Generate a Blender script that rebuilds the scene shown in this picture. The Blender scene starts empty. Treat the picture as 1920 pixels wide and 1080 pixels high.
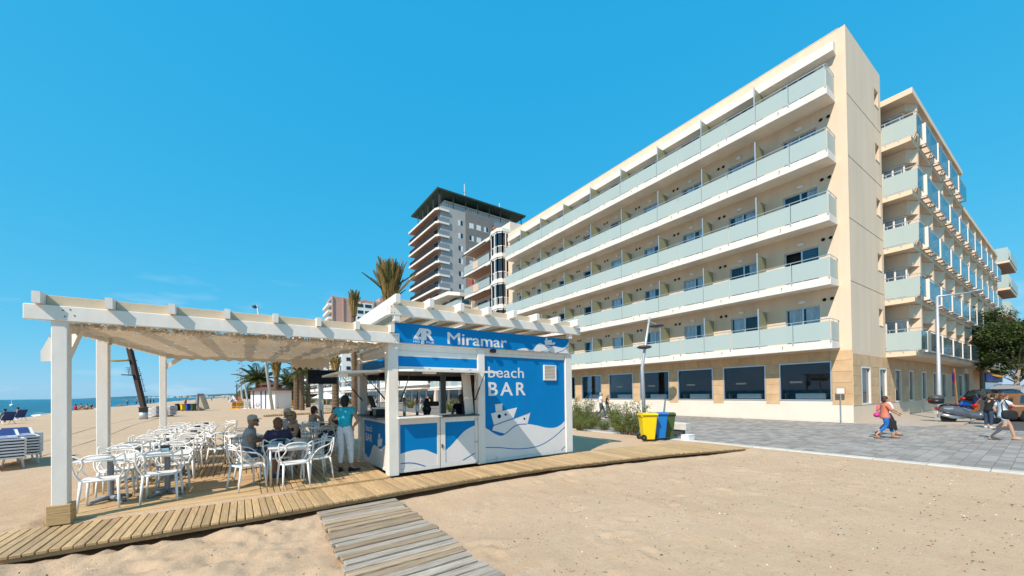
import bpy, math, random
import numpy as np
from mathutils import Vector, Matrix, noise as mnoise
R = math.radians
random.seed(7)
SC = bpy.context.scene
COL = SC.collection

# ------------------------------------------------------------------ camera
F_, PY_, W_, H_ = 710.0, 730.0, 1920.0, 1080.0
YAW, PIT, ROL, CZ = R(54.9), R(0.6), R(0.72), 1.9
fw0 = Vector((math.cos(YAW), math.sin(YAW), 0)); rt0 = Vector((math.sin(YAW), -math.cos(YAW), 0)); up0 = Vector((0, 0, 1))
FW = fw0 * math.cos(PIT) + up0 * math.sin(PIT)
up1 = -fw0 * math.sin(PIT) + up0 * math.cos(PIT)
RT = rt0 * math.cos(ROL) - up1 * math.sin(ROL)
UP = up1 * math.cos(ROL) + rt0 * math.sin(ROL)
cd = bpy.data.cameras.new('camera'); cam = bpy.data.objects.new('camera', cd); COL.objects.link(cam)
m = Matrix.Identity(4)
for i in range(3):
    m[i][0] = RT[i]; m[i][1] = UP[i]; m[i][2] = -FW[i]
m[2][3] = CZ
cam.matrix_world = m
cd.sensor_width = 36; cd.lens = 36 * F_ / W_; cd.shift_y = (PY_ - H_ / 2) / W_
cd.clip_start = 0.1; cd.clip_end = 30000
SC.camera = cam

# ------------------------------------------------------------------ world, sun, exposure
SUN = Vector((-0.91, -0.36, 1.0)).normalized()
w = bpy.data.worlds.new('World'); SC.world = w; w.use_nodes = True
nt = w.node_tree; nt.nodes.clear()
sky = nt.nodes.new('ShaderNodeTexSky'); sky.sky_type = 'NISHITA'; sky.sun_disc = False
sky.sun_elevation = math.asin(SUN.z); sky.sun_rotation = math.atan2(SUN.x, SUN.y)
sky.altitude = 0; sky.air_density = 1.0; sky.dust_density = 0.25; sky.ozone_density = 2.2
# the whole sky graded alike: the photograph's clear, saturated blue
SKY_K = 0.1141
sep = nt.nodes.new('ShaderNodeSeparateColor'); cmb = nt.nodes.new('ShaderNodeCombineColor')
nt.links.new(sky.outputs[0], sep.inputs[0])
for ci, (gain, power) in enumerate(((.50, 1.22), (.682, .30), (.915, .16))):
    m1 = nt.nodes.new('ShaderNodeMath'); m1.operation = 'MULTIPLY'; m1.inputs[1].default_value = SKY_K
    m2 = nt.nodes.new('ShaderNodeMath'); m2.operation = 'POWER'; m2.inputs[1].default_value = power
    m3 = nt.nodes.new('ShaderNodeMath'); m3.operation = 'MULTIPLY'; m3.inputs[1].default_value = gain/SKY_K
    nt.links.new(sep.outputs[ci], m1.inputs[0]); nt.links.new(m1.outputs[0], m2.inputs[0]); nt.links.new(m2.outputs[0], m3.inputs[0]); nt.links.new(m3.outputs[0], cmb.inputs[ci])
# a few thin clouds low over the sea: same air all the way round the horizon
geo = nt.nodes.new('ShaderNodeTexCoord')
mp = nt.nodes.new('ShaderNodeMapping'); mp.inputs['Scale'].default_value = (3.2, 3.2, 11)
nz = nt.nodes.new('ShaderNodeTexNoise'); nz.inputs['Scale'].default_value = 2.1; nz.inputs['Detail'].default_value = 6
rp = nt.nodes.new('ShaderNodeValToRGB'); rp.color_ramp.elements[0].position = 0.60; rp.color_ramp.elements[1].position = 0.80
sx = nt.nodes.new('ShaderNodeSeparateXYZ')
rz = nt.nodes.new('ShaderNodeMapRange'); rz.inputs[1].default_value = 0.30; rz.inputs[2].default_value = 0.08
ml = nt.nodes.new('ShaderNodeMath'); ml.operation = 'MULTIPLY'
ml2 = nt.nodes.new('ShaderNodeMath'); ml2.operation = 'MULTIPLY'; ml2.inputs[1].default_value = 0.45
mx = nt.nodes.new('ShaderNodeMix'); mx.data_type = 'RGBA'
mx.inputs[7].default_value = (7.5, 8.2, 8.8, 1)
bg = nt.nodes.new('ShaderNodeBackground'); bg.inputs['Strength'].default_value = 0.105
wo = nt.nodes.new('ShaderNodeOutputWorld')
L = nt.links.new
L(geo.outputs['Generated'], mp.inputs['Vector']); L(mp.outputs[0], nz.inputs['Vector']); L(nz.outputs['Fac'], rp.inputs[0])
L(geo.outputs['Generated'], sx.inputs[0]); L(sx.outputs['Z'], rz.inputs[0])
L(rp.outputs[0], ml.inputs[0]); L(rz.outputs[0], ml.inputs[1]); L(ml.outputs[0], ml2.inputs[0])
L(cmb.outputs[0], mx.inputs[6]); L(ml2.outputs[0], mx.inputs[0])
L(mx.outputs[2], bg.inputs['Color']); L(bg.outputs[0], wo.inputs[0])
ld = bpy.data.lights.new('sun', 'SUN'); ld.energy = 5.0; ld.angle = R(0.5); ld.color = (1.0, 0.875, 0.76)
lo = bpy.data.objects.new('sun', ld); COL.objects.link(lo)
lo.rotation_euler = SUN.to_track_quat('Z', 'Y').to_euler(); lo.location = (-30, -10, 40)
vs = SC.view_settings; vs.view_transform = 'Standard'; vs.look = 'None'; vs.exposure = 0.16; vs.gamma = 1.0; vs.use_curve_mapping = False
SC.cycles.max_bounces = 8; SC.cycles.transparent_max_bounces = 12

# ------------------------------------------------------------------ sight lines used to place things on real planes
def ray(x, y): return FW + RT * ((x - 960) / F_) - UP * ((y - PY_) / F_)
CAM = Vector((0, 0, CZ))
def onz(x, y, z=0.0): r = ray(x, y); return CAM + r * ((z - CZ) / r.z)
def onx(x, y, X): r = ray(x, y); return CAM + r * (X / r.x)
def ony(x, y, Y): r = ray(x, y); return CAM + r * (Y / r.y)
def dep(x, y, d): return CAM + ray(x, y) * d

# ------------------------------------------------------------------ mesh builder and naming helpers
ORG = {}
class MB:
    def __init__(s): s.v = []; s.f = []; s.mi = []; s.cur = 0
    def add(s, vs, fs):
        n = len(s.v); s.v.extend([tuple(v) for v in vs])
        for f in fs: s.f.append(tuple(i + n for i in f)); s.mi.append(s.cur)
    def box(s, x0, y0, z0, x1, y1, z1):
        if x0 > x1: x0, x1 = x1, x0
        if y0 > y1: y0, y1 = y1, y0
        if z0 > z1: z0, z1 = z1, z0
        s.add([(x0,y0,z0),(x1,y0,z0),(x1,y1,z0),(x0,y1,z0),(x0,y0,z1),(x1,y0,z1),(x1,y1,z1),(x0,y1,z1)],
              [(0,3,2,1),(4,5,6,7),(0,1,5,4),(1,2,6,5),(2,3,7,6),(3,0,4,7)]); return s
    def cbox(s, x0, y0, z0, x1, y1, z1, b=0.008):
        # box with bevelled edges
        vs = []
        for z, i in ((z0, b), (z0 + b, 0), (z1 - b, 0), (z1, b)):
            a0, a1, c0, c1 = x0 + i, x1 - i, y0 + i, y1 - i; e = b
            vs += [(a0+e,c0,z),(a1-e,c0,z),(a1,c0+e,z),(a1,c1-e,z),(a1-e,c1,z),(a0+e,c1,z),(a0,c1-e,z),(a0,c0+e,z)]
        fs = [tuple(range(7,-1,-1)), tuple(range(24,32))]
        for k in range(3):
            for j in range(8): fs.append((k*8+j, k*8+(j+1)%8, (k+1)*8+(j+1)%8, (k+1)*8+j))
        s.add(vs, fs); return s
    def beam(s, p, q, w, h, up=(0,0,1)):
        p = Vector(p); q = Vector(q); d = (q-p).normalized(); u = Vector(up)
        sd = d.cross(u).normalized() * (w/2); u2 = sd.cross(d).normalized() * (h/2)
        vs = [p-sd-u2,p+sd-u2,p+sd+u2,p-sd+u2,q-sd-u2,q+sd-u2,q+sd+u2,q-sd+u2]
        s.add(vs, [(0,1,2,3),(7,6,5,4),(0,4,5,1),(1,5,6,2),(2,6,7,3),(3,7,4,0)]); return s
    def tube(s, pts, r, n=6, closed=False, caps=True):
        pts = [Vector(p) for p in pts]; N = len(pts)
        rs = r if isinstance(r, (list, tuple)) else [r]*N
        base = len(s.v); prev = None
        for i, p in enumerate(pts):
            if closed: t = pts[(i+1)%N] - pts[i-1]
            else: t = pts[min(i+1,N-1)] - pts[max(i-1,0)]
            t = t.normalized() if t.length > 1e-9 else Vector((0,0,1))
            if prev is None:
                a = Vector((0,0,1)) if abs(t.z) < .9 else Vector((1,0,0))
                prev = (a - t*a.dot(t)).normalized()
            else:
                q = prev - t*prev.dot(t); prev = q.normalized() if q.length > 1e-6 else prev
            b = t.cross(prev)
            for k in range(n):
                an = 2*math.pi*k/n
                s.v.append(tuple(p + (prev*math.cos(an) + b*math.sin(an))*rs[i]))
        rng = N if closed else N-1
        for i in range(rng):
            for k in range(n):
                a = base+i*n+k; b2 = base+i*n+(k+1)%n; j = (i+1)%N
                s.f.append((a, b2, base+j*n+(k+1)%n, base+j*n+k)); s.mi.append(s.cur)
        if caps and not closed:
            s.f.append(tuple(base+k for k in range(n-1,-1,-1))); s.mi.append(s.cur)
            s.f.append(tuple(base+(N-1)*n+k for k in range(n))); s.mi.append(s.cur)
        return s
    def lathe(s, prof, n=16, c=(0,0,0), axis='z'):
        base = len(s.v); N = len(prof)
        for r, z in prof:
            for k in range(n):
                a = 2*math.pi*k/n; p = (r*math.cos(a), r*math.sin(a), z)
                if axis == 'x': p = (z, r*math.cos(a), r*math.sin(a))
                if axis == 'y': p = (r*math.sin(a), z, r*math.cos(a))
                s.v.append((p[0]+c[0], p[1]+c[1], p[2]+c[2]))
        for i in range(N-1):
            for k in range(n):
                s.f.append((base+i*n+k, base+i*n+(k+1)%n, base+(i+1)*n+(k+1)%n, base+(i+1)*n+k)); s.mi.append(s.cur)
        if prof[0][0] > 1e-5: s.f.append(tuple(base+k for k in range(n-1,-1,-1))); s.mi.append(s.cur)
        if prof[-1][0] > 1e-5: s.f.append(tuple(base+(N-1)*n+k for k in range(n))); s.mi.append(s.cur)
        return s
    def prism(s, poly, ax, a, b):
        def P(u, v, t): return {'x': (t,u,v), 'y': (u,t,v), 'z': (u,v,t)}[ax]
        n = len(poly); vs = [P(u,v,a) for u,v in poly] + [P(u,v,b) for u,v in poly]
        fs = [tuple(range(n-1,-1,-1)), tuple(range(n,2*n))] + [(i,(i+1)%n,n+(i+1)%n,n+i) for i in range(n)]
        s.add(vs, fs); return s
    def ell(s, c, r, n=10, m=7, jit=0):
        prof = [(math.sin(math.pi*i/m), -math.cos(math.pi*i/m)) for i in range(m+1)]
        base = len(s.v)
        s.lathe([(max(a,1e-6),b) for a,b in prof], n)
        for i in range(base, len(s.v)):
            x,y,z = s.v[i]; k = 1+random.uniform(-jit,jit)
            s.v[i] = (c[0]+x*r[0]*k, c[1]+y*r[1]*k, c[2]+z*r[2]*k)
        return s
    def mesh(s, name, mat, o=(0,0,0), smooth=False):
        me = bpy.data.meshes.new(name)
        vs = [(x-o[0], y-o[1], z-o[2]) for x,y,z in s.v]
        me.from_pydata(vs, [], s.f)
        for mm in (mat if isinstance(mat, (list,tuple)) else [mat]): me.materials.append(mm)
        if isinstance(mat, (list,tuple)): me.polygons.foreach_set('material_index', s.mi)
        if smooth: me.polygons.foreach_set('use_smooth', [True]*len(me.polygons))
        me.update(); return me
    def build(s, name, mat, parent=None, smooth=False, local=False, loc=None):
        o = (0,0,0) if parent is None or local else ORG.get(parent.as_pointer(), (0,0,0))
        if loc is not None: o = loc
        me = s.mesh(name, mat, o, smooth)
        ob = bpy.data.objects.new(name, me); COL.objects.link(ob)
        if loc is not None: ob.location = loc
        if parent is not None:
            ob.parent = parent; ORG[ob.as_pointer()] = o
        return ob
KEEP = []
def thing(name, label, cat, loc=(0,0,0), rz=0, group=None):
    o = bpy.data.objects.new(name, None); COL.objects.link(o); o.empty_display_size = .2
    o.location = loc; o.rotation_euler = (0,0,rz); o['label'] = label; o['category'] = cat
    if group: o['group'] = group
    ORG[o.as_pointer()] = tuple(loc); KEEP.append(o); return o
def tag(o, label, cat, group=None, kind=None):
    o['label'] = label; o['category'] = cat
    if group: o['group'] = group
    if kind: o['kind'] = kind
    return o
def struct(o, label=None):
    o['kind'] = 'structure'
    if label: o['label'] = label
    return o
def inst(name, me, parent, loc=(0,0,0), rot=(0,0,0), sc=(1,1,1), world=False):
    ob = bpy.data.objects.new(name, me); COL.objects.link(ob)
    if parent is not None:
        ob.parent = parent
        if world: o = ORG[parent.as_pointer()]; loc = (loc[0]-o[0], loc[1]-o[1], loc[2]-o[2])
    ob.location = loc; ob.rotation_euler = rot; ob.scale = sc; return ob
KIDS = {}
def dup(root, loc, rz=None, label=None, group=None, scale=None):
    def cp(o, par):
        c = o.copy(); COL.objects.link(c); c.parent = par
        for ch in o.children: cp(ch, c)
        return c
    r = cp(root, None); r.location = loc
    if rz is not None: r.rotation_euler = (0,0,rz)
    if label: r['label'] = label
    if group: r['group'] = group
    if scale: r.scale = (scale,)*3
    return r

# ------------------------------------------------------------------ materials
def mat(name, col, rough=.6, nz=None, bump=None, rnd=0.0, metal=0.0, spec=.4, alpha=1.0, trans=0.0, stretch=(1,1,1), col2=None, isl=0.0):
    m = bpy.data.materials.new(name); m.use_nodes = True; t = m.node_tree; b = t.nodes['Principled BSDF']
    b.inputs['Roughness'].default_value = rough; b.inputs['Metallic'].default_value = metal
    b.inputs['Specular IOR Level'].default_value = spec; b.inputs['Alpha'].default_value = alpha
    b.inputs['Transmission Weight'].default_value = trans
    b.inputs['Base Color'].default_value = (*col, 1)
    if nz or bump or rnd or isl:
        tc = t.nodes.new('ShaderNodeTexCoord'); mp = t.nodes.new('ShaderNodeMapping'); mp.inputs['Scale'].default_value = stretch
        oi = t.nodes.new('ShaderNodeObjectInfo'); ad = t.nodes.new('ShaderNodeVectorMath'); ad.operation = 'ADD'
        ms = t.nodes.new('ShaderNodeMath'); ms.operation = 'MULTIPLY'; ms.inputs[1].default_value = 37.0
        t.links.new(oi.outputs['Random'], ms.inputs[0]); t.links.new(tc.outputs['Object'], mp.inputs[0])
        t.links.new(mp.outputs[0], ad.inputs[0])
        if rnd: t.links.new(ms.outputs[0], ad.inputs[1])
        out = None
        if nz:
            n1 = t.nodes.new('ShaderNodeTexNoise'); n1.inputs['Scale'].default_value = nz[0]; n1.inputs['Detail'].default_value = 6
            n1.inputs['Roughness'].default_value = .65
            t.links.new(ad.outputs[0], n1.inputs['Vector'])
            r1 = t.nodes.new('ShaderNodeMapRange'); r1.inputs[1].default_value = .3; r1.inputs[2].default_value = .7
            t.links.new(n1.outputs['Fac'], r1.inputs[0])
            mxx = t.nodes.new('ShaderNodeMix'); mxx.data_type = 'RGBA'
            a = nz[1]; c2 = col2 if col2 else tuple(min(1, c*(1+a)) for c in col)
            mxx.inputs[6].default_value = (*(c*(1-a) for c in col), 1); mxx.inputs[7].default_value = (*c2, 1)
            t.links.new(r1.outputs[0], mxx.inputs[0]); out = mxx.outputs[2]
        if rnd or isl:
            hv = t.nodes.new('ShaderNodeHueSaturation')
            if out: t.links.new(out, hv.inputs['Color'])
            else: hv.inputs['Color'].default_value = (*col, 1)
            r2 = t.nodes.new('ShaderNodeMapRange'); a = rnd or isl
            r2.inputs[3].default_value = 1-a; r2.inputs[4].default_value = 1+a
            if isl:
                g = t.nodes.new('ShaderNodeNewGeometry'); t.links.new(g.outputs['Random Per Island'], r2.inputs[0])
            else: t.links.new(oi.outputs['Random'], r2.inputs[0])
            t.links.new(r2.outputs[0], hv.inputs['Value']); out = hv.outputs[0]
        if out: t.links.new(out, b.inputs['Base Color'])
        if bump:
            n2 = t.nodes.new('ShaderNodeTexNoise'); n2.inputs['Scale'].default_value = bump[0]; n2.inputs['Detail'].default_value = 5
            t.links.new(ad.outputs[0], n2.inputs['Vector'])
            bp = t.nodes.new('ShaderNodeBump'); bp.inputs['Strength'].default_value = bump[1]; bp.inputs['Distance'].default_value = bump[2] if len(bump) > 2 else .01
            t.links.new(n2.outputs['Fac'], bp.inputs['Height']); t.links.new(bp.outputs[0], b.inputs['Normal'])
    return m
M = {}
M['white'] = mat('white_paint', (.76,.72,.66), .55, (5,.07), (40,.25,.003), stretch=(1,1,.35))
M['whiteplastic'] = mat('white_plastic', (.80,.79,.765), .32, (5,.03), spec=.5)
M['white_lam'] = mat('white_table_laminate', (.79,.78,.76), .35, (4,.03))
M['blue'] = mat('kiosk_blue', (.001,.195,.49), .6, (2,.05), spec=.12)
M['blueline'] = mat('blue_line_print', (.02,.13,.38), .45)
M['greywhite'] = mat('pale_wave_print', (.72,.70,.68), .45, (3,.03))
M['wood'] = mat('pine_decking', (.47,.318,.163), .7, (6,.28), (18,.5,.004), rnd=.2, stretch=(9,.7,5))
M['woodx'] = mat('pine_decking_long', (.46,.30,.14), .7, (5,.28), (18,.5,.004), rnd=.2, stretch=(1,9,9))
M['oldwood'] = mat('weathered_plank', (.41,.33,.245), .85, (4,.38), (9,1.0,.010), rnd=.22, stretch=(13,.8,6), col2=(.54,.47,.39))
M['oldwood2'] = mat('brown_weathered_plank', (.40,.27,.155), .85, (4,.36), (9,1.0,.010), rnd=.25, stretch=(13,.8,6), col2=(.50,.38,.26))
M['beige'] = mat('shade_beige_board', (.60,.48,.335), .7, (3,.08))  # beige tone of white timber in shade, painted into the board colour
M['box_wood'] = mat('tan_wood', (.40,.26,.13), .7, (6,.2), (20,.4,.004), stretch=(1,1,8))
M['cream'] = mat('cream_render', (.735,.585,.43), .85, (1.1,.085), (80,.2,.004), stretch=(1,1,.10))
M['cream2'] = mat('cream_render_plain', (.73,.575,.42), .85, (.5,.05), (60,.15,.003))
M['slabwhite'] = mat('white_balcony_paint', (.78,.72,.64), .75, (1.3,.06), (60,.1,.002), stretch=(1,1,.3))
M['stone'] = mat('brown_stone', (.58,.39,.22), .75, (1.6,.14), (30,.25,.004), rnd=.07)
M['base'] = mat('pale_plinth', (.74,.66,.555), .8, (.7,.05), (40,.2,.003))
M['alu'] = mat('aluminium', (.62,.63,.65), .4, metal=.75)
M['steel'] = mat('brushed_steel', (.58,.58,.58), .3, metal=.9)
M['galv'] = mat('galvanised_steel', (.50,.53,.56), .5, (6,.1), metal=.45)
M['grey'] = mat('grey_metal', (.24,.27,.30), .5, (4,.05))
M['darkgrey'] = mat('dark_grey', (.06,.065,.07), .5)
M['black'] = mat('black_plastic', (.012,.012,.014), .4)
M['blackmat'] = mat('black_matte', (.018,.018,.02), .8)
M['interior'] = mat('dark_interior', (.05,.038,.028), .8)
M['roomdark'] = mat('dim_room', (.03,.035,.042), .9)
M['sandc'] = None
def glass_mat(name, col, rough, tr, spec=.5):
    m = bpy.data.materials.new(name); m.use_nodes = True; t = m.node_tree
    b = t.nodes['Principled BSDF']; b.inputs['Base Color'].default_value = (*col,1); b.inputs['Roughness'].default_value = rough
    b.inputs['Specular IOR Level'].default_value = spec
    tp = t.nodes.new('ShaderNodeBsdfTransparent'); tp.inputs[0].default_value = (.85,.95,.95,1)
    mxs = t.nodes.new('ShaderNodeMixShader'); mxs.inputs[0].default_value = tr
    o = t.nodes['Material Output']
    t.links.new(b.outputs[0], mxs.inputs[1]); t.links.new(tp.outputs[0], mxs.inputs[2]); t.links.new(mxs.outputs[0], o.inputs[0])
    return m
M['frost'] = glass_mat('frosted_glass', (.44,.53,.51), .35, .12, .3)
M['frostdim'] = glass_mat('frosted_divider_glass', (.30,.31,.19), .35, .12)
M['tint'] = glass_mat('tinted_glass', (.06,.13,.17), .08, .25, .8)
def pane_mat(name, col, tr, tcol=(.8,.9,.95)):
    m = bpy.data.materials.new(name); m.use_nodes = True; t = m.node_tree; t.nodes.remove(t.nodes['Principled BSDF'])
    gl = t.nodes.new('ShaderNodeBsdfGlossy'); gl.inputs['Roughness'].default_value = .02; gl.inputs[0].default_value = (*col,1)
    tp = t.nodes.new('ShaderNodeBsdfTransparent'); tp.inputs[0].default_value = (*tcol,1)
    lw = t.nodes.new('ShaderNodeFresnel'); lw.inputs[0].default_value = 1.45
    ad = t.nodes.new('ShaderNodeMath'); ad.operation = 'ADD'; ad.inputs[1].default_value = tr; ad.use_clamp = True
    mxs = t.nodes.new('ShaderNodeMixShader'); o = t.nodes['Material Output']
    t.links.new(lw.outputs[0], ad.inputs[0]); t.links.new(ad.outputs[0], mxs.inputs[0])
    t.links.new(tp.outputs[0], mxs.inputs[1]); t.links.new(gl.outputs[0], mxs.inputs[2]); t.links.new(mxs.outputs[0], o.inputs[0])
    return m
M['pane'] = pane_mat('window_glass', (.7,.8,.9), .0, (.95,.97,.98))
M['panedark'] = mat('dark_window_glass', (.02,.028,.035), .06, spec=.8)
M['clearglass'] = glass_mat('pale_balustrade_glass', (.52,.58,.56), .2, .45)
M['curtain'] = mat('white_curtain', (.86,.85,.84), .9, (14,.22), stretch=(1,1,.15))
M['cloth'] = mat('white_tablecloth', (.78,.77,.75), .8)
M['chairwood'] = mat('tan_chair', (.42,.27,.13), .6)
M['asphalt'] = mat('asphalt', (.075,.073,.07), .9, (8,.25), (120,.4,.004))
M['roadpale'] = mat('dusty_road', (.33,.29,.245), .9, (2,.12), (90,.3,.004))
M['sidewalk'] = mat('sidewalk_concrete', (.40,.345,.285), .9, (2,.1), (60,.2,.003))
M['kerb'] = mat('kerb_stone', (.56,.52,.46), .85, (5,.12), (50,.4,.005), rnd=.06)
M['paver'] = mat('grey_paver', (.285,.26,.235), .85, (6,.12), (60,.4,.004), rnd=.22)
M['paverstuff'] = mat('grey_paver_far', (.285,.26,.235), .85, (6,.12), isl=.24)
M['paverbase'] = mat('paver_joint', (.20,.18,.155), .95, (9,.2))
# ================================================================== SETTING
def sandmat():
    m = bpy.data.materials.new('sand'); m.use_nodes = True; t = m.node_tree; b = t.nodes['Principled BSDF']
    b.inputs['Roughness'].default_value = .95; b.inputs['Specular IOR Level'].default_value = .15
    tc = t.nodes.new('ShaderNodeTexCoord')
    def N(sc, det=5, rough=.6, scl=(1,1,1)):
        mp = t.nodes.new('ShaderNodeMapping'); mp.inputs['Scale'].default_value = scl
        n = t.nodes.new('ShaderNodeTexNoise'); n.inputs['Scale'].default_value = sc; n.inputs['Detail'].default_value = det; n.inputs['Roughness'].default_value = rough
        t.links.new(tc.outputs['Object'], mp.inputs[0]); t.links.new(mp.outputs[0], n.inputs['Vector']); return n.outputs['Fac']
    def mix(a, b2, f, c0=.35, c1=.65):
        r = t.nodes.new('ShaderNodeMapRange'); r.inputs[1].default_value = c0; r.inputs[2].default_value = c1; t.links.new(f, r.inputs[0])
        x = t.nodes.new('ShaderNodeMix'); x.data_type = 'RGBA'; t.links.new(r.outputs[0], x.inputs[0])
        for i, c in ((6, a), (7, b2)):
            if isinstance(c, tuple): x.inputs[i].default_value = (*c, 1)
            else: t.links.new(c, x.inputs[i])
        return x.outputs[2]
    c = mix((.51,.35,.22), (.57,.405,.265), N(.45))
    c = mix(c, (.56,.425,.295), N(2.3, scl=(1,2.5,1)), .5, .8)
    c = mix(c, (.44,.305,.185), N(11, 6, .75), .52, .80)
    c = mix(c, (.63,.50,.365), N(70, 4, .8), .52, .75)
    c = mix(c, (.42,.29,.18), N(90, 4, .8), .54, .72)
    c = mix(c, (.12,.08,.05), N(38, 2), .68, .73)
    c = mix(c, (.70,.62,.52), N(46, 2), .71, .76)
    t.links.new(c, b.inputs['Base Color'])
    ad = t.nodes.new('ShaderNodeMath'); ad.operation = 'MULTIPLY_ADD'; ad.inputs[1].default_value = .35
    t.links.new(N(95, 4, .7), ad.inputs[0]); t.links.new(N(14, 8, .72), ad.inputs[2])
    bp = t.nodes.new('ShaderNodeBump'); bp.inputs['Strength'].default_value = .65; bp.inputs['Distance'].default_value = .03
    t.links.new(ad.outputs[0], bp.inputs['Height']); t.links.new(bp.outputs[0], b.inputs['Normal'])
    return m
M['sand'] = sandmat()
KX = 13.72     # edge of the sand against the promenade kerb
def shore(y):
    return float(np.interp(y, [-40, 10, 61, 89, 104, 130, 194, 312, 786, 2000], [-11, -15.5, -20.5, -24.5, -26.2, -26.9, -29.6, -35.5, -43.5, -60]))
def edge_front(x):   # seaward (front) edge of the boardwalk
    return float(np.interp(x, [-9, 0, 4, 6, 8, 10.6, 13.1], [6.72, 6.74, 6.92, 6.82, 6.5, 6.02, 5.5]))
def edge_back(x):
    return float(np.interp(x, [-9, 7.9, 10.7, 13.1], [7.99, 7.99, 7.85, 7.1]))
rng = np.random.default_rng(3)
def grid_axis(segs):
    out = []
    for a, b, st in segs: out += list(np.arange(a, b, st))
    return np.array(out + [segs[-1][1]])
gx = grid_axis([(-400,-60,60),(-60,-30,3),(-30,-9,.7),(-9,-4.2,.16),(-4.2,10.6,.05),(10.6,KX,.08)])
gy = grid_axis([(-40,-2,2),(-2,1.5,.4),(1.5,9.2,.05),(9.2,13,.12),(13,30,.4),(30,140,3),(140,400,20),(400,2600,200)])
X, Y = np.meshgrid(gx, gy)
def vnoise(x, y, sc, seed):
    # value noise on a lattice, smooth-stepped
    r = np.random.default_rng(seed); T = r.random((256, 256))
    u, v = x/sc, y/sc; i = np.floor(u).astype(int); j = np.floor(v).astype(int); fu = u-i; fv = v-j
    fu = fu*fu*(3-2*fu); fv = fv*fv*(3-2*fv)
    g = lambda a, b: T[a % 256, b % 256]
    return (g(i,j)*(1-fu)+g(i+1,j)*fu)*(1-fv)+(g(i,j+1)*(1-fu)+g(i+1,j+1)*fu)*fv - .5
Z = vnoise(X,Y,2.2,1)*.05 + vnoise(X,Y,.7,2)*.026 + vnoise(X,Y,.28,4)*.016 + vnoise(X,Y,.13,5)*.010
far = np.clip((np.hypot(X, Y-4)-12)/14, 0, 1); Z = Z*(1-far*.75)
rough = np.clip((1.6-X)/1.5, 0, 1)*np.clip((9-Y)/2, 0, 1)     # trodden sand left of the plank walkway
Z += rough*(vnoise(X,Y,.35,8)*.075 + vnoise(X,Y,.17,9)*.055 + vnoise(X,Y,.09,14)*.03)
# footprints
for k in range(520):
    px, py = (rng.uniform(-8, 13) if k % 3 else rng.uniform(-5, 1)), (rng.uniform(2.2, 15) if k % 3 else rng.uniform(3, 7))
    if rng.random() < .35 and px > 2: continue
    an = rng.uniform(0, math.pi); ca, sa = math.cos(an), math.sin(an)
    ix = np.where(np.abs(gx-px) < .35)[0]; iy = np.where(np.abs(gy-py) < .35)[0]
    if len(ix) < 2 or len(iy) < 2: continue
    sl = np.ix_(iy, ix); dx = X[sl]-px; dy = Y[sl]-py
    u = (dx*ca+dy*sa)/.15; v = (-dx*sa+dy*ca)/.075; r2 = u*u+v*v
    Z[sl] += -.020*np.exp(-r2) + .010*np.exp(-((np.sqrt(r2)-1.7)**2)/.25)
ef = np.interp(X, [-9, 0, 4, 6, 8, 10.6, 13.1], [6.72, 6.74, 6.92, 6.82, 6.5, 6.02, 5.5])
d = ef - Y
Z += .05*np.exp(-((d-.28)/.18)**2)*(X < 13)*(X > -9)                # ridge of blown sand in front of the boardwalk
Z -= .02*np.exp(-((d-.02)/.09)**2)
under = ((Y > ef-.02) & (Y < 17.4) & (X > -2.35) & (X < 2.5)) | ((Y > ef) & (Y < 11) & (X > 2.4) & (X < 7.9)) | ((Y > ef) & (Y < np.interp(X, [-9,7.9,10.7,13.1],[7.99,7.99,7.85,7.1])) & (X < 13.1))
Z = np.where(under, np.minimum(Z, .0)-.05, Z)
Z += .07*np.exp(-((Y-8.6)/.8)**2)*np.clip((-2.45-X)*6, 0, 1)*np.clip((X+7)/3, 0, 1)
Z += .10*np.clip((X-8.2)/1.5, 0, 1)*np.clip((Y-8.3)/.8, 0, 1)*np.clip((KX-X)/.8, 0, 1)
Z = Z*np.clip((KX+.02-X)/.4, .15, 1)
# sand over the joint between boardwalk and platform is added below; beach falls to the water
shx = np.interp(Y, [-40, 10, 61, 89, 104, 130, 194, 312, 786, 2000], [-11, -15.5, -20.5, -24.5, -26.2, -26.9, -29.6, -35.5, -43.5, -60])
fall = np.clip((shx+5.5-X)/5.5, 0, None)
Z -= .3*np.clip(fall, 0, 1)**1.3 + np.clip(fall-1, 0, 6)*.35
nx, ny = len(gx), len(gy)
me = bpy.data.meshes.new('sand')
idx = np.arange(nx*ny).reshape(ny, nx)
quads = np.stack([idx[:-1,:-1], idx[:-1,1:], idx[1:,1:], idx[1:,:-1]], -1).reshape(-1, 4)
me.vertices.add(nx*ny); me.vertices.foreach_set('co', np.stack([X,Y,Z],-1).reshape(-1))
me.loops.add(quads.size); me.loops.foreach_set('vertex_index', quads.reshape(-1).astype(np.int32))
me.polygons.add(len(quads)); me.polygons.foreach_set('loop_start', np.arange(0, quads.size, 4, dtype=np.int32))
me.polygons.foreach_set('use_smooth', np.ones(len(quads), bool))
me.update(calc_edges=True); me.materials.append(M['sand'])
sand = bpy.data.objects.new('sand', me); COL.objects.link(sand); struct(sand)
def sand_z(x, y):
    i = int(np.clip(np.searchsorted(gx, x)-1, 0, nx-2)); j = int(np.clip(np.searchsorted(gy, y)-1, 0, ny-2))
    return float(Z[j:j+2, i:i+2].mean())

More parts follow.
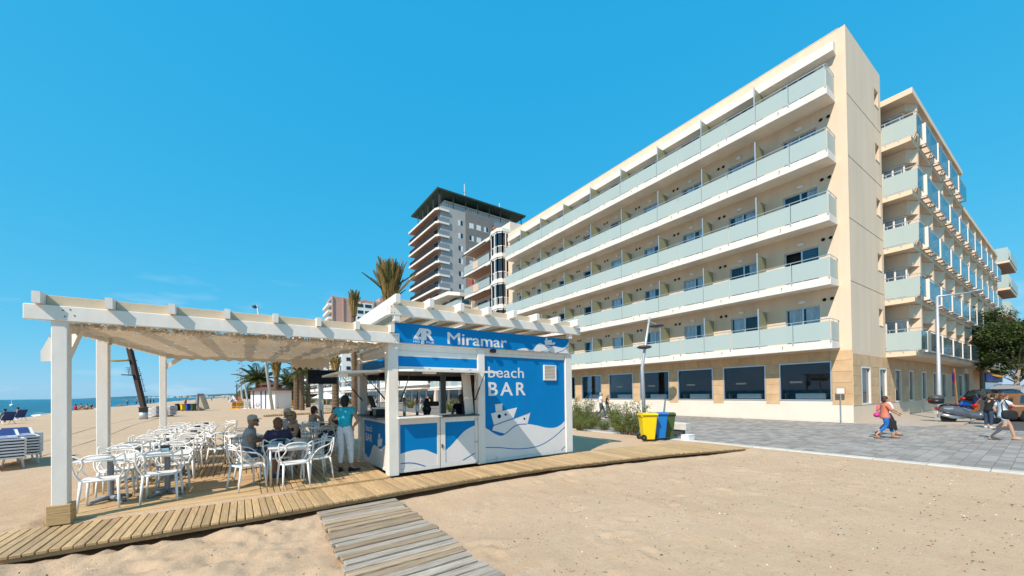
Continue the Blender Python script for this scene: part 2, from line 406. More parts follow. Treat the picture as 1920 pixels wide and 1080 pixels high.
# pebbles, shell chips and bits of driftwood lying on the sand
mb = MB(); mb2 = MB()
for k in range(4200):
    x = rng.uniform(2.6, 13.4) if k < 3600 else rng.uniform(-5, 2); y = rng.uniform(-1, 5.6) if k < 3600 else rng.uniform(3, 6.4)
    if x > 2 and y > edge_front(x)-.15: continue
    if .7 < x < 2.3 and y > 2.8: continue
    s = rng.uniform(.003, .011)*(1.6 if rng.random() < .06 else 1); z = sand_z(x, y)
    b = mb2 if rng.random() < .16 else mb
    an = rng.uniform(0, 6.28); l = s*rng.uniform(1, 3.2 if b is mb else 1.4)
    ca, sa = math.cos(an), math.sin(an)
    P = lambda u, v, h: (x+u*ca-v*sa, y+u*sa+v*ca, z+h)
    b.add([P(-l,-s*.5,-.004), P(l,-s*.5,-.004), P(l*.8,s*.5,-.004), P(-l*.8,s*.6,-.004), P(0,0,s*.8)], [(0,1,4),(1,2,4),(2,3,4),(3,0,4)])
M['debris'] = mat('dark_beach_litter', (.09,.06,.04), .9, isl=.6); M['shell'] = mat('shell_chip', (.72,.68,.62), .7, isl=.2)
o = mb.build('driftwood_bits', M['debris']); o['kind'] = 'stuff'; o['label'] = 'dark bits of driftwood and seaweed scattered over the sand'; o['category'] = 'debris'
o = mb2.build('shell_chips', M['shell']); o['kind'] = 'stuff'; o['label'] = 'pale shell chips and pebbles scattered over the sand'; o['category'] = 'shells'

# sea
def seamat():
    m = mat('sea_water', (.006,.10,.17), .28, spec=.3); t = m.node_tree; b = t.nodes['Principled BSDF']
    tc = t.nodes.new('ShaderNodeTexCoord'); mp = t.nodes.new('ShaderNodeMapping'); mp.inputs['Scale'].default_value = (.22,.07,1)
    t.links.new(tc.outputs['Object'], mp.inputs[0])
    n = t.nodes.new('ShaderNodeTexNoise'); n.inputs['Scale'].default_value = 3; n.inputs['Detail'].default_value = 8; n.inputs['Roughness'].default_value = .7
    t.links.new(mp.outputs[0], n.inputs['Vector'])
    bp = t.nodes.new('ShaderNodeBump'); bp.inputs['Strength'].default_value = 1; bp.inputs['Distance'].default_value = 1.6
    t.links.new(n.outputs['Fac'], bp.inputs['Height']); t.links.new(bp.outputs[0], b.inputs['Normal'])
    # shallows are paler: depth grows away from the shore, plus ragged whitecaps
    n2 = t.nodes.new('ShaderNodeTexNoise'); n2.inputs['Scale'].default_value = .9; n2.inputs['Detail'].default_value = 7
    mp2 = t.nodes.new('ShaderNodeMapping'); mp2.inputs['Scale'].default_value = (.35,.06,1); t.links.new(tc.outputs['Object'], mp2.inputs[0]); t.links.new(mp2.outputs[0], n2.inputs['Vector'])
    mx = t.nodes.new('ShaderNodeMix'); mx.data_type = 'RGBA'; mx.inputs[6].default_value = (.005,.085,.155,1); mx.inputs[7].default_value = (.012,.17,.25,1)
    r = t.nodes.new('ShaderNodeMapRange'); r.inputs[1].default_value = .35; r.inputs[2].default_value = .65; t.links.new(n2.outputs['Fac'], r.inputs[0]); t.links.new(r.outputs[0], mx.inputs[0])
    r2 = t.nodes.new('ShaderNodeMapRange'); r2.inputs[1].default_value = .70; r2.inputs[2].default_value = .74; t.links.new(n.outputs['Fac'], r2.inputs[0])
    m3 = t.nodes.new('ShaderNodeMix'); m3.data_type = 'RGBA'; m3.inputs[7].default_value = (.7,.75,.78,1); t.links.new(r2.outputs[0], m3.inputs[0]); t.links.new(mx.outputs[2], m3.inputs[6])
    t.links.new(m3.outputs[2], b.inputs['Base Color']); return m
mb = MB(); mb.add([(-9000,-2000,-.3),(30,-2000,-.3),(30,9500,-.3),(-9000,9500,-.3)], [(0,1,2,3)])
struct(mb.build('sea', seamat()))
# foam lines along the water's edge
M['foam'] = mat('sea_foam', (.8,.83,.85), .8, (4,.1))
mb = MB()
for off, wd in ((.25,.5),(-2.6,.35),(-6.0,.5)):
    ys = np.arange(20, 260, 1.5); pr = None
    for y in ys:
        wv = .5*math.sin(y*.35+off*3)+.4*math.sin(y*.13+off); g = vnoise(np.array([y]), np.array([off*7.0]), 6, 12)[0]
        ww = max(0, wd*(1+2.4*g)) if off > 0 else max(0, wd*(4*g-.3))
        a = (shore(y)+off+wv-ww*.5-.001, y, -.28); b = (shore(y)+off+wv+ww*.5, y, -.28)
        if pr: mb.add([pr[0], pr[1], (b[0],b[1],-.255), (a[0],a[1],-.255)], [(0,1,2,3)]) if False else mb.add([pr[0],pr[1],b,a], [(0,1,2,3)])
        pr = (a, b)
o = mb.build('sea_foam', M['foam']); o['kind'] = 'stuff'; o['label'] = 'thin white foam lines of small waves at the water edge'; o['category'] = 'foam'

# far coast and hills
M['hill'] = mat('far_hill', (.055,.10,.11), 1, (.004,.25)); M['hill2'] = mat('far_coast', (.10,.115,.085), 1, (.02,.35))  # distance haze is painted into the hill colour as a bluish tone
def ridge(name, pts, depth, mt, thick, seed):
    # pts: (px, height in metres); a ridge with real breadth behind it
    mb = MB(); r = random.Random(seed); n = 70; xs = np.linspace(pts[0][0], pts[-1][0], n); rows = []
    for px in xs:
        b = dep(px, 744.5-(px-300)*.012, depth); b.z = -1
        h = float(np.interp(px, [p[0] for p in pts], [p[1] for p in pts]))*(1+.18*(mnoise.noise(Vector((px*.05,seed,0)))))
        dr = Vector((FW.x, FW.y, 0)).normalized()
        rows.append([b, b+dr*thick*.5+Vector((0,0,h*.8)), b+dr*thick+Vector((0,0,h)), b+dr*thick*2])
    for i in range(n-1):
        q = [*rows[i], *rows[i+1]]; mb.add(q, [(0,4,5,1),(1,5,6,2),(2,6,7,3)])
    return struct(mb.build(name, mt, smooth=True))
ridge('far_hills', [(120,6),(150,30),(190,42),(225,26),(265,18),(310,45),(345,62),(390,66),(430,50),(470,40),(520,30)], 7000, M['hill'], 900, 5)
ridge('coast_strip', [(240,3),(280,6),(330,9),(380,13),(420,17),(470,18)], 3200, M['hill2'], 300, 9)
mb = MB(); r = random.Random(4)
for k in range(60):   # far white town on the coast strip
    px = r.uniform(255, 440); p = dep(px, 744-(px-300)*.012, 3150); s = r.uniform(7, 22); mb.box(p.x, p.y, -1, p.x+s, p.y+s, r.uniform(6, 17))
o = mb.build('far_town', M['base']); o['kind'] = 'stuff'; o['label'] = 'tiny white houses of a far town along the coast below the hills'; o['category'] = 'town'

# ground behind the beach, promenade, kerb, side street
mb = MB(); mb.add([(KX+.35,-300,-.16),(700,-300,-.16),(700,2600,-.16),(KX+.35,2600,-.16)], [(0,1,2,3)]); struct(mb.build('ground', M['roadpale']))
mb = MB(); mb.box(KX+.34,-60,-.2,27.4,700,-.012)
# street beside the hotel and sidewalk along its flank
prom = mb.build('promenade', M['paverbase']); struct(prom)
mb = MB(); mb.box(27.4,-60,-.2,300,2.6,-.06); struct(mb.build('street', M['roadpale']))
mb = MB(); mb.box(27.4,-3.2,-.06,300,1.6,-.052); struct(mb.build('asphalt_strip', M['asphalt']))
mb = MB(); mb.prism([(27.4,3.5),(29.3,3.1),(30.2,2.6),(300,2.6),(300,6.3),(27.4,6.3)], 'z', -.2, .03); struct(mb.build('sidewalk', M['sidewalk']))
mb = MB(); mb.prism([(24.0,3.3),(30,2.95),(30,3.05),(24,3.42)], 'z', -.012, .02)
# kerb stones
ORG[prom.as_pointer()] = (0,0,0)
kb = MB().cbox(0,0,-.15,.34,.97,.025,.012).mesh('kerb_stone', M['kerb'])
kroot = bpy.data.objects.new('kerb', None); COL.objects.link(kroot); kroot['kind'] = 'structure'; ORG[kroot.as_pointer()] = (0,0,0)
y = -8.0
while y < 60:
    inst('kerb_stone', kb, kroot, (KX + random.uniform(-.008,.008), y, random.uniform(-.006,.006))); y += .98
# pavers: the ones that show largest as single pieces, the rest joined
pl, pw = .40, .265
cells = []
ys = np.arange(-4.2, 22, pw)
for j, y in enumerate(ys):
    off = (j % 2)*pl*.5
    for x in np.arange(KX+.36+off-pl*.5, 27.3, pl):
        x0 = max(x, KX+.36); x1 = min(x+pl, 27.38)
        if x1-x0 < .1: continue
        c = Vector(((x0+x1)/2, y+pw/2, 0)) - CAM; dpt = c.dot(FW)
        if dpt < 3: continue
        px = 960+F_*c.dot(RT)/dpt; py = PY_-F_*c.dot(UP)/dpt
        if px < 1050 or px > 1935: continue
        cells.append((dpt, x0, y, x1-x0))
cells.sort()
pm = MB().cbox(0,0,-.05,pl-.008,pw-.008,0,.006).mesh('paver', M['paver'])
nb = 0; mb = MB()
for dpt, x, y, wd in cells:
    z = random.uniform(-.003,.003)
    if nb < 300 and wd > pl-.01: inst('paver', pm, prom, (x, y, z)); nb += 1
    elif dpt < 24: mb.cbox(x, y, -.04, x+wd-.008, y+pw-.008, z, .006)
    else: mb.box(x, y, -.04, x+wd-.008, y+pw-.008, z)
o = mb.build('paver_field', M['paverstuff'], prom); o['kind'] = 'stuff'

# boardwalk of pine planks
pk = MB().cbox(-.5,-.5,-.5,.5,.5,.5,.03).mesh('plank', M['wood'])
def plankmesh(l, wd, t, mt, nm='plank'):
    return MB().cbox(-wd/2, -l/2, -t, wd/2, l/2, 0, .006).mesh(nm, mt)
bw = bpy.data.objects.new('boardwalk', None); COL.objects.link(bw); bw['kind'] = 'structure'; ORG[bw.as_pointer()] = (0,0,0)
bw['label'] = 'long tan plank boardwalk in front of the beach bar'
pkb = plankmesh(1.0, .089, .04, M['wood'])
x = -4.6; k = 0
while x < 13.05:
    f, b2 = edge_front(x), edge_back(x); sl = (edge_front(x+.2)-edge_front(x-.2))/.4*.55
    zz = .15 - max(0, x-10)*.022
    o = inst('plank', pkb, bw, (x, (f+b2)/2+random.uniform(-.006,.006), zz+random.uniform(-.003,.003)), (random.uniform(-.004,.004), 0, sl+random.uniform(-.004,.004)), (1, (b2-f), 1))
    x += .0985; k += 1
mb = MB()
for x0 in np.arange(-4.6, 12.9, .5):
    for dy in (.05, 1.15):
        p, q = (x0, edge_front(x0)+dy, .085-max(0,x0-10)*.022), (x0+.5, edge_front(x0+.5)+dy, .085-max(0,x0-9.5)*.022)
        mb.beam(p, q, .05, .05)
mb.build('joist', M['box_wood'], bw)
# raised seating platform
pf = bpy.data.objects.new('seating_platform', None); COL.objects.link(pf); pf['kind'] = 'structure'; ORG[pf.as_pointer()] = (0,0,0)
pf['label'] = 'raised tan plank platform under the pergola'
PZ = .185
pxm = plankmesh(1.0, .0875, .035, M['wood']); 
def lay_y(x0, x1, y0, y1):
    x = x0+.05
    while x < x1-.02:
        inst('plank', pxm, pf, (x, (y0+y1)/2, PZ+random.uniform(-.0025,.0025)), (0,0,random.uniform(-.0015,.0015)), (1, y1-y0-.006, 1)); x += .0985
def lay_x(x0, x1, y0, y1):
    y = y0+.05
    while y < y1-.02:
        inst('plank', pxm, pf, ((x0+x1)/2, y, PZ+random.uniform(-.0015,.0015)), (0,0,math.pi/2), (1, x1-x0-.006, 1)); y += .0955
lay_x(-2.26, .22, 8.05, 10.32)
lay_y(.22, 2.46, 8.05, 10.32); lay_y(-2.26, 2.46, 10.34, 13.8); lay_y(-2.26, 2.46, 13.82, 17.3)
mb = MB(); mb.cbox(-2.28, 8.0, .06, 2.42, 8.045, PZ-.002, .005); mb.build('fascia_board', M['woodx'], pf)
mb = MB()
for x in (-2.2, -1, 0, 1.2, 2.3): mb.box(x, 8.05, .02, x+.06, 17.3, PZ-.037)
mb.box(-2.3,8.05,.03,-2.265,17.3,PZ-.003)
mb.build('joist', M['box_wood'], pf)
mb = MB(); mb.cbox(.73, 7.96, .152, 1.02, 8.0, .19, .005); mb.build('step_batten', M['woodx'], pf)
# thin sand drift over the joint between boardwalk and platform
mb = MB(); n = 90
pr = None
for i in range(n):
    x = -2.15 + 2.95*i/(n-1); wv = .05+.06*(mnoise.noise(Vector((x*2.3,1,0)))+.4)+.04*mnoise.noise(Vector((x*9,2,0)))
    env = math.sin(math.pi*i/(n-1))**.5
    row = [(x, 8.002, .158+.02*env), (x, 7.98, .170+.012*env*(1+wv)), (x, 7.98-.5*wv*env-.02, .162), (x, 7.98-max(.01, wv)*env*1.1-.03, .150)]
    if pr: mb.add(pr+row, [(0,4,5,1),(1,5,6,2),(2,6,7,3)])
    pr = row
o = mb.build('sand_drift', M['sand'], smooth=True); struct(o)

# weathered plank walkway in the foreground
ww = bpy.data.objects.new('plank_walkway', None); COL.objects.link(ww); ww['kind'] = 'structure'; ORG[ww.as_pointer()] = (0,0,0)
ww['label'] = 'weathered grey plank walkway over the sand in the foreground'
pw_m = [plankmesh(1.0, .125, .05, M['oldwood']), plankmesh(1.0, .125, .05, M['oldwood2'])]
y = 6.56; k = 0; rw = random.Random(11)
while y > 2.4:
    xl = .90 - .06*(6.56-y)/2.5 + rw.uniform(-.03,.03); xr = 2.14 - .03*(6.56-y)/2.5 + rw.uniform(-.035,.035)
    wd = rw.uniform(.88, 1.12)
    inst('plank', pw_m[1 if rw.random() < .38 else 0], ww, ((xl+xr)/2, y, .085+rw.uniform(-.007,.009)), (rw.uniform(-.012,.012), rw.uniform(-.05,.05), math.pi/2+.03+rw.uniform(-.016,.016)), (wd, xr-xl, 1))
    y -= .152; k += 1
mb = MB()
for x0 in (1.05, 1.95): mb.beam((x0, 6.6, .01), (x0-.05, 2.4, .01), .07, .05)
mb.build('joist', M['oldwood'], ww)
# ================================================================== HOTEL
def wall_holes(mb, ax, pos, u0, u1, v0, v1, holes, depth, sgn):
    # wall sheet in plane ax=pos over (u, z); holes get jambs 'depth' deep; sgn = direction into the building along ax
    us = sorted({u0,u1,*[min(max(h[0],u0),u1) for h in holes],*[min(max(h[1],u0),u1) for h in holes]})
    vs_ = sorted({v0,v1,*[min(max(h[2],v0),v1) for h in holes],*[min(max(h[3],v0),v1) for h in holes]})
    P = (lambda u,v,d: (pos+sgn*d,u,v)) if ax == 'x' else (lambda u,v,d: (u,pos+sgn*d,v))
    for i in range(len(us)-1):
        for j in range(len(vs_)-1):
            cu, cv = (us[i]+us[i+1])/2, (vs_[j]+vs_[j+1])/2
            if any(h[0]<cu<h[1] and h[2]<cv<h[3] for h in holes): continue
            mb.add([P(us[i],vs_[j],0),P(us[i+1],vs_[j],0),P(us[i+1],vs_[j+1],0),P(us[i],vs_[j+1],0)], [(0,1,2,3)])
    for h in holes:
        a,b,c,d = h[:4]; D = depth
        mb.add([P(a,c,0),P(b,c,0),P(b,d,0),P(a,d,0),P(a,c,D),P(b,c,D),P(b,d,D),P(a,d,D)], [(0,1,5,4),(1,2,6,5),(2,3,7,6),(3,0,4,7)])
HOTEL = thing('hotel', 'cream six storey hotel with long frosted glass balconies on the promenade corner', 'hotel', (27.5,6.3,0))
HX, HY = 27.5, 6.3
SWX = 33.85
SB = [4.12+3.5*k for k in range(5)]      # undersides of the balcony slabs
YB = [6.8,10.45,13.85,17.3,20.8,24.3,27.95,31.6,35.2,38.2]
HEND = 39.6
up_win = []
for k in range(5):
    for i in range(9):
        a = 7.68 if i == 0 else YB[i]+.48
        b = 9.42 if i == 0 else YB[i]+2.22
        up_win.append((a,b,SB[k]+.46,SB[k]+2.72,k,i))
gw = [(7.2,9.82),(10.57,13.24),(13.95,16.66),(17.38,20.12),(20.83,23.48),(24.38,26.95),(27.85,30.5),(31.3,34.0),(34.8,37.5)]
gw_h = [(a,b,1.24,3.53) for a,b in gw]
mb = MB()
wall_holes(mb, 'x', HX, HY, HEND, 4.10, 22.3, up_win, .22, 1)
wall_holes(mb, 'x', HX, HY, HEND, 1.0, 4.10, gw_h, .25, 1)
mb.box(HX+.9, HY+.9, 4.0, SWX-.1, HEND-.1, 22.0); mb.box(SWX-.1, 9.0, 4.0, 60, HEND-.1, 19.5)              # body behind the rooms
mb.add([(HX,HEND,0),(SWX,HEND,0),(SWX,HEND,22.3),(HX,HEND,22.3)], [(0,3,2,1)]); mb.add([(SWX,6.1,4.0),(SWX,HEND,4.0),(SWX,HEND,22.3),(SWX,6.1,22.3)], [(0,1,2,3)])
mb.add([(HX,HY,22.3),(SWX,HY-.2,22.3),(SWX,HEND,22.3),(HX,HEND,22.3)], [(0,1,2,3)])
mb.box(HX+5, HY+3, 0, 60, HEND-.2, 4.0)
mb.build('wall', M['cream'], HOTEL)
mb = MB()
mb.box(HX-.02, HY-.012, 0, HX+.02, HEND, 1.0)
mb.build('plinth', M['base'], HOTEL)
# ground floor dining room behind the big panes
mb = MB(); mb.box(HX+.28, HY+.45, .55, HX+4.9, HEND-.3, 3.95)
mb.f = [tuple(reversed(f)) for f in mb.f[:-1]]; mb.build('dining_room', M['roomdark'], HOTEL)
# stone cladding slabs of the ground floor, around the windows
sl = {}
def slab(ax, pos, u0, u1, v0, v1):
    w_, h_ = round(u1-u0,3), round(v1-v0,3)
    key = (ax, w_, h_)
    if key not in sl:
        b = MB(); g = .006
        if ax == 'x': b.cbox(-.028, g, g, 0.01, w_-g, h_-g, .004)
        else: b.cbox(g, -.028, g, w_-g, .01, h_-g, .004)
        sl[key] = b.mesh('stone_slab', M['stone'])
    inst('stone_slab', sl[key], HOTEL, (pos,u0,v0) if ax == 'x' else (u0,pos,v0), world=True)
edges = [HY] + [v for g in gw for v in g] + [HEND]
for i in range(0, len(edges), 2):
    a, b = edges[i], edges[i+1]; n = max(1, round((b-a)/.95))
    for c in range(n):
        for r in range(4): slab('x', HX, a+(b-a)*c/n, a+(b-a)*(c+1)/n, 1.0+2.53*r/4, 1.0+2.53*(r+1)/4)
y = HY
n = 34
for c in range(n): slab('x', HX, HY+(HEND-HY)*c/n, HY+(HEND-HY)*(c+1)/n, 3.53, 4.1)
for a, b in gw: slab('x', HX, a, (a+b)/2, 1.0, 1.24) if False else None
mb = MB()
for a, b in gw: mb.box(HX-.018, a, 1.003, HX+.01, b, 1.237)
mb.build('sill_band', M['base'], HOTEL)
# big dining room windows
for a, b in gw:
    f = MB(); z0, z1 = 1.24, 3.53; t = .07
    for bb in ((a,z0,b,z0+t),(a,z1-t,b,z1),(a,z0+t,a+t,z1-t),(b-t,z0+t,b,z1-t)): f.box(HX-.05, bb[0], bb[1], HX+.12, bb[2], bb[3])
    fo = f.build('window', M['alu'], HOTEL)
    p = MB(); p.box(HX+.05, a+t, z0+t, HX+.07, b-t, z1-t); p.build('pane', M['pane'], fo)
# MIRAMAR lettering etched on the panes is added with the other lettering
# upper windows: frame, two panes, curtains behind
uw_f = MB(); W_, Hh = 1.74, 2.26; t = .06
for bb in ((0,0,W_,t),(0,Hh-t,W_,Hh),(0,t,t,Hh-t),(W_-t,t,W_,Hh-t),(W_/2-.04,t,W_/2+.04,Hh-t)): uw_f.box(.10, bb[0], bb[1], .18, bb[2], bb[3])
uw_fm = uw_f.mesh('window', M['alu'])
pm_ = MB(); pm_.box(.13, t, t, .145, W_/2-.04, Hh-t); pane_m = pm_.mesh('pane', M['pane'])
def curtain(w_, h_, fold=.09):
    b = MB(); n = int(w_/.05); rows = []
    for i in range(n+1):
        u = w_*i/n; d = .04*math.sin(u/fold*2*math.pi)+.015*math.sin(u*31)
        rows.append(((d,u,0),(d,u,h_)))
    for i in range(n): b.add([rows[i][0],rows[i+1][0],rows[i+1][1],rows[i][1]], [(0,1,2,3)])
    return b.mesh('curtain', M['curtain'], smooth=True)
cur_m = [curtain(.84,2.2), curtain(.55,2.2), curtain(.7,2.2,.12)]
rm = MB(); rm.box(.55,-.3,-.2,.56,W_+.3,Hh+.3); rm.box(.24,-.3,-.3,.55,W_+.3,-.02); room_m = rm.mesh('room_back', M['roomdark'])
rw = random.Random(5)
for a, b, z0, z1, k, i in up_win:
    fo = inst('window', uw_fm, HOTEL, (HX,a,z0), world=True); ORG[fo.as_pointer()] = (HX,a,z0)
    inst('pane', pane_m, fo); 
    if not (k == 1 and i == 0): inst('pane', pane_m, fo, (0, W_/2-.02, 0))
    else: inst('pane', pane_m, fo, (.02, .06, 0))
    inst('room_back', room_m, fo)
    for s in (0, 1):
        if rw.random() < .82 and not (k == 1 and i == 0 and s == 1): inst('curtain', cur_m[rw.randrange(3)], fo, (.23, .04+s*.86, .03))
# balcony slabs, glass, rails, dividers
XF = 26.1
for k in range(5):
    z = SB[k]
    so = MB().prism([(XF,z+.03),(XF+.03,z),(HX-.002,z+.12),(HX-.002,z+.46),(XF,z+.46)], 'y', 6.8, 38.2).build('balcony_slab', M['slabwhite'], HOTEL)
    ORG[so.as_pointer()] = ORG[HOTEL.as_pointer()]
    rail = MB()
    rail.tube([(HX-.03,6.83,z+1.66),(XF+.04,6.83,z+1.66),(XF,6.87,z+1.66),(XF,38.15,z+1.66)], .024, 6)
    for yy in np.arange(6.9, 38.2, 1.74): rail.box(XF-.012, yy-.012, z+1.5, XF+.012, yy+.012, z+1.66)
    for xx in (26.5,27.3): rail.box(xx-.012, 6.82, z+1.5, xx+.012, 6.84, z+1.66)
    rail.build('handrail', M['alu'], HOTEL)
    if k == 0: gp = MB().cbox(-.009, .012, 0, .009, 1.728, 1.02, .003).mesh('glass_panel', M['frost']); ge = MB().cbox(.02,-.009,0,1.33,.009,1.02,.003).mesh('glass_panel', M['frost'])
    if k == 0:
        c_ = MB(); c_.box(-.045,-.03,-.02,.03,.03,.10); c_.box(-.05,-.02,.02,-.02,.02,.06); c_.box(-.03,-.02,-.08,.0,.02,-.02); clamp_m = c_.mesh('glass_clamp', M['galv'])
        sp = MB(); sp.tube([(.02,0,.03),(-.06,0,.03),(-.09,0,-.01),(-.09,0,-.05)], .018, 6); spout_m = sp.mesh('drain_spout', M['grey'])
    for j in range(18): inst('glass_panel', gp, HOTEL, (XF, 6.85+j*1.742, z+.50), world=True)
    inst('glass_panel', ge, HOTEL, (XF, 6.83, z+.50), world=True)
    for j in range(19): inst('glass_clamp', clamp_m, HOTEL, (XF, 6.85+j*1.742, z+.42), world=True)
    for j in range(9): inst('drain_spout', spout_m, HOTEL, (XF, 9.1+j*3.5, z+.30), world=True)
    if k == 0:
        dm = MB(); dm.box(.06, -.01, 0, 1.28, .01, 2.28); dvg = dm.mesh('divider_glass', M['frostdim'])
        df = MB(); df.box(0,-.03,0,.06,.03,2.40); df.box(.06,-.018,2.28,1.30,.018,2.32); dvf = df.mesh('balcony_divider', M['alu'])
        vt = MB(); vt.lathe([(.13,0),(.13,-.03),(.10,-.03),(.10,.0)], 14, axis='x'); ventr = vt.mesh('vent_ring', M['cream2'])
        vh = MB(); vh.lathe([(.095,-.012),(.001,-.012)], 14, axis='x'); vhole = vh.mesh('vent_hole', M['black'])
        lm_ = MB(); lm_.ell((-.05,0,0), (.07,.20,.10), 12, 7); lampm = lm_.mesh('wall_lamp', M['whiteplastic'], smooth=True)
    for i in range(1, 9):
        d_ = inst('balcony_divider', dvf, HOTEL, (XF+.12, YB[i], z+.46), world=True); inst('divider_glass', dvg, d_)
    for i in range(9):
        ya, yb = YB[i], YB[i+1]
        vy = (7.12,7.47) if i == 0 else (yb-.55, yb-.88)
        for v_ in vy:
            r_ = inst('vent_ring', ventr, HOTEL, (HX-.003, v_, z+2.98), world=True); inst('vent_hole', vhole, r_)
        inst('wall_lamp', lampm, HOTEL, (HX-.005, 8.55 if i == 0 else ya+1.5, z+3.05), world=True)
# eaves band
mb = MB(); mb.prism([(27.02,20.95),(27.5,20.85),(27.5,21.55),(27.02,21.45)], 'y', 6.72, 39.0); mb.build('eaves_band', M['slabwhite'], HOTEL)
mb = MB(); mb.box(HX-.015,HY+.3,22.3,HX+.3,HEND,22.34); mb.build('coping', M['cream2'], HOTEL)
# ---- flank on the side street: written along its own axis (s = x), then turned with the street by 1.9 degrees about the corner
FLANK0 = set(o.name for o in HOTEL.children)
SW_, WEND = 33.85, 72.6
SF = [3.92+3.34*k for k in range(5)]
slots = [(32.57,33.38,5.9+3.5*k,6.95+3.5*k) for k in range(5)]
gz = [4.1,7.93,11.45,14.95,18.45,22.3]
mb = MB()
for k in range(5):
    hs_ = [s for s in slots if s[2] < gz[k+1] and s[3] > gz[k]]
    wall_holes(mb, 'y', HY, HX, SW_, gz[k]+(.02 if k else 0), gz[k+1]-.02, hs_, .7, 1)
    mb.box(HX, HY+.02, gz[k+1]-.021, SW_, HY+.05, gz[k+1]+.021)
mb.box(SW_-.02, HY, 4.1, SW_, 8.6, 22.3)
mb.build('flank_wall', M['cream'], HOTEL)
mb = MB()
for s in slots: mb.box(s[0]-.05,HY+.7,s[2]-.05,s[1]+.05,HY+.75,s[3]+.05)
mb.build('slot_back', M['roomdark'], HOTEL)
mb = MB()
for s in slots: mb.box(s[0],HY-.03,s[2]-.05,s[1],HY+.2,s[2]-.002)
mb.build('slot_sill', M['cream2'], HOTEL)
# ground floor: stone with windows
sw = [(28.89,30.57),(32.29,33.82),(35.68,37.21),(39.22,40.6),(43.01,44.53),(46.82,48.4),(50.53,52.08),(54.6,56.2),(58.2,59.8)]
dr0, dr1 = 61.4, 64.0
mb = MB(); wall_holes(mb, 'y', HY, HX, WEND, .96, 4.1, [(a,b,.98,3.2) for a,b in sw]+[(dr0,dr1,.96,3.4)], .3, 1)
mb.box(HX+.02, HY-.012, 0, dr0, HY+.2, .96); mb.box(dr1, HY-.012, 0, WEND, HY+.2, .96); mb.box(dr0,HY+.3,0,dr1,HY+.4,3.5)
mb.build('flank_ground_wall', M['cream2'], HOTEL)
e2 = [HX]+[v for g in sw for v in g]+[dr0]
for i in range(0, 14, 2):
    a, b = e2[i], e2[i+1]; n = max(1, round((b-a)/1.0))
    for c in range(n):
        for r in range(4): slab('y', HY, a+(b-a)*c/n, a+(b-a)*(c+1)/n, .96+2.24*r/4, .96+2.24*(r+1)/4)
n = 26
for c in range(n): slab('y', HY, HX+(54.6-HX)*c/n, HX+(54.6-HX)*(c+1)/n, 3.2, 3.9)
mb = MB(); mb.box(54.62,HY-.022,3.22,dr0,HY-.002,3.9); mb.box(56.22,HY-.022,.98,58.18,HY-.002,3.2); mb.box(dr1+.02,HY-.022,.98,WEND,HY-.002,3.9); mb.build('stone_field', M['stone'], HOTEL)
for a, b in sw:
    f = MB(); t = .09
    for bb in ((a,.98,b,1.07),(a,3.11,b,3.2),(a,1.07,a+t,3.11),(b-t,1.07,b,3.11)): f.box(bb[0], HY-.03, bb[1], bb[2], HY+.12, bb[3])
    fo = f.build('window', M['white'], HOTEL)
    p = MB(); p.box(a+t, HY+.07, 1.07, b-t, HY+.09, 3.11); p.build('pane', M['panedark'], fo)
MB().box(dr0+.1,HY+.12,.03,dr1-.1,HY+.2,3.35).build('door', M['black'], HOTEL)
# upper floors: sawtooth bays with glazed balconies; the top floor stops after five bays
PX0, PITCH = 35.55, 3.72
pil = [PX0+PITCH*i for i in range(11)]
YF, NTOP = 4.95, 5
def top_of(i): return 20.2 if i < NTOP else 17.2
STEP = pil[4]+.16
up = MB()
up.box(SW_, 7.9, 3.92, STEP, 8.6, 20.2); up.box(STEP, 7.9, 3.92, WEND, 8.6, 17.2)
for i, p in enumerate(pil): up.box(p-.15, YF, 3.94, p+.15, 7.9, top_of(i))
up.build('loggia_wall', M['cream2'], HOTEL)
mb = MB(); mb.box(SW_+.01, 4.85, 20.2, STEP, 8.6, 20.55); mb.box(STEP+.01, 4.85, 17.2, WEND, 8.6, 17.55); mb.build('flank_roof', M['cream2'], HOTEL)
mb = MB(); mb.box(SW_+.05, 8.0, 20.55, 45, 12, 21.2); mb.build('roof_tiles', mat('red_roof', (.32,.09,.05), .8), HOTEL)
for k in range(5):
    z = SF[k]; xe = STEP if k == 4 else WEND
    MB().prism([(YF,z+.02),(YF+.3,z),(7.9,z),(7.9,z+.34),(YF,z+.34)], 'x', SW_+.02, xe-.02).build('loggia_slab', M['cream2'], HOTEL)
blk = MB()   # window block of one bay, local to the pillar and slab top
blk.add([(-1.35,.42,2.12),(-.15,.02,2.12),(-.15,2.9,2.12),(-1.35,2.9,2.12),(-1.35,.42,2.99),(-.15,.02,2.99),(-.15,2.9,2.99),(-1.35,2.9,2.99)],
        [(0,3,2,1),(0,1,5,4),(1,2,6,5),(3,0,4,7)])
blk.box(-1.28,1.9,0,-.15,2.9,2.12); blk.box(-.45,.55,0,-.15,1.9,2.12)
blk_m = blk.mesh('window_block', M['cream2'])
wf = MB()
for y0, y1 in ((.48,.56),(1.0,1.09),(1.48,1.56),(1.84,1.9)): wf.box(-1.26, y0, 0, -1.18, y1, 2.1)
wf.box(-1.26,.48,2.02,-1.18,1.9,2.11); wf.box(-1.18,.48,0,-1.1,.56,2.1); wf.box(-.57,.48,0,-.45,.56,2.1); wf.box(-1.1,.48,2.02,-.57,.56,2.1)
wf_m = wf.mesh('window', M['white'])
wp = MB(); wp.box(-1.23,.56,.02,-1.21,1.84,2.02); wp.box(-1.1,.50,.02,-.57,.52,2.02); wp_m = wp.mesh('pane', M['pane'])
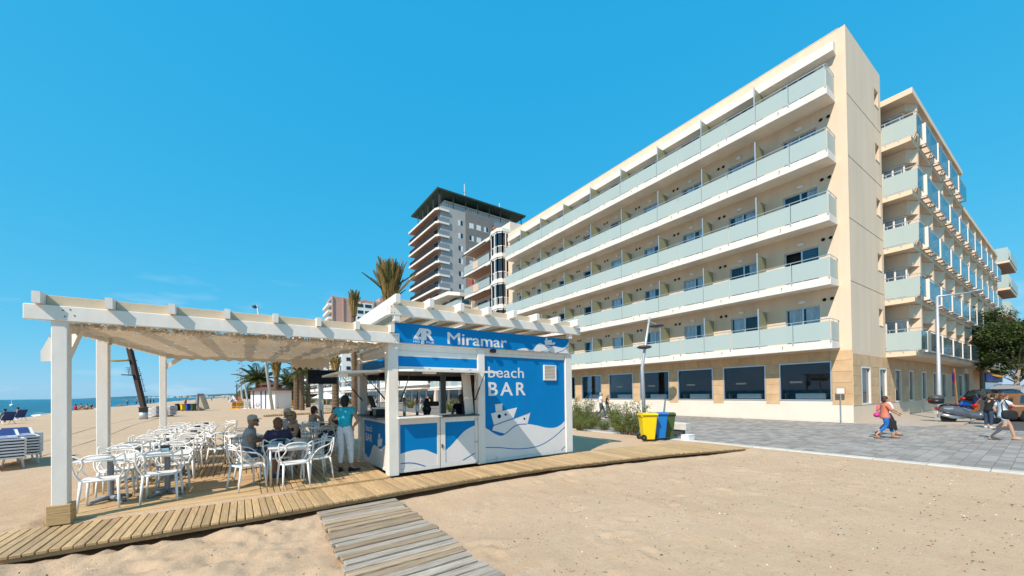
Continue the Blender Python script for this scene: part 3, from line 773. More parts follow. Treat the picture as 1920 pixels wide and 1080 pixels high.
wc = MB(); wc.box(-1.08,.6,0,-1.07,.8,2.05); wc.box(-1.08,1.6,0,-1.07,1.84,2.05); wc.box(-1.09,.8,.8,-1.08,1.6,2.05); wc_m = wc.mesh('curtain', M['curtain'])
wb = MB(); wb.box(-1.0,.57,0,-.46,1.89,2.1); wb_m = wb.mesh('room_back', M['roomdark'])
ln = PITCH-.34
g1 = MB(); g1.box(.0,-.34,-.04,.07,.03,1.28); gside = g1.mesh('glass_return', M['slabwhite'])
g2 = MB(); g2.box(.10,-.335,.02,ln-.12,-.315,1.16); gfront = g2.mesh('glass_panel', M['tint'])
g3 = MB(); g3.tube([(.0,-.30,1.3),(ln-.1,-.30,1.3)], .03, 6); g3.box(ln-.13,-.32,0,ln-.09,-.29,1.3); g3.box(.1,-.33,-.05,ln-.1,-.28,.0); grail = g3.mesh('handrail', M['alu'])
g4 = MB()
for q in (.5,1.6,2.7): g4.box(q-.03,-.33,-.09,q+.03,-.0,.0)
gcl = g4.mesh('glass_clamp', M['galv'])
for k in range(5):
    z = SF[k]+.34; nb_k = NTOP if k == 4 else len(pil)
    for i in range(nb_k):
        p = pil[i]
        fs_ = (.5 if i == 0 else 1, 1, 1)
        inst('window_block', blk_m, HOTEL, (p-(.08 if i == 0 else 0),YF,z), (0,0,0), fs_, world=True)
        wo_ = inst('window', wf_m, HOTEL, (p-(.08 if i == 0 else 0),YF,z), (0,0,0), fs_, world=True)
        inst('pane', wp_m, wo_); inst('room_back', wb_m, wo_)
        if i < 8: inst('curtain', wc_m, wo_)
        if i < nb_k-1:
            for nm, me_ in (('glass_return',gside),('glass_panel',gfront),('handrail',grail),('glass_clamp',gcl)):
                inst(nm, me_, HOTEL, (p+.17,YF,z), world=True)
    # the first, open-ended balcony beside the corner block
    mb = MB(); mb.box(SW_+.02, 4.72, z+.05, SW_+.04, 6.28, z+1.18); mb.build('glass_panel', M['frost'], HOTEL)
    mb = MB(); mb.box(SW_+.1, 4.70, z+.05, pil[0]-.2, 4.72, z+1.18); mb.build('glass_panel', M['tint'], HOTEL)
    mb = MB(); mb.tube([(SW_+.03,6.28,z+1.36),(SW_+.03,4.72,z+1.36),(pil[0]-.15,4.72,z+1.36)], .025, 6)
    for yy in (6.1,5.4,4.8): mb.box(SW_+.02,yy,z+1.18,SW_+.04,yy+.03,z+1.36)
    mb.box(SW_+.01,4.74,z-.03,SW_+.05,6.26,z+.03); mb.build('handrail', M['alu'], HOTEL)
    for yy in (4.9,5.5,6.1): inst('glass_clamp', clamp_m, HOTEL, (SW_+.04,yy,z-.08), world=True)
    inst('wall_lamp', lampm, HOTEL, (34.2,6.9,z+2.7), world=True)
FL_A = R(1.9); FLR = Matrix.Rotation(-FL_A, 3, 'Z')
for o in list(HOTEL.children):
    if o.name not in FLANK0: o.location = FLR @ o.location; o.rotation_euler.z -= FL_A

# dining tables seen through the panes
dt = thing('dining_table', 'x', 'dining table', (0,0,0), 0, 'dining tables behind the hotel windows')
tb = MB(); tb.cbox(-.45,-.75,.66,.45,.75,.99,.02); tb.build('tablecloth', M['cloth'], dt, local=True)
tb = MB(); tb.box(-.05,-.05,.0,.05,.05,.66); tb.build('leg', M['darkgrey'], dt, local=True)
tb = MB(); tb.lathe([(.05,.99),(.035,1.02),(.035,1.16),(.012,1.2),(.012,1.26)], 8, (.05,.3,0)); tb.build('bottle', M['black'], dt, local=True)
dc = thing('dining_chair', 'x', 'dining chair', (0,0,0), 0, 'dining chairs behind the hotel windows')
tb = MB(); tb.box(-.22,-.22,.42,.22,.22,.48); tb.build('seat', M['chairwood'], dc, local=True)
tb = MB(); tb.box(-.22,-.24,.48,.22,-.20,1.0); tb.build('backrest', M['chairwood'], dc, local=True)
lg = MB(); lg.box(-.02,-.02,0,.02,.02,.42)
for sx_ in (-.19,.19):
    for sy_ in (-.19,.19): o_ = MB().box(sx_-.02,sy_-.02,0,sx_+.02,sy_+.02,.42).build('leg', M['chairwood'], dc, local=True)
WORDS = ['nearest the street corner','second from the street corner','third from the street corner','fourth from the street corner','fifth from the street corner','sixth from the street corner']
for i in range(6):
    a, b = gw[i]; c = a+(b-a)*.42
    o_ = dt if i == 0 else dup(dt, (0,0,0)); o_.location = (HX+.64, c, .68); o_['label'] = 'white clothed dining table inside the hotel window ' + WORDS[i]
    for s_, nm in ((1.15,'left of'),(-1.15,'right of')):
        o_ = dc if (i == 0 and s_ > 0) else dup(dc, (0,0,0)); o_.location = (HX+.64, c+s_, .68); o_.rotation_euler = (0,0, math.pi if s_ > 0 else 0)
        o_['label'] = 'tan dining chair %s the table inside the hotel window %s' % (nm, WORDS[i])
# small menu board on the hotel corner pier
t_ = thing('menu_sign', 'small framed menu board on a thin post at the hotel corner', 'sign', (27.2,6.75,0))
MB().box(27.18,6.74,0,27.21,6.77,1.95).build('post', M['alu'], t_)
MB().box(27.16,6.55,1.62,27.2,6.96,1.98).build('frame', M['chairwood'], t_)
MB().box(27.15,6.59,1.66,27.162,6.92,1.94).build('sheet', M['cloth'], t_)
# ================================================================== OTHER BUILDINGS
M['bgwall'] = mat('pale_render', (.68,.60,.52), .85, (.5,.08)); M['bggrey'] = mat('grey_panel', (.40,.375,.355), .85, (.4,.08))
M['bgdark'] = mat('grey_brick', (.20,.19,.175), .9, (1,.1)); M['soffit'] = mat('brown_soffit', (.36,.20,.13), .8)
M['winwhite'] = mat('white_blind', (.70,.70,.68), .7); M['green'] = mat('dark_green_roof', (.03,.055,.035), .7)
M['pink'] = mat('pink_brick', (.50,.30,.235), .85, (.6,.08)); M['bgw2'] = mat('bright_render', (.76,.74,.70), .8, (.3,.06)); M['brickred'] = mat('red_brick', (.26,.075,.045), .85, (3,.2))
M['peach'] = mat('peach_render', (.66,.46,.33), .85)
# neighbour with glazed corner bays
nb_ = thing('apartment_building', 'cream apartment house with glazed corner bays and brown balcony soffits beside the hotel', 'apartment building', (26.5,39.8,0))
NX = 26.5
mb = MB(); mb.box(NX+2.2, 39.75, 0, NX+14, 50.6, 22.7); mb.build('wall', M['bgwall'], nb_)
for i, z in enumerate([2.9+3.28*k for k in range(7)]):
    # slab with a chamfered corner
    poly = [(NX+2.6,39.75),(NX+.2,39.75),(NX-.25,40.3),(NX-.25,41.7),(NX+.35,43.0),(NX+.35,50.3),(NX+2.6,50.3)]
    s_ = MB().prism(poly, 'z', z, z+.42).build('balcony_slab', M['slabwhite'], nb_)
    MB().prism([(NX+2.4,42.9),(NX+.55,43.1),(NX+.55,50.1),(NX+2.4,50.1)], 'z', z-.012, z-.002).build('soffit', M['soffit'], nb_)
    if i == 6: continue
    z2 = z+.42; top = z+3.28
    # glazed bay: three faces
    bay = [(NX+1.3,39.85),(NX+.3,39.85),(NX-.12,40.4),(NX-.12,41.6),(NX+.4,42.8),(NX+2.2,42.8)]
    fr = MB(); pn = MB()
    for (x0,y0),(x1,y1) in zip(bay[:-1], bay[1:]):
        n = 2 if math.hypot(x1-x0,y1-y0) > .9 else 1
        for q in range(n+1):
            x, y = x0+(x1-x0)*q/n, y0+(y1-y0)*q/n; fr.box(x-.06,y-.06,z2,x+.06,y+.06,top)
        fr.beam((x0,y0,z2+1.0),(x1,y1,z2+1.0),.08,.10); fr.beam((x0,y0,top-.1),(x1,y1,top-.1),.1,.18); fr.beam((x0,y0,z2+.06),(x1,y1,z2+.06),.1,.12)
        L_ = math.hypot(x1-x0,y1-y0)
        for q in range(1, int(L_/.16)):
            f_ = q*.16/L_; fr.box(x0+(x1-x0)*f_-.02,y0+(y1-y0)*f_-.02,z2+.1,x0+(x1-x0)*f_+.02,y0+(y1-y0)*f_+.02,z2+1.0)
        pn.beam((x0+.04,y0+.03,(z2+top)/2),(x1+.04,y1+.03,(z2+top)/2),.02,top-z2-.1)
    w_ = fr.build('bay_window', M['whiteplastic'], nb_); pn.build('pane', M['panedark'], w_)
    MB().box(NX+.30,43.1,z2+.05,NX+.34,46.1,z2+1.1).build('glass_panel', M['clearglass'], nb_)
    MB().box(NX+.28,46.1,z2,NX+.42,47.5,z2+1.05).build('parapet', M['peach'], nb_)
    MB().box(NX+.30,47.5,z2+.05,NX+.34,50.2,z2+1.1).build('glass_panel', M['clearglass'], nb_)
    MB().tube([(NX+.32,43.1,z2+1.13),(NX+.32,50.2,z2+1.13)], .03, 6).build('handrail', M['alu'], nb_)
    MB().box(NX+2.1,43.4,z2,NX+2.19,46,z2+2.3).build('window', M['panedark'], nb_)
    MB().box(NX+2.1,46.8,z2,NX+2.19,49.4,z2+2.3).build('window', M['panedark'], nb_)
    if i in (3,4,5):
        MB().beam((NX+.35,44,top-.06),(NX-.15,44,top-.35),5.5 if False else .1,.05).build('awning_arm', M['darkgrey'], nb_)
        MB().tube([(NX-.1,43.4,top-.28),(NX-.1,49.9,top-.28)], .09, 8).build('awning_roll', M['darkgrey'], nb_)
MB().box(NX+1.5,39.8,22.9,NX+6,42,24.1).build('roof_room', M['bgwall'], nb_)
# low house beyond with an attic terrace
lo_ = thing('low_house', 'low cream house with gabled attic canopy and red brick chimney', 'house', (27,51,0))
MB().box(28.5,51,0,40,64,16.6).build('wall', M['bgwall'], lo_)
mb = MB(); mb.prism([(50.9,17.2),(55.0,18.3),(63,18.6),(63,18.1),(55.0,17.7),(50.9,16.7)], 'x', 26.4, 34); mb.build('roof', M['slabwhite'], lo_)
MB().box(29.5,52.6,17.5,30.6,54.2,20.6).build('chimney', M['brickred'], lo_)
for k in range(5):
    MB().box(26.9,51.2,2.9+3.1*k,28.5,63.8,3.2+3.1*k).build('balcony_slab', M['slabwhite'], lo_)
    MB().box(26.92,51.3,3.2+3.1*k,26.97,63.7,4.2+3.1*k).build('parapet', M['clearglass'], lo_)
    for q in range(3): MB().box(28.42,52+q*4,3.3+3.1*k,28.5,54.4+q*4,5.4+3.1*k).build('window', M['panedark'], lo_)
for q in range(3): MB().box(28.42,52+q*4,.2,28.52,55+q*4,2.6).build('shopfront', M['panedark'], lo_)
MB().box(26.5,51.2,2.6,28.5,63.8,2.75).build('shop_canopy', M['bgw2'], lo_)

# tower block
TX, TY = 39.3, 86.6
tw = thing('tower_block', 'tall grey tower block with brown balconies and dark green roof canopy', 'tower', (TX,TY,0))
MB().box(TX+.8,TY+.4,0,TX+7.6,TY+19,49.2).build('wall', M['bggrey'], tw)
MB().box(TX+7.6,TY+.2,0,TX+15.8,TY+17,49.6).build('wall', M['bgdark'], tw)
MB().box(TX+15.8,TY+1.6,0,TX+25,TY+17,47.5).build('wall', M['bggrey'], tw)
MB().box(TX+3,TY+3,49.2,TX+24,TY+14,52.2).build('roof_room', M['bgw2'], tw)
mb = MB(); mb.box(TX-.4,TY-.3,52.75,TX+27,TY+18,53.15); mb.build('roof_canopy', M['green'], tw)
mb = MB()
for x in np.arange(TX+.5, TX+26, 3.6): mb.box(x,TY+.3,49.3,x+.2,TY+.5,52.74)
for y in np.arange(TY+.5, TY+17, 3.5): mb.box(TX+.3,y,48.6,TX+.5,y+.2,52.74)
mb.build('canopy_post', M['darkgrey'], tw)
rl = MB()
rl.box(TX+.8,TY+.3,50.2,TX+26,TY+.36,50.3)
for x in np.arange(TX+1, TX+26, .6): rl.box(x,TY+.3,49.3,x+.06,TY+.36,50.3)
rl.build('roof_railing', M['darkgrey'], tw)
bs = MB().prism([(-.0,-.0),(2.9,-.0),(2.9,1.5),(1.4,1.5),(1.4,18.5),(-1.0,18.5),(-.6,1.0)], 'z', .2, .7).mesh('balcony_slab', M['slabwhite'])
bsf = MB().prism([(.15,.15),(2.7,.15),(2.7,1.3),(1.2,1.3),(1.2,18.3),(-.9,18.3),(-.5,1.0)], 'z', .13, .198).mesh('soffit', M['soffit'])
br = MB(); br.box(-.75,1.2,.75,-.65,18.4,1.75); br_m = br.mesh('parapet', M['blackmat'])
br2 = MB(); br2.box(0,.02,1.7,2.85,.08,1.78)
for x in np.arange(0, 2.9, .16): br2.box(x,.02,.75,x+.04,.08,1.7)
br2.box(0,.03,.75,2.85,.05,1.7); br2_m = br2.mesh('railing', M['grey'])
bd = MB()
for y in (2.5,7,11.5): bd.box(.72,y,.8,.8,y+3,3.0)
bd_m = bd.mesh('window', M['panedark'])
for k in range(14):
    z = 47.6-3.3*k
    s_ = inst('balcony_slab', bs, tw, (0,0,z)); inst('soffit', bsf, s_)
    if k == 0: pass
    else:
        inst('parapet', br_m, tw, (0,0,z)); inst('railing', br2_m, tw, (0,0,z)); inst('window', bd_m, tw, (.05,.0,z))
wn = MB().box(0,-.04,0,1.3,.05,1.25).mesh('window', M['winwhite']); wn2 = MB().box(0,-.05,0,.62,.04,1.25).mesh('pane', M['panedark'])
fw_ = MB(); fw_.box(-.1,-.03,-.12,1.4,.03,0); wsill = fw_.mesh('sill', M['bgw2'])
for k in range(13):
    z = 45.4-3.3*k
    for x, dark in ((5.6,1),(8.7,0),(10.9,0),(13.2,0)):
        y0 = TY+.4 if x < 7 else TY+.2
        w_ = inst('window', wn, tw, (x, y0-TY, z)); inst('sill', wsill, w_)
        if dark or random.random() < .35: inst('pane', wn2, w_, (.62*random.randrange(2), 0, 0))
for k in range(6):
    z = 46.6-3.3*k
    mb = MB(); mb.box(TX+15.9,TY-.9,z,TX+25.4,TY+2.0,z+.6); mb.build('balcony_slab', M['soffit'], tw)
    mb = MB(); mb.box(TX+15.9,TY-.85,z+.6,TX+25.4,TY-.8,z+1.5); mb.build('parapet', M['grey'], tw)
for x, h in ((9.5,5.6),(20.8,3.5)):
    mb = MB(); mb.tube([(TX+x,TY+4,53.2),(TX+x,TY+4,53.2+h)], .16, 6); mb.box(TX+x-.5,TY+3.9,53.2+h*.6,TX+x+.5,TY+4.1,53.3+h*.6); mb.build('roof_mast', M['galv'], tw)
# pink tower far behind
pc = dep(622,555,172); px_, py_, ph = pc.x, pc.y, pc.z
pk_ = thing('pink_tower', 'pink brick tower block far behind the pergola with pale balconies', 'tower', (px_,py_,0))
MB().box(px_,py_,0,px_+34,py_+15,ph).build('wall', M['pink'], pk_)
MB().box(px_+22,py_+2,ph,px_+28,py_+8,ph+2.6).build('roof_room', M['pink'], pk_)
MB().box(px_+31,py_+4,0,px_+40,py_+16,ph-5).build('wall', M['pink'], pk_)
MB().box(px_+10,py_-.35,0,px_+18,py_+.0,ph-1.5).build('stair_panel', M['bgw2'], pk_)
mb = MB()
for x in (0,4.5,9.0,18.2): mb.box(px_+x,py_-.5,0,px_+x+.5,py_,ph)
mb.build('rib', M['pink'], pk_)
for k in range(14):
    z = ph-3.6-3.1*k
    MB().box(px_-1.5,py_+.5,z-.6,px_-.002,py_+15,z+.5).build('balcony_slab', M['bgw2'], pk_)
    MB().box(px_-.06,py_+1,z+.55,px_-.003,py_+13,z+2.4).build('window', M['panedark'], pk_)
    f_ = MB().box(px_+22.5,py_-.08,z,px_+26.5,py_,z+1.6).build('window', M['winwhite'], pk_)
    MB().box(px_+23,py_-.12,z+.2,px_+24.7,py_-.08,z+1.4).build('pane', M['panedark'], f_)
    f_ = MB().box(px_+11,py_-.45,z,px_+13.6,py_-.35,z+1.5).build('window', M['panedark'], pk_)
    f_ = MB().box(px_+14.4,py_-.45,z,px_+17.4,py_-.35,z+1.5).build('window', M['panedark'], pk_)
# stepped white apartment blocks along the promenade
def block(label, x0, y0, x1, y1, floors, fh, wallm, slabm, step=0, shop=True):
    b = thing('apartment_block', label, 'apartment block', (x0,y0,0), 0, 'apartment blocks along the promenade')
    h = floors*fh+.9
    MB().box(x0,y0,0,x1,y1,h-(fh if step else 0)).build('wall', wallm, b)
    if step: MB().box(x0+step,y0+step,h-fh,x1,y1-step,h).build('roof_room', wallm, b)
    for k in range(1, floors):
        z = .9+k*fh; ins = step*max(0, k-floors+3)*.6
        MB().box(x0-1.5+ins,y0+.3,z-.25,x0-.001,y1-.3,z).build('balcony_slab', slabm, b)
        MB().box(x0-1.48+ins,y0+.35,z,x0-1.4+ins,y1-.35,z+.95).build('parapet', slabm if k % 2 else M['clearglass'], b)
        n = int((y1-y0)/4)
        for q in range(n):
            yy = y0+1+q*(y1-y0-1)/n
            MB().box(x0-.08,yy,z+.1,x0-.002,yy+2.4,z+2.2).build('window', M['panedark'], b)
            if (q+k) % 3 == 0:
                MB().beam((x0-.1,yy+1.2,z+2.4),(x0-1.6,yy+1.2,z+1.8),2.8,.05).build('awning', M['cloth'], b)
        n = int((x1-x0)/5)
        for q in range(n): MB().box(x0+1.5+q*5,y0-.06,z+.6,x0+3+q*5,y0-.001,z+1.9).build('window', M['panedark'], b)
    if shop:
        MB().box(x0-2.6,y0+.5,2.9,x0-.001,y1-.5,3.15).build('shop_canopy', M['bgw2'], b)
        n = int((y1-y0)/4)
        for q in range(n): MB().box(x0-.1,y0+1+q*4,.2,x0-.003,y0+4+q*4,2.6).build('shopfront', M['panedark'], b)
    return b
block('white apartment block with stepped balconies right behind the clump of promenade palms', 29,150,50,205,6,3.3,M['bgw2'],M['bgw2'],2.0)
block('long cream block with white balcony bands left of the stepped white one', 29.5,212,50,300,7,3.3,M['bgwall'],M['bgw2'],2.0)
block('low white block with shop canopy between the stepped white block and the tower', 29,101,46,146,3,3.0,M['bgw2'],M['bgw2'])
block('cream low rise with shop canopy next to the gabled low house', 29,66,44,82,4,3.1,M['bgwall'],M['bgw2'])
block('white low rise with glass balconies below the tower block', 29,83,39,97,4,3.1,M['bgw2'],M['bgw2'])
# block at the far end of the side street with deep glazed balconies, in line with the hotel flank
FEA = -FL_A
fe = thing('apartment_block', 'pale block with stacked protruding glass balconies at the far end of the side street', 'apartment block', (HX,HY,0), FEA)
def fb(nm, mt, x0, y0, z0, x1, y1, z1, par=fe): MB().box(x0-HX,y0-HY,z0,x1-HX,y1-HY,z1).build(nm, mt, par, local=True)
fb('wall', M['cream2'], 72.7,6.3,0,88,20,17.3)
for k in range(4):
    z = 3.92+3.34*(k+1)
    fb('balcony_slab', M['cream2'], 77,4.3,z,85,6.28,z+.28); fb('soffit', M['soffit'], 77.1,4.4,z-.03,84.9,6.2,z-.002)
    for q in range(6): fb('fin', M['frost'], 77+q*1.55,4.4,z+.3,77.12+q*1.55,6.2,z+1.9)
    fb('glass_panel', M['frost'], 77.1,4.23,z+.3,84.9,4.29,z+1.35); fb('window', M['panedark'], 77.5,6.2,z+.4,84.5,6.29,z+2.6)
sh = thing('shop', 'blue fronted shop with orange awning under the street tree', 'shop', (HX,HY,0), FEA)
fb('fascia', mat('shop_blue', (.01,.05,.25), .5), 74,6.08,2.6,90,6.27,3.7, sh); fb('shopfront', M['panedark'], 74,6.14,.1,90,6.275,2.5, sh)
mb = MB(); mb.add([(67-HX,-.12,4.0),(73-HX,-.12,4.0),(73-HX,-1.7,3.1),(67-HX,-1.7,3.1),(67-HX,-.12,3.9),(73-HX,-.12,3.9),(73-HX,-1.7,3.0),(67-HX,-1.7,3.0)], [(0,1,2,3),(7,6,5,4),(3,2,6,7),(0,3,7,4),(1,5,6,2)]); mb.build('awning', mat('orange_awning', (.55,.22,.02), .8), sh, local=True)
# ================================================================== BEACH BAR KIOSK
KX0, KX1, KY0, KY1, KZ0 = 2.57, 7.76, 8.14, 10.9, .16
K = thing('beach_kiosk', 'white and blue beach bar kiosk with hatches open and small pergola on its roof', 'kiosk', (KX0,KY0,KZ0))
def kp(x, y, Y=KY0-.0): p = ony(x, y, Y); return (p.x, p.z)
def k5(x, y): return kp(660+x/3.0, 540+y/3.0)       # from an enlarged view of the kiosk front
def post(x0,y0,x1,y1,z0,z1): MB().cbox(x0,y0,z0,x1,y1,z1,.012).build('corner_post', M['white'], K)
post(2.47,8.085,2.695,8.32,KZ0,3.02); post(4.68,8.11,4.885,8.3,KZ0,3.0); post(7.60,8.10,7.86,8.34,KZ0,3.02)
post(2.50,10.66,2.70,10.9,KZ0,3.0); post(7.6,10.66,7.8,10.9,KZ0,3.0); post(4.90,10.78,5.08,10.9,1.3,2.6)
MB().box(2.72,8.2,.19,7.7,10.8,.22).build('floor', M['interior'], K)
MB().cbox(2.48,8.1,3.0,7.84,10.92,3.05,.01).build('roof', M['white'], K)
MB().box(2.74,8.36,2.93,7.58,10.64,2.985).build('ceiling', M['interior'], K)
# horizontal boards above the hatches
for z0, z1 in ((2.745,2.87),(2.873,2.998)):
    MB().cbox(2.698,8.15,z0,4.678,8.19,z1,.005).build('cladding_board', M['white'], K)
    MB().cbox(2.575,8.325,z0,2.61,10.655,z1,.005).build('cladding_board', M['white'], K)
for z0, z1 in ((2.845,2.92),(2.923,2.998)): MB().cbox(4.888,8.14,z0,7.598,8.18,z1,.005).build('cladding_board', M['white'], K)
MB().box(2.698,8.15,2.525,4.678,8.19,2.742).build('blue_panel', M['blue'], K)
MB().box(2.58,8.325,2.525,2.61,10.655,2.742).build('blue_panel', M['blue'], K)
MB().cbox(2.698,8.14,2.44,4.678,8.2,2.522,.006).build('hatch_lintel', M['white'], K)
MB().cbox(2.565,8.325,2.44,2.62,10.655,2.522,.006).build('hatch_lintel', M['white'], K)
for x in (2.95,3.4,3.95,4.45): MB().box(x,8.125,2.455,x+.06,8.142,2.49).build('hinge', M['steel'], K)
# hatches propped open
def hatch(p0, ux, L_, out, dep_, z):   # flap lying nearly level; ux along the wall, out away from it
    b = MB(); u = Vector(ux); o = Vector(out); p0 = Vector(p0); dz = Vector((0,0,-.05))
    a, b1, c, d = p0, p0+u*L_, p0+u*L_+o*dep_+dz, p0+o*dep_+dz; t = Vector((0,0,.045))
    b.add([a,b1,c,d,a+t,b1+t,c+t,d+t], [(0,3,2,1),(4,5,6,7),(0,1,5,4),(1,2,6,5),(2,3,7,6),(3,0,4,7)])
    h = b.build('hatch', M['white'], K); return h
h1 = hatch((2.70,8.13,2.41),(1,0,0),1.97,(0,-1,0),.92,0)
MB().tube([(4.02,7.5,2.38),(4.02,7.5,2.34),(4.24,7.5,2.34),(4.24,7.5,2.38)], .012, 6).build('handle', M['alu'], h1)
MB().box(3.02,7.42,2.33,3.28,7.56,2.372).build('hatch_lamp', M['whiteplastic'], h1)
h2 = hatch((2.56,8.36,2.41),(0,1,0),2.28,(-1,0,0),.98,0)
MB().box(1.62,8.6,2.30,1.78,8.82,2.365).build('hatch_lamp', M['whiteplastic'], h2)
for a, b in (((2.76,8.16,1.75),(2.80,7.62,2.37)),((4.62,8.16,1.75),(4.58,7.62,2.37)),((2.55,8.42,1.75),(2.05,8.46,2.37)),((2.55,10.58,1.75),(2.05,10.54,2.37))):
    m_ = tuple((p+q)/2 for p,q in zip(a,b))
    g_ = MB(); g_.tube([a, m_], .016, 6); g_.tube([m_, b], .008, 6); g_.build('gas_strut', M['black'], K)
# lower front: fixed panel and door, with printed panels
def framed(x0,x1,z0,z1,bx0,bx1,bz0,bz1,nm):
    b = MB(); y0, y1 = 8.135, 8.19
    b.box(x0,y0,z0,bx0,y1,z1); b.box(bx1,y0,z0,x1,y1,z1); b.box(bx0,y0,z0,bx1,y1,bz0); b.box(bx0,y0,bz1,bx1,y1,z1)
    f = b.build(nm, M['white'], K); MB().box(bx0,8.15,bz0,bx1,8.17,bz1).build('blue_panel', M['blue'], f); return f
p1 = framed(2.70,3.665,.20,1.375,2.735,3.60,.27,1.245,'front_panel')
p2 = framed(3.685,4.672,.20,1.36,3.80,4.60,.30,1.245,'door')
for z in (.24,.72,1.27):
    MB().tube([(4.58,8.12,z),(4.69,8.12,z)], .014, 6).build('hinge', M['steel'], p2)
MB().box(3.70,8.115,.66,3.735,8.135,.74).build('latch', M['darkgrey'], p2)
# big printed wall panel on the right
wp_ = MB().box(4.892,8.15,.205,7.592,8.185,2.84).build('wall_panel', M['blue'], K)
MB().box(4.89,8.138,.165,7.597,8.19,.225).build('bottom_rail', M['white'], K)
MB().box(6.2,8.1475,.23,6.206,8.151,2.84).build('panel_joint', M['blueline'], wp_)
# printed waves, boat and lines: flat print lying on the panels
def pts5(l): return [k5(*q) for q in l]
def flat(nm, poly, y, mt, par, t=.002): return MB().prism(poly, 'y', y, y-t).build(nm, mt, par)
def clampx(l, a, b): return [(min(max(x,a),b), z) for x,z in l]
def smooth(l, n=6):
    out = []; l = [Vector((*p,0)) for p in l]
    for i in range(len(l)-1):
        p0 = l[max(i-1,0)]; p1 = l[i]; p2 = l[i+1]; p3 = l[min(i+2,len(l)-1)]
        for k in range(n):
            t = k/n; q = .5*((2*p1)+(p2-p0)*t+(2*p0-5*p1+4*p2-p3)*t*t+(3*p1-p0-3*p2+p3)*t**3); out.append((q.x,q.y))
    out.append((l[-1].x,l[-1].y)); return out
def stroke(l, wd):
    out = []; lo_ = []
    for i, p in enumerate(l):
        a = l[max(i-1,0)]; b = l[min(i+1,len(l)-1)]; dx, dz = b[0]-a[0], b[1]-a[1]; n = math.hypot(dx,dz) or 1
        out.append((p[0]-dz/n*wd/2, p[1]+dx/n*wd/2)); lo_.append((p[0]+dz/n*wd/2, p[1]-dx/n*wd/2))
    return out+lo_[::-1]
yb = 8.1495
# boat first (its hull is cut off by the wave)
flat('boat_print', clampx(pts5([(783,706),(930,672),(908,735),(800,772)]),4.9,7.58), yb, M['greywhite'], wp_)
flat('boat_print', pts5([(806,655),(847,649),(846,690),(810,698)]), yb, M['greywhite'], wp_)
flat('boat_print', pts5([(800,772),(1004,699),(982,790),(900,830),(790,800)]), yb, M['greywhite'], wp_)
wave = smooth(pts5([(748,782),(775,798),(800,815),(838,829),(870,815),(905,785),(940,768),(985,765),(1040,773),(1090,785),(1140,786),(1175,770),(1197,748)]))
wave = clampx(wave, 4.894, 7.588)
flat('wave_print', wave+[(7.588,.23),(4.894,.23)], yb-.0022, M['greywhite'], wp_)
lines = [[(748,782),(775,798),(800,815),(838,829),(870,815),(905,785),(940,768),(985,765)], [(750,897),(830,898),(920,905),(1000,900),(1070,880),(1140,835),(1197,783)], [(1178,912),(1200,890)], [(770,785),(840,758),(925,728),(1000,700)]]
for l in lines: flat('line_print', stroke(clampx(smooth(pts5(l)),4.9,7.582), .022), yb-.0045, M['blueline'], wp_)
for cx, cy, r_ in ((829,722,.055),(865,712,.035),(970,735,.032)):
    x, z = k5(cx, cy); b = MB(); b.lathe([(r_,0),(r_,-.002),(r_-.014,-.002),(r_-.014,0),(r_,0)], 18, (x,yb-.0045,z), 'y'); b.build('porthole_print', M['blueline'], wp_)
# waves on the lower panels
w1 = clampx(smooth(pts5([(262,937),(310,922),(360,911),(410,910),(450,925),(484,938)])), 2.737, 3.598)
flat('wave_print', [(2.737,w1[0][1])]+w1+[(3.598,w1[-1][1]),(3.598,.275),(2.737,.275)], yb, M['greywhite'], p1)
flat('line_print', stroke(clampx(smooth(pts5([(264,990),(320,984),(370,990),(420,1006)])),2.74,3.59), .022), yb-.0025, M['blueline'], p1)
w2 = clampx(smooth(pts5([(525,917),(560,885),(600,840),(640,800),(693,772)])), 3.802, 4.598)
flat('wave_print', w2+[(4.598,w2[-1][1]),(4.598,.305),(3.802,.305)], yb, M['greywhite'], p2)
flat('line_print', stroke(pts5([(596,987),(640,960),(693,928)]), .022), yb-.0025, M['blueline'], p2)
# left face lower panel
def kl(x, y): p = onx(x, y, 2.572); return (p.y, p.z)
def k8(x, y): return kl(660+x/4.1538, 640+y/4.1538)
b = MB(); b.box(2.575,8.325,KZ0+.02,2.63,8.40,1.36); b.box(2.575,10.56,KZ0+.02,2.63,10.655,1.36); b.box(2.575,8.40,KZ0+.02,2.63,10.56,.24); b.box(2.575,8.40,1.25,2.63,10.56,1.36)
sp_ = b.build('side_panel', M['white'], K)
MB().box(2.59,8.40,.24,2.61,10.56,1.25).build('blue_panel', M['blue'], sp_)
def flatx(nm, poly, x, mt, par, t=.002): return MB().prism(poly, 'x', x, x-t).build(nm, mt, par)
lw = [(min(max(a,8.405),10.555), max(.245,c)) for a,c in smooth([k8(*q) for q in [(84,870),(105,880),(122,905),(138,880),(160,812),(185,815),(215,840),(245,815),(270,800)]])]
flatx('wave_print', lw+[(lw[-1][0],.243),(lw[0][0],.243)], 2.5885, M['greywhite'], sp_)
flatx('boat_print', [k8(*q) for q in [(194,765),(230,758),(226,815),(196,825)]], 2.5885, M['greywhite'], sp_)
flatx('boat_print', [k8(*q) for q in [(200,722),(214,718),(214,757),(202,760)]], 2.5885, M['greywhite'], sp_)
# counters
MB().cbox(2.66,7.98,1.378,3.67,8.6,1.415,.008).build('counter', M['white_lam'], K)
MB().cbox(3.672,8.1,1.362,4.72,8.6,1.392,.006).build('counter', M['darkgrey'], K)
MB().cbox(2.33,8.33,1.362,2.8,10.66,1.392,.006).build('counter', M['darkgrey'], K)
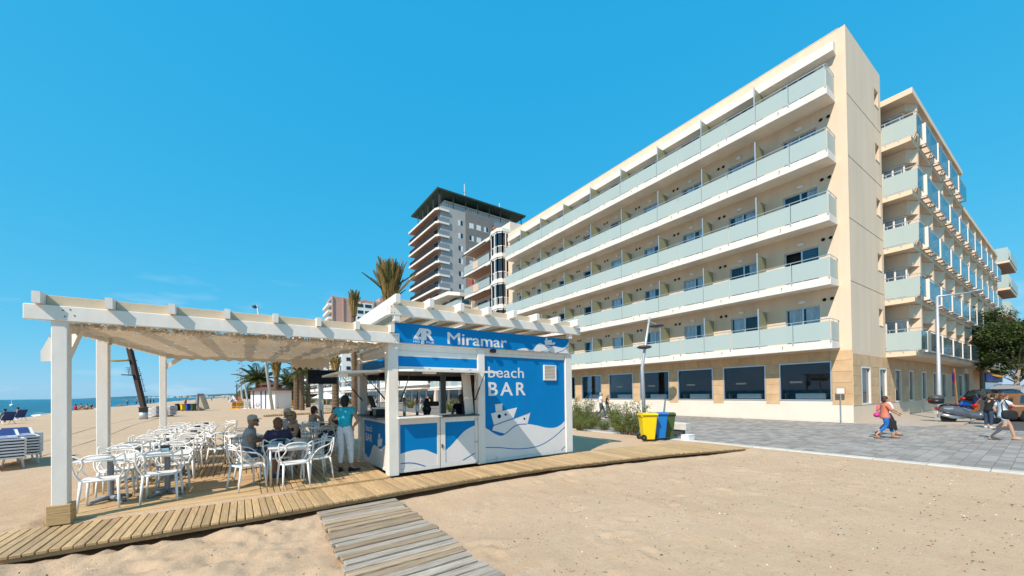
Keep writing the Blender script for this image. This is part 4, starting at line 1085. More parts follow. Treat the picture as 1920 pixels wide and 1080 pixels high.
# back wall with serving openings, right wall
b = MB(); b.box(2.70,10.84,.2,7.6,10.9,1.18); b.box(6.35,10.84,1.18,7.6,10.9,2.95); b.box(2.70,10.84,2.45,6.35,10.9,2.95); b.build('back_wall', M['white'], K)
MB().box(7.72,8.34,.2,7.78,10.66,3.0).build('end_wall', M['white'], K)
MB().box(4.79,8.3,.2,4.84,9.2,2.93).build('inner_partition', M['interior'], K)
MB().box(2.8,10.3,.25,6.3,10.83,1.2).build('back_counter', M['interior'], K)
MB().box(2.72,10.80,2.3,6.3,10.838,2.45).build('shutter_box', M['darkgrey'], K)
b = MB(); b.beam((4.57,8.36,1.40),(4.50,8.42,2.42),.24,.03,(0,1,0)); b.build('folded_shutter', M['white'], K)
# louvred vent
x0, z1 = k5(1076,433); x1, z0 = k5(1145,520)
f_ = MB(); t = .03
f_.box(x0,8.10,z0,x1,8.15,z0+t); f_.box(x0,8.10,z1-t,x1,8.15,z1); f_.box(x0,8.10,z0+t,x0+t,8.15,z1-t); f_.box(x1-t,8.10,z0+t,x1,8.15,z1-t)
vo = f_.build('vent_grille', M['white'], K)
n = 9
for i in range(n):
    z = z0+t+(z1-z0-2*t)*(i+.5)/n; MB().beam((x0+t,8.125,z),(x1-t,8.125,z),.045,.008,(0,.7,1)).build('louvre_slat', M['white'], vo)
MB().box(x0+t,8.146,z0+t,x1-t,8.149,z1-t).build('vent_back', M['darkgrey'], vo)
MB().box(5.05,8.03,2.93,5.17,8.13,3.02).build('camera_box', M['black'], K)
MB().tube([(5.22,8.12,.17),(5.22,8.12,.30)], .012, 6).build('bolt', M['steel'], K)
# name board over the front
nb2 = MB().box(2.62,8.055,3.03,7.70,8.09,3.455).build('name_board', M['blue'], K)
MB().box(2.585,8.1,3.05,2.61,10.6,3.40).build('side_board', M['blue'], K)
yn = 8.0545
def kn(x, y): return kp(720+x/5.189, 550+y/5.189)
wv = [(max(min(x,7.698),2.63), z) for x,z in smooth([kn(*q) for q in [(1275,553),(1310,541),(1350,537),(1380,541),(1410,556),(1440,540),(1470,505),(1500,490),(1540,505),(1580,515),(1640,518),(1690,530),(1730,532),(1760,505),(1776,478)]])]
flat('wave_print', [(x,max(z,3.035)) for x,z in wv]+[(7.698,3.033),(wv[0][0],3.033)], yn, M['greywhite'], nb2)
flat('boat_print', [kn(*q) for q in [(1543,463),(1612,457),(1612,485),(1650,478),(1638,503),(1550,505)]], yn, M['greywhite'], nb2)
flat('boat_print', [kn(*q) for q in [(1553,437),(1570,437),(1570,462),(1553,463)]], yn, M['greywhite'], nb2)
flat('line_print', stroke(smooth([kn(*q) for q in [(1545,512),(1580,530),(1620,515),(1650,505)]]), .014), yn-.0025, M['blueline'], nb2)
flat('line_print', stroke([(min(x,7.69),z) for x,z in smooth([kn(*q) for q in [(1660,580),(1720,560),(1774,520)]])], .014), yn-.0025, M['blueline'], nb2)
flat('line_print', stroke(smooth([kn(*q) for q in [(1500,574),(1550,563),(1605,574)]]), .014), yn-.0025, M['blueline'], nb2)
# lettering
def text(s, par, x, y, z, size, width=None, bold=0.0, mt='greywhite', plane='y', space=1.0, nm='lettering', ext=.0015):
    cu = bpy.data.curves.new(nm, 'FONT'); cu.body = s; cu.size = 1; cu.offset = bold; cu.extrude = .002; cu.space_character = space; cu.resolution_u = 4
    ob = bpy.data.objects.new(nm, cu); COL.objects.link(ob)
    dg = bpy.context.evaluated_depsgraph_get(); me_ = bpy.data.meshes.new_from_object(ob.evaluated_get(dg)); bpy.data.objects.remove(ob)
    co = np.empty(len(me_.vertices)*3); me_.vertices.foreach_get('co', co); co = co.reshape(-1,3)
    mn, mx_ = co.min(0), co.max(0)
    sz = size/.7 if size else 1           # size = cap height
    sx_ = (width/(mx_[0]-mn[0])) if width else sz
    o3 = ORG[par.as_pointer()]; out = np.empty_like(co)
    if plane == 'y':
        out[:,0] = x+(co[:,0]-mn[0])*sx_; out[:,1] = y-(co[:,2]+.002)*ext/.004; out[:,2] = z+co[:,1]*sz
    else:   # reads along -y on a face that looks to -x
        out[:,1] = y-(co[:,0]-mn[0])*sx_; out[:,0] = x-(co[:,2]+.002)*ext/.004; out[:,2] = z+co[:,1]*sz
    out -= np.array(o3); me_.vertices.foreach_set('co', out.reshape(-1)); me_.update()
    me_.materials.clear(); me_.materials.append(M[mt]); me_.name = nm
    o_ = bpy.data.objects.new(nm, me_); COL.objects.link(o_); o_.parent = par; return o_
for kk_, dx_, dz_ in ((0,-.007,0),(1,.007,0),(2,0,.006),(3,0,-.006)): text('Miramar', nb2, 3.85+dx_, yn-.0003*kk_, 3.075+dz_, .272, 1.66, 0)
text('beach', wp_, 5.0, yb-.003, 2.31, .275, 1.12, .004)
text('BAR', wp_, 5.0, yb-.003, 1.85, .34, 1.18, .016, space=1.3)
text('beach', sp_, 2.5865, 10.42, .97, .17, .62, .002, plane='x')
text('BAR', sp_, 2.5865, 10.42, .72, .19, .62, .016, plane='x')
# hotel emblem: a heavy 4 joined to an R over a bar, small word below
ex0, ez0 = kn(272,452); ex1, ez1 = kn(470,352); EW, EH = ex1-ex0, .262; ez0 = 3.115
def em(l): return [(ex0+u*EW, ez0+v*EH) for u,v in l]
flat('emblem', em([(0,.10),(.30,1.0),(.50,1.0),(.22,.26),(.40,.26),(.40,.0),(.36,-.02),(.36,.10)]), yn, M['greywhite'], nb2)
flat('emblem', em([(.37,1.0),(.52,1.0),(.52,-.32),(.37,-.32)]), yn-.0004, M['greywhite'], nb2)
flat('emblem', em([(0,.02),(.36,.02),(.36,.07),(0,.07)]), yn, M['greywhite'], nb2)
text('R', nb2, ex0+.50*EW, yn, ez0+.06*EH, .94*EH*.97, .50*EW, .035, nm='emblem')
text('HO', nb2, ex0+.0*EW, yn, ez0-.24*EH, .16*EH, .30*EW, .02); text('ELS', nb2, ex0+.62*EW, yn, ez0-.24*EH, .16*EH, .38*EW, .02)
for (a, b_) in gw[:5]:
    pass
M['etch'] = mat('etched_lettering', (.22,.24,.25), .6)
for i, fr_ in ((0,.34),(1,.5),(2,.42),(3,.46),(4,.5)):
    wob = [c for c in HOTEL.children if c.name.startswith('window')][i]
    a, b_ = gw[i]; text('MIRAMAR', wob, HX+.045, b_-(b_-a)*fr_*.62, 2.30, .12, .62, .0, mt='etch', plane='x', space=1.3)
# small pergola on the roof
for (x, y) in ((2.56,7.93),(7.62,7.95),(2.56,10.8),(7.62,10.8)): MB().cbox(x-.0,y,3.03 if y > 8 else 3.46,x+.13,y+.13,3.60,.008).build('roof_post', M['white'], K)
MB().cbox(2.47,7.92,3.585,8.06,8.02,3.80,.01).build('roof_beam', M['white'], K)
MB().cbox(2.47,10.82,3.585,8.06,10.92,3.80,.01).build('roof_beam', M['white'], K)
rf = MB().cbox(0,7.74,3.80,.115,11.25,3.99,.01).mesh('rafter', M['white'], (0,7.74,3.80))
for i in range(8): inst('rafter', rf, K, (2.53+.745*i,7.74,3.802), world=True)
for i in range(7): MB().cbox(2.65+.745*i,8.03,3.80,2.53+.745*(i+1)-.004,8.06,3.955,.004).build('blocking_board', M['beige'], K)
MB().cbox(2.44,8.02,3.585,2.53,10.82,3.80,.008).build('roof_beam', M['white'], K)
M['canvas'] = mat('beige_canvas', (.66,.56,.43), .9, (3,.08))
def translucent(m, c, f):
    t = m.node_tree; b = t.nodes['Principled BSDF']; o = t.nodes['Material Output']
    tl = t.nodes.new('ShaderNodeBsdfTranslucent'); tl.inputs[0].default_value = (*c,1); x = t.nodes.new('ShaderNodeMixShader'); x.inputs[0].default_value = f
    t.links.new(b.outputs[0], x.inputs[1]); t.links.new(tl.outputs[0], x.inputs[2]); t.links.new(x.outputs[0], o.inputs[0])
translucent(M['canvas'], (.70,.56,.40), .4)
for i in range(7):
    x0, x1 = 2.66+.745*i, 2.66+.745*(i+1)-.12
    b = MB(); rows = []
    for q in range(7):
        u = q/6; rows.append([(x0+(x1-x0)*u, 8.15, 3.78-.10*math.sin(math.pi*u)), (x0+(x1-x0)*u, 10.75, 3.78-.10*math.sin(math.pi*u))])
    for q in range(6): b.add([rows[q][0],rows[q+1][0],rows[q+1][1],rows[q][1]], [(0,1,2,3)])
    b.build('roof_canvas', M['canvas'], K, smooth=True)
for x in (2.9,3.65,4.4,5.1,5.85,6.6,7.3): MB().beam((x+.45,8.1,3.60),(x-.2,10.7,3.60),.05,.05).build('canvas_batten', M['box_wood'], K)
for x in (2.51,7.95):
    for z in (3.63,3.75):
        for dx in (0,.055): MB().lathe([(.009,7.917),(.009,7.922)], 8, (x+dx,0,z), 'y').build('bolt', M['darkgrey'], K)

# ================================================================== PERGOLA
PG = thing('pergola', 'white timber pergola with lacy beige shade net over the bar terrace', 'pergola', (-2.2,7.9,PZ))
def pz(y): return (y-7.9)*.042          # the roof rises gently away from the walkway
PW = .158
post_xy = [(-2.2,7.92),(-2.24,10.02),(-2.22,16.05),(2.28,16.05)]
for x, y in post_xy:
    MB().cbox(x,y,PZ+.22 if y < 16 else PZ,x+PW,y+PW,2.99+pz(y),.01).build('post', M['white'], PG)
    if y < 12:
        b_ = MB(); b_.cbox(x-.035,y-.035,PZ-.02,x+PW+.035,y-.003,PZ+.135,.004); b_.cbox(x-.035,y-.035,PZ+.138,x+PW+.035,y-.003,PZ+.25,.004)
        b_.cbox(x+PW+.003,y-.003,PZ-.02,x+PW+.035,y+PW+.035,PZ+.135,.004); b_.cbox(x+PW+.003,y-.003,PZ+.138,x+PW+.035,y+PW+.035,PZ+.25,.004)
        b_.cbox(x-.035,y-.003,PZ-.02,x-.003,y+PW+.035,PZ+.25,.004); b_.cbox(x-.003,y+PW+.003,PZ-.02,x+PW+.003,y+PW+.035,PZ+.25,.004)
        b_.build('post_base', M['woodx'], PG)
MB().cbox(-2.44,7.89,2.985,2.66,7.98,3.195,.008).build('beam', M['white'], PG)
MB().cbox(-2.44,16.03,2.99+pz(16),2.66,16.12,3.20+pz(16),.008).build('beam', M['white'], PG)
b_ = MB(); b_.beam((-2.15,8.0,3.09),(-2.15,16.03,3.09+pz(16)),.09,.2); b_.build('side_beam', M['white'], PG)
b_ = MB(); b_.beam((2.36,8.0,3.09),(2.36,16.03,3.09+pz(16)),.09,.2); b_.build('side_beam', M['white'], PG)
for i in range(8):
    x = -2.34+.684*i
    b_ = MB(); b_.beam((x+.04,7.80,3.275),(x+.04,16.4,3.275+pz(16.4)),.078,.155); b_.build('rafter', M['white'], PG)
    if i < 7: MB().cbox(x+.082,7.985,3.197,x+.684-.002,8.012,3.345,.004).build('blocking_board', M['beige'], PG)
# knee braces
for p, q in (((-2.10,8.06,2.50),(-2.10,8.66,3.04)),((-2.08,16.12,2.86),(-1.5,16.12,3.36)),((2.36,16.0,2.86),(2.36,15.3,3.33)),((2.3,16.12,2.86),(1.7,16.12,3.36))):
    b_ = MB(); b_.beam(p, q, .09, .12); b_.build('brace', M['white'], PG)
b_ = MB(); b_.prism([(-2.197,2.88),(-2.197,2.43),(-2.315,2.42),(-2.315,2.56)], 'y', 8.0, 8.07); b_.build('side_bracket', M['white'], PG)
for dx, dz in ((0,0),(.09,.02),(-.02,.085),(.05,.10)):
    MB().lathe([(.009,7.886),(.009,7.891)], 8, (-2.06+dx,0,3.05+dz), 'y').build('bolt', M['darkgrey'], PG)
for dx, dz in ((0,0),(.055,0),(0,.11),(.055,.11)):
    MB().lathe([(.009,7.886),(.009,7.891)], 8, (2.56+dx,0,3.03+dz), 'y').build('bolt', M['darkgrey'], PG)
# shade net: a lacy crumpled sheet with scalloped hanging edges
def netmat():
    m = mat('lacy_shade_net', (.62,.52,.40), .9, (9,.12)); t = m.node_tree; b = t.nodes['Principled BSDF']; o = t.nodes['Material Output']
    tl = t.nodes.new('ShaderNodeBsdfTranslucent'); tl.inputs[0].default_value = (.62,.50,.36,1)
    mx1 = t.nodes.new('ShaderNodeMixShader'); mx1.inputs[0].default_value = .16
    tp = t.nodes.new('ShaderNodeBsdfTransparent'); mx2 = t.nodes.new('ShaderNodeMixShader')
    tc = t.nodes.new('ShaderNodeTexCoord'); v = t.nodes.new('ShaderNodeTexVoronoi'); v.inputs['Scale'].default_value = 17; v.feature = 'F1'
    n = t.nodes.new('ShaderNodeTexNoise'); n.inputs['Scale'].default_value = 2.2
    t.links.new(tc.outputs['Object'], v.inputs['Vector']); t.links.new(tc.outputs['Object'], n.inputs['Vector'])
    ad = t.nodes.new('ShaderNodeMath'); ad.operation = 'MULTIPLY_ADD'; ad.inputs[1].default_value = .55
    t.links.new(n.outputs['Fac'], ad.inputs[0]); t.links.new(v.outputs['Distance'], ad.inputs[2])
    r = t.nodes.new('ShaderNodeMapRange'); r.inputs[1].default_value = 1.12; r.inputs[2].default_value = 1.18; t.links.new(ad.outputs[0], r.inputs[0])
    t.links.new(b.outputs[0], mx1.inputs[1]); t.links.new(tl.outputs[0], mx1.inputs[2]); t.links.new(r.outputs[0], mx2.inputs[0])
    t.links.new(mx1.outputs[0], mx2.inputs[1]); t.links.new(tp.outputs[0], mx2.inputs[2]); t.links.new(mx2.outputs[0], o.inputs[0]); return m
M['net'] = netmat()
nxn, nyn = 110, 190; b_ = MB(); V_ = []
for j in range(nyn+1):
    y = 8.0+(16.0-8.0)*j/nyn
    for i in range(nxn+1):
        x = -2.06+4.4*i/nxn
        sag = -.05-.10*abs(math.sin(math.pi*(y-8)/2.0))*(.5+.5*math.sin(math.pi*i/nxn))
        cr = .030*mnoise.noise(Vector((x*3.1,y*3.1,0)))+.045*mnoise.noise(Vector((x*8,y*8,3)))*math.exp(-((y-8.3)/1.1)**2)+.014*mnoise.noise(Vector((x*17,y*17,5)))*math.exp(-((y-8.2)/.9)**2)
        V_.append((x,y,2.99+pz(y)+sag*.7+cr))
F__ = [(j*(nxn+1)+i, j*(nxn+1)+i+1, (j+1)*(nxn+1)+i+1, (j+1)*(nxn+1)+i) for j in range(nyn) for i in range(nxn)]
b_.add(V_, F__); net = b_.build('shade_net', M['net'], PG, smooth=True)
def valance(p, q, drop, n, scal, nm='valance', hang=(0,0,-1), seed=0):
    b = MB(); p = Vector(p); q = Vector(q); rows = []
    for i in range(n+1):
        u = i/n; base = p.lerp(q, u); L_ = (q-p).length
        d = drop*(1-.28*abs(math.sin(math.pi*u*L_/scal)))
        off = .02*mnoise.noise(Vector((u*L_*4,seed,0)))
        e = base+Vector(hang)*d+Vector((off,off,0)); rows.append((base, base.lerp(e,.5)+Vector((off,-off,0))*.6, e))
    for i in range(n): b.add([*rows[i],*rows[i+1]], [(0,3,4,1),(1,4,5,2)])
    b.build(nm, M['canvas'], net, smooth=True)
valance((-2.07,8.1,2.97),(-2.07,16.0,2.95+pz(16)), .16, 120, .34, seed=1)
valance((-2.07,16.02,2.95+pz(16)),(2.36,16.02,2.95+pz(16)), .20, 90, .32, seed=2)
valance((1.35,15.9,2.92+pz(16)),(2.34,14.2,2.92+pz(14)), .42, 30, .32, seed=4)
# ragged lace hanging along the front beam
b_ = MB(); rw = random.Random(8)
for k in range(900):
    x = rw.uniform(-2.02,2.38); y = 7.995+abs(rw.gauss(0,.05)); z = 2.99-abs(rw.gauss(0,.045))-(.05 if x > 1.6 else 0)*rw.random(); s = rw.uniform(.012,.035)
    a = Vector((rw.uniform(-1,1),rw.uniform(-1,1),rw.uniform(-1,1))).normalized()*s; c = Vector((rw.uniform(-1,1),rw.uniform(-1,1),rw.uniform(-1,1))).normalized()*s
    o_ = Vector((x,y,z)); b_.add([o_-a,o_+c,o_+a,o_-c], [(0,1,2,3)])
o_ = b_.build('net_fringe', M['canvas'], PG); o_['kind'] = 'stuff'
# screen hanging on the back post
ta, tb_ = ony(577,693,15.9), ony(632,720,15.9)
tv = thing('television', 'black flat television hanging on the back pergola post', 'television', (ta.x,15.9,tb_.z))
MB().cbox(ta.x,15.9,tb_.z,tb_.x,15.96,ta.z,.01).build('case', M['black'], tv)
MB().box(ta.x+.03,15.885,tb_.z+.04,tb_.x-.03,15.899,ta.z-.03).build('screen', mat('dark_screen', (.006,.007,.012), .15), tv)
MB().box(2.30,15.96,tb_.z+.3,2.42,16.05,tb_.z+.4).build('bracket', M['darkgrey'], tv)
# ================================================================== PEOPLE
def skinmesh(verts, edges, radii, sub=1, root=0):
    me = bpy.data.meshes.new('tmp'); me.from_pydata([tuple(v) for v in verts], edges, [])
    ob = bpy.data.objects.new('tmp', me); COL.objects.link(ob)
    md = ob.modifiers.new('s', 'SKIN'); md.use_smooth_shade = True; md.branch_smoothing = .6
    for i, r in enumerate(radii):
        sv = me.skin_vertices[0].data[i]; sv.radius = r if isinstance(r, tuple) else (r, r); sv.use_root = (i == root)
    if sub: m2 = ob.modifiers.new('u', 'SUBSURF'); m2.levels = sub
    dg = bpy.context.evaluated_depsgraph_get(); out = bpy.data.meshes.new_from_object(ob.evaluated_get(dg))
    bpy.data.objects.remove(ob); bpy.data.meshes.remove(me); return out
SKINS = {}
def skinmat(c):
    if c not in SKINS: SKINS[c] = mat('skin', c, .55, (20,.06), spec=.3)
    return SKINS[c]
CLO = {}
def cloth(c, pat=None):
    k = (c, pat)
    if k not in CLO: CLO[k] = mat('fabric', c, .85, pat[0] if pat else (18,.10), (40,.3,.004), col2=pat[1] if pat else None)
    return CLO[k]
def join_mesh(a, mb, name):     # append builder geometry to mesh a
    vs = [tuple(v.co) for v in a.vertices]; fs = [tuple(p.vertices) for p in a.polygons]; n = len(vs)
    me = bpy.data.meshes.new(name); me.from_pydata(vs+mb.v, [], fs+[tuple(i+n for i in f) for f in mb.f]); 
    me.polygons.foreach_set('use_smooth', [True]*len(me.polygons)); me.update(); bpy.data.meshes.remove(a); return me
STAND = dict(pel=(0,0,.93), wai=(0,.0,1.08), che=(0,-.005,1.28), nek=(0,.0,1.44), hed=(0,.025,1.57),
    shl=(-.175,0,1.385), shr=(.175,0,1.385), ell=(-.225,-.02,1.11), elr=(.225,-.02,1.11), wrl=(-.235,.05,.87), wrr=(.235,.05,.87),
    hil=(-.09,0,.90), hir=(.09,0,.90), knl=(-.095,.015,.49), knr=(.095,.015,.49), anl=(-.10,-.01,.085), anr=(.10,-.01,.085), ftl=(-.12,.13,.035), ftr=(.12,.13,.035))
SIT = dict(pel=(0,-.02,.53), wai=(0,-.05,.68), che=(0,-.04,.88), nek=(0,.0,1.04), hed=(0,.035,1.17),
    shl=(-.18,-.01,.985), shr=(.18,-.01,.985), ell=(-.25,.06,.74), elr=(.25,.06,.74), wrl=(-.16,.29,.76), wrr=(.16,.29,.76),
    hil=(-.10,.02,.52), hir=(.10,.02,.52), knl=(-.13,.44,.50), knr=(.13,.44,.50), anl=(-.12,.40,.09), anr=(.12,.42,.09), ftl=(-.13,.55,.035), ftr=(.13,.56,.035))
def hand(mb, w_, dirv, side, s=1.0, curl=.5):
    d = Vector(dirv).normalized(); a = Vector((0,0,1)) if abs(d.z) < .8 else Vector((0,1,0))
    lat = d.cross(a).normalized(); nrm = lat.cross(d).normalized(); w_ = Vector(w_)
    pal = w_+d*.045*s
    mb.tube([w_-d*.01, w_+d*.03*s, w_+d*.085*s], [.024*s,.033*s,.030*s], 6)
    for k, (o, l) in enumerate(((-.027,.060),(-.009,.074),(.009,.070),(.027,.052))):
        b = w_+d*.078*s+lat*o*s; t1 = b+(d*math.cos(curl*.5)-nrm*math.sin(curl*.5))*l*.55*s; t2 = t1+(d*math.cos(curl*1.4)-nrm*math.sin(curl*1.4))*l*.5*s
        mb.tube([b,t1,t2], [.0095*s,.0085*s,.0065*s], 5)
    b = w_+d*.03*s+lat*side*.026*s; mb.tube([b, b+(d*.6+lat*side*.7)*.035*s, b+(d*.9+lat*side*.45-nrm*.2)*.065*s], [.012*s,.010*s,.007*s], 5)
def person(label, P, loc, rz, skin=(.48,.29,.20), top=None, topc=(.5,.5,.5), sleeve=.5, bottom='trousers', botc=(.1,.12,.2), legcov=1.0, hair=None, hairc=(.03,.02,.015), shoes=(.1,.1,.1), build=1.0, hat=None, glasses=False, scale=1.0, look=0.0, tpat=None, group=None, bag=None):
    t = thing('person', label, 'person', loc, rz, group); V = {k: Vector(v) for k, v in P.items()}
    nm = ['pel','wai','che','nek','shl','ell','wrl','shr','elr','wrr','hil','knl','anl','ftl','hir','knr','anr','ftr']
    b_ = build
    rad = dict(pel=(.135*b_,.105*b_), wai=(.125*b_,.095*b_), che=(.14*b_,.105*b_), nek=.055, shl=.062, shr=.062, ell=.043, elr=.043, wrl=.028, wrr=.028, hil=.088*b_, hir=.088*b_, knl=.058, knr=.058, anl=.040, anr=.040, ftl=.034, ftr=.034)
    E_ = [('pel','wai'),('wai','che'),('che','nek'),('che','shl'),('shl','ell'),('ell','wrl'),('che','shr'),('shr','elr'),('elr','wrr'),('pel','hil'),('hil','knl'),('knl','anl'),('anl','ftl'),('pel','hir'),('hir','knr'),('knr','anr'),('anr','ftr')]
    ix = {n: i for i, n in enumerate(nm)}
    # calves and thighs fuller between the joints
    vs = [V[n] for n in nm]; rs = [rad[n] if isinstance(rad[n], tuple) else (rad[n],)*2 for n in nm]; es = []
    for a, c in E_:
        if (a, c) in (('hil','knl'),('hir','knr'),('knl','anl'),('knr','anr'),('shl','ell'),('shr','elr'),('ell','wrl'),('elr','wrr')):
            f = .35; q = V[a].lerp(V[c], f); r_ = {'hil':.085*b_,'hir':.085*b_,'knl':.056,'knr':.056,'shl':.052,'shr':.052,'ell':.040,'elr':.040}[a]
            vs.append(q); rs.append((r_,r_)); es += [(ix[a],len(vs)-1),(len(vs)-1,ix[c])]
        else: es.append((ix[a],ix[c]))
    body = skinmesh(vs, es, rs)
    hd = V['hed']; lk = Matrix.Rotation(look, 3, 'Z'); mb = MB()
    base = len(mb.v); mb.ell((0,0,0), (.074,.092,.112), 14, 10)
    for i, (dx,dy,dz) in enumerate([]): pass
    mb.tube([(0,.088,.012),(0,.103,-.012),(0,.098,-.026),(0,.086,-.03)], [.008,.014,.015,.009], 6)     # nose
    mb.ell((0,.078,-.085), (.034,.03,.03), 8, 6)                                                           # chin
    for s_ in (-1,1): mb.ell((s_*.074,-.005,-.005), (.012,.022,.032), 7, 5)                              # ears
    mb.tube([(-.022,.088,-.052),(0,.094,-.053),(.022,.088,-.052)], [.004,.008,.004], 5)                   # lips
    for i in range(base, len(mb.v)): q = lk @ Vector(mb.v[i]); mb.v[i] = tuple(q+hd)
    mb.tube([V['nek']-Vector((0,0,.05)), V['nek']+Vector((0,.005,.03)), hd-Vector((0,.0,.06))], [.06,.05,.05], 8)
    for w_, e_, s_ in (('wrl','ell',1),('wrr','elr',-1)):
        dv = P.get('h'+w_[-1], None); d = Vector(dv) if dv else V[w_]-V[e_]
        hand(mb, V[w_], d, s_)
    body = join_mesh(body, mb, 'body'); body.materials.append(skinmat(skin))
    bo = bpy.data.objects.new('body', body); COL.objects.link(bo); bo.parent = t
    def sub(nm, me, mt, par=t):
        me.name = nm; me.materials.clear(); me.materials.append(mt); o = bpy.data.objects.new(nm, me); COL.objects.link(o); o.parent = par; return o
    ey = MB()
    for s_ in (-1,1):
        q = lk @ Vector((s_*.03,.083,.018)); ey.ell(q+hd, (.013,.008,.008), 8, 5)
    ey.build('eyes', M['blackmat'], t, True, local=True)
    if top:
        g = .020
        names = ['pel','wai','che']; vv = [V['pel']+Vector((0,0,-.05)), V['wai'], V['che'], V['che'].lerp(V['nek'],.86), V['shl'], V['shr']]
        rr = [(.172*b_,.142*b_), (.157*b_,.129*b_), (.170*b_,.138*b_), (.092,.086), (.104,.104), (.104,.104)]; ee = [(0,1),(1,2),(2,3),(2,4),(2,5)]
        if top == 'long':
            vv.insert(0, V['pel']+Vector((0,0,-.15))); rr.insert(0, (.225*b_,.19*b_)); ee = [(0,1)]+[(a+1,c+1) for a,c in ee]
        if top == 'tank': rr = rr[:-2]+[(.05,.05)]*2; vv[-2] = V['che'].lerp(V['shl'],.62)+Vector((0,0,.02)); vv[-1] = V['che'].lerp(V['shr'],.62)+Vector((0,0,.02))
        n0 = len(vv)
        if top != 'tank' and sleeve > 0:
            for s_, e_, w_, k in (('shl','ell','wrl',n0-2),('shr','elr','wrr',n0-1)):
                if sleeve <= 1: vv.append(V[s_].lerp(V[e_], max(sleeve,.45))); rr.append((.070,.070)); ee.append((k, len(vv)-1))
                else:
                    vv.append(V[e_]); rr.append((.058,.058)); ee.append((k, len(vv)-1)); vv.append(V[e_].lerp(V[w_], sleeve-1)); rr.append((.042,.042)); ee.append((len(vv)-2, len(vv)-1))
        sub('shirt', skinmesh(vv, ee, rr), cloth(topc, tpat))
    if bottom:
        vv = [V['wai']+Vector((0,0,.03)), V['pel']]; rr = [(.150*b_,.122*b_), (.155*b_,.128*b_)]; ee = [(0,1)]
        for h, k_, a in (('hil','knl','anl'),('hir','knr','anr')):
            vv.append(V[h]); rr.append((.102*b_,)*2); i0 = len(vv)-1; ee.append((1, i0))
            vv.append(V[h].lerp(V[k_], .4)); rr.append((.098*b_,)*2); ee.append((i0, i0+1))
            if legcov >= .5:
                vv.append(V[k_]); rr.append((.072,)*2); ee.append((i0+1, i0+2))
                if legcov > .55:
                    q = V[k_].lerp(V[a], .35); vv.append(q); rr.append((.066,)*2); ee.append((i0+2, i0+3))
                    vv.append(V[k_].lerp(V[a], (legcov-.5)*2*.97)); rr.append((.052,)*2); ee.append((i0+3, i0+4))
            else: vv.append(V[h].lerp(V[k_], max(.5,legcov*2))); rr.append((.09*b_,)*2); ee.append((i0+1, i0+2))
        sub('trousers' if legcov > .55 else 'shorts', skinmesh(vv, ee, rr, root=1), cloth(botc))
    for a, f in (('anl','ftl'),('anr','ftr')):
        A, Fv = V[a], V[f]; d = (Fv-A); d.z = 0; d = d.normalized(); b = MB(); lat = Vector((-d.y,d.x,0)); z0 = min(A.z-.075, Fv.z-.035)
        for k_, (u, wd, h) in enumerate(((-.06,.032,.085),(.0,.042,.095),(.09,.046,.06),(.155,.044,.045),(.19,.026,.03))):
            c = Vector((A.x,A.y,0))+d*u; zz = z0+(Fv.z-.035-z0)*0
            up_ = max(0,(A.z-.085)); hz = z0
            b.v += [tuple(c-lat*wd+Vector((0,0,hz))), tuple(c+lat*wd+Vector((0,0,hz))), tuple(c+lat*wd*.7+Vector((0,0,hz+h))), tuple(c-lat*wd*.7+Vector((0,0,hz+h)))]
        for k_ in range(4):
            for j in range(4): b.f.append((k_*4+j, k_*4+(j+1)%4, (k_+1)*4+(j+1)%4, (k_+1)*4+j)); b.mi.append(0)
        b.f += [(3,2,1,0),(16,17,18,19)]; b.mi += [0,0]
        b.build('shoe', cloth(shoes), t, True, local=True)
    if hair:
        b = MB(); rw = random.Random(int(loc[0]*100) & 255)
        def hp(c, r_, jit=.05): 
            st = len(b.v); b.ell(c, r_, 14, 9, jit)
            for i in range(st, len(b.v)): q = lk @ Vector(b.v[i]); b.v[i] = tuple(q+hd)
        if hair == 'short': hp((0,-.018,.028), (.083,.094,.100)); hp((0,-.05,-.02), (.072,.062,.075))
        if hair == 'bob': hp((0,-.018,.025), (.092,.100,.106)); hp((0,-.05,-.045), (.088,.07,.10), .07)
        if hair == 'curly':
            hp((0,-.015,.03), (.095,.102,.105), .12)
            for k in range(26):
                a = rw.uniform(0,6.28); z = rw.uniform(-.08,.12); r0 = .085*math.cos(max(0,z)*5)
                if math.sin(a) > .55 and z < .05: continue
                hp((math.cos(a)*r0, math.sin(a)*r0-.02, z), (.036,.036,.034), .1)
        if hair == 'long': hp((0,-.018,.025), (.090,.100,.106)); hp((0,-.06,-.07), (.085,.065,.13), .06); hp((.03,-.07,-.16), (.06,.045,.10), .08); hp((-.04,-.06,-.15), (.05,.05,.11), .08)
        b.build('hair', mat('hair', hairc, .6, (30,.3), stretch=(1,1,.2)), t, True, local=True)
    if hat:
        b = MB(); st = 0
        if hat[0] == 'cap': b.lathe([(.089,.03),(.092,.06),(.08,.105),(.04,.128),(.001,.132)], 16, (0,-.006,0)); b.prism([(-.07,.06),(-.062,.12),(-.03,.155),(.03,.155),(.062,.12),(.07,.06)], 'z', .033, .042)
        else: b.lathe([(.165,.035),(.09,.045),(.093,.06),(.085,.11),(.05,.135),(.001,.137)], 18, (0,-.006,0))
        for i in range(len(b.v)): q = lk @ Vector(b.v[i]); b.v[i] = tuple(q+hd)
        b.build('cap' if hat[0] == 'cap' else 'hat', cloth(hat[1]), t, True, local=True)
    if glasses:
        b = MB()
        for s_ in (-1,1): b.box(s_*.034-.028,.088,.0,s_*.034+.028,.098,.036); b.box(s_*.078-.003,-.0,.015,s_*.078+.003,.09,.028)
        b.box(-.01,.09,.02,.01,.1,.028)
        for i in range(len(b.v)): q = lk @ Vector(b.v[i]); b.v[i] = tuple(q+hd)
        b.build('sunglasses', M['black'], t, local=True)
    t.scale = (scale,)*3; return t
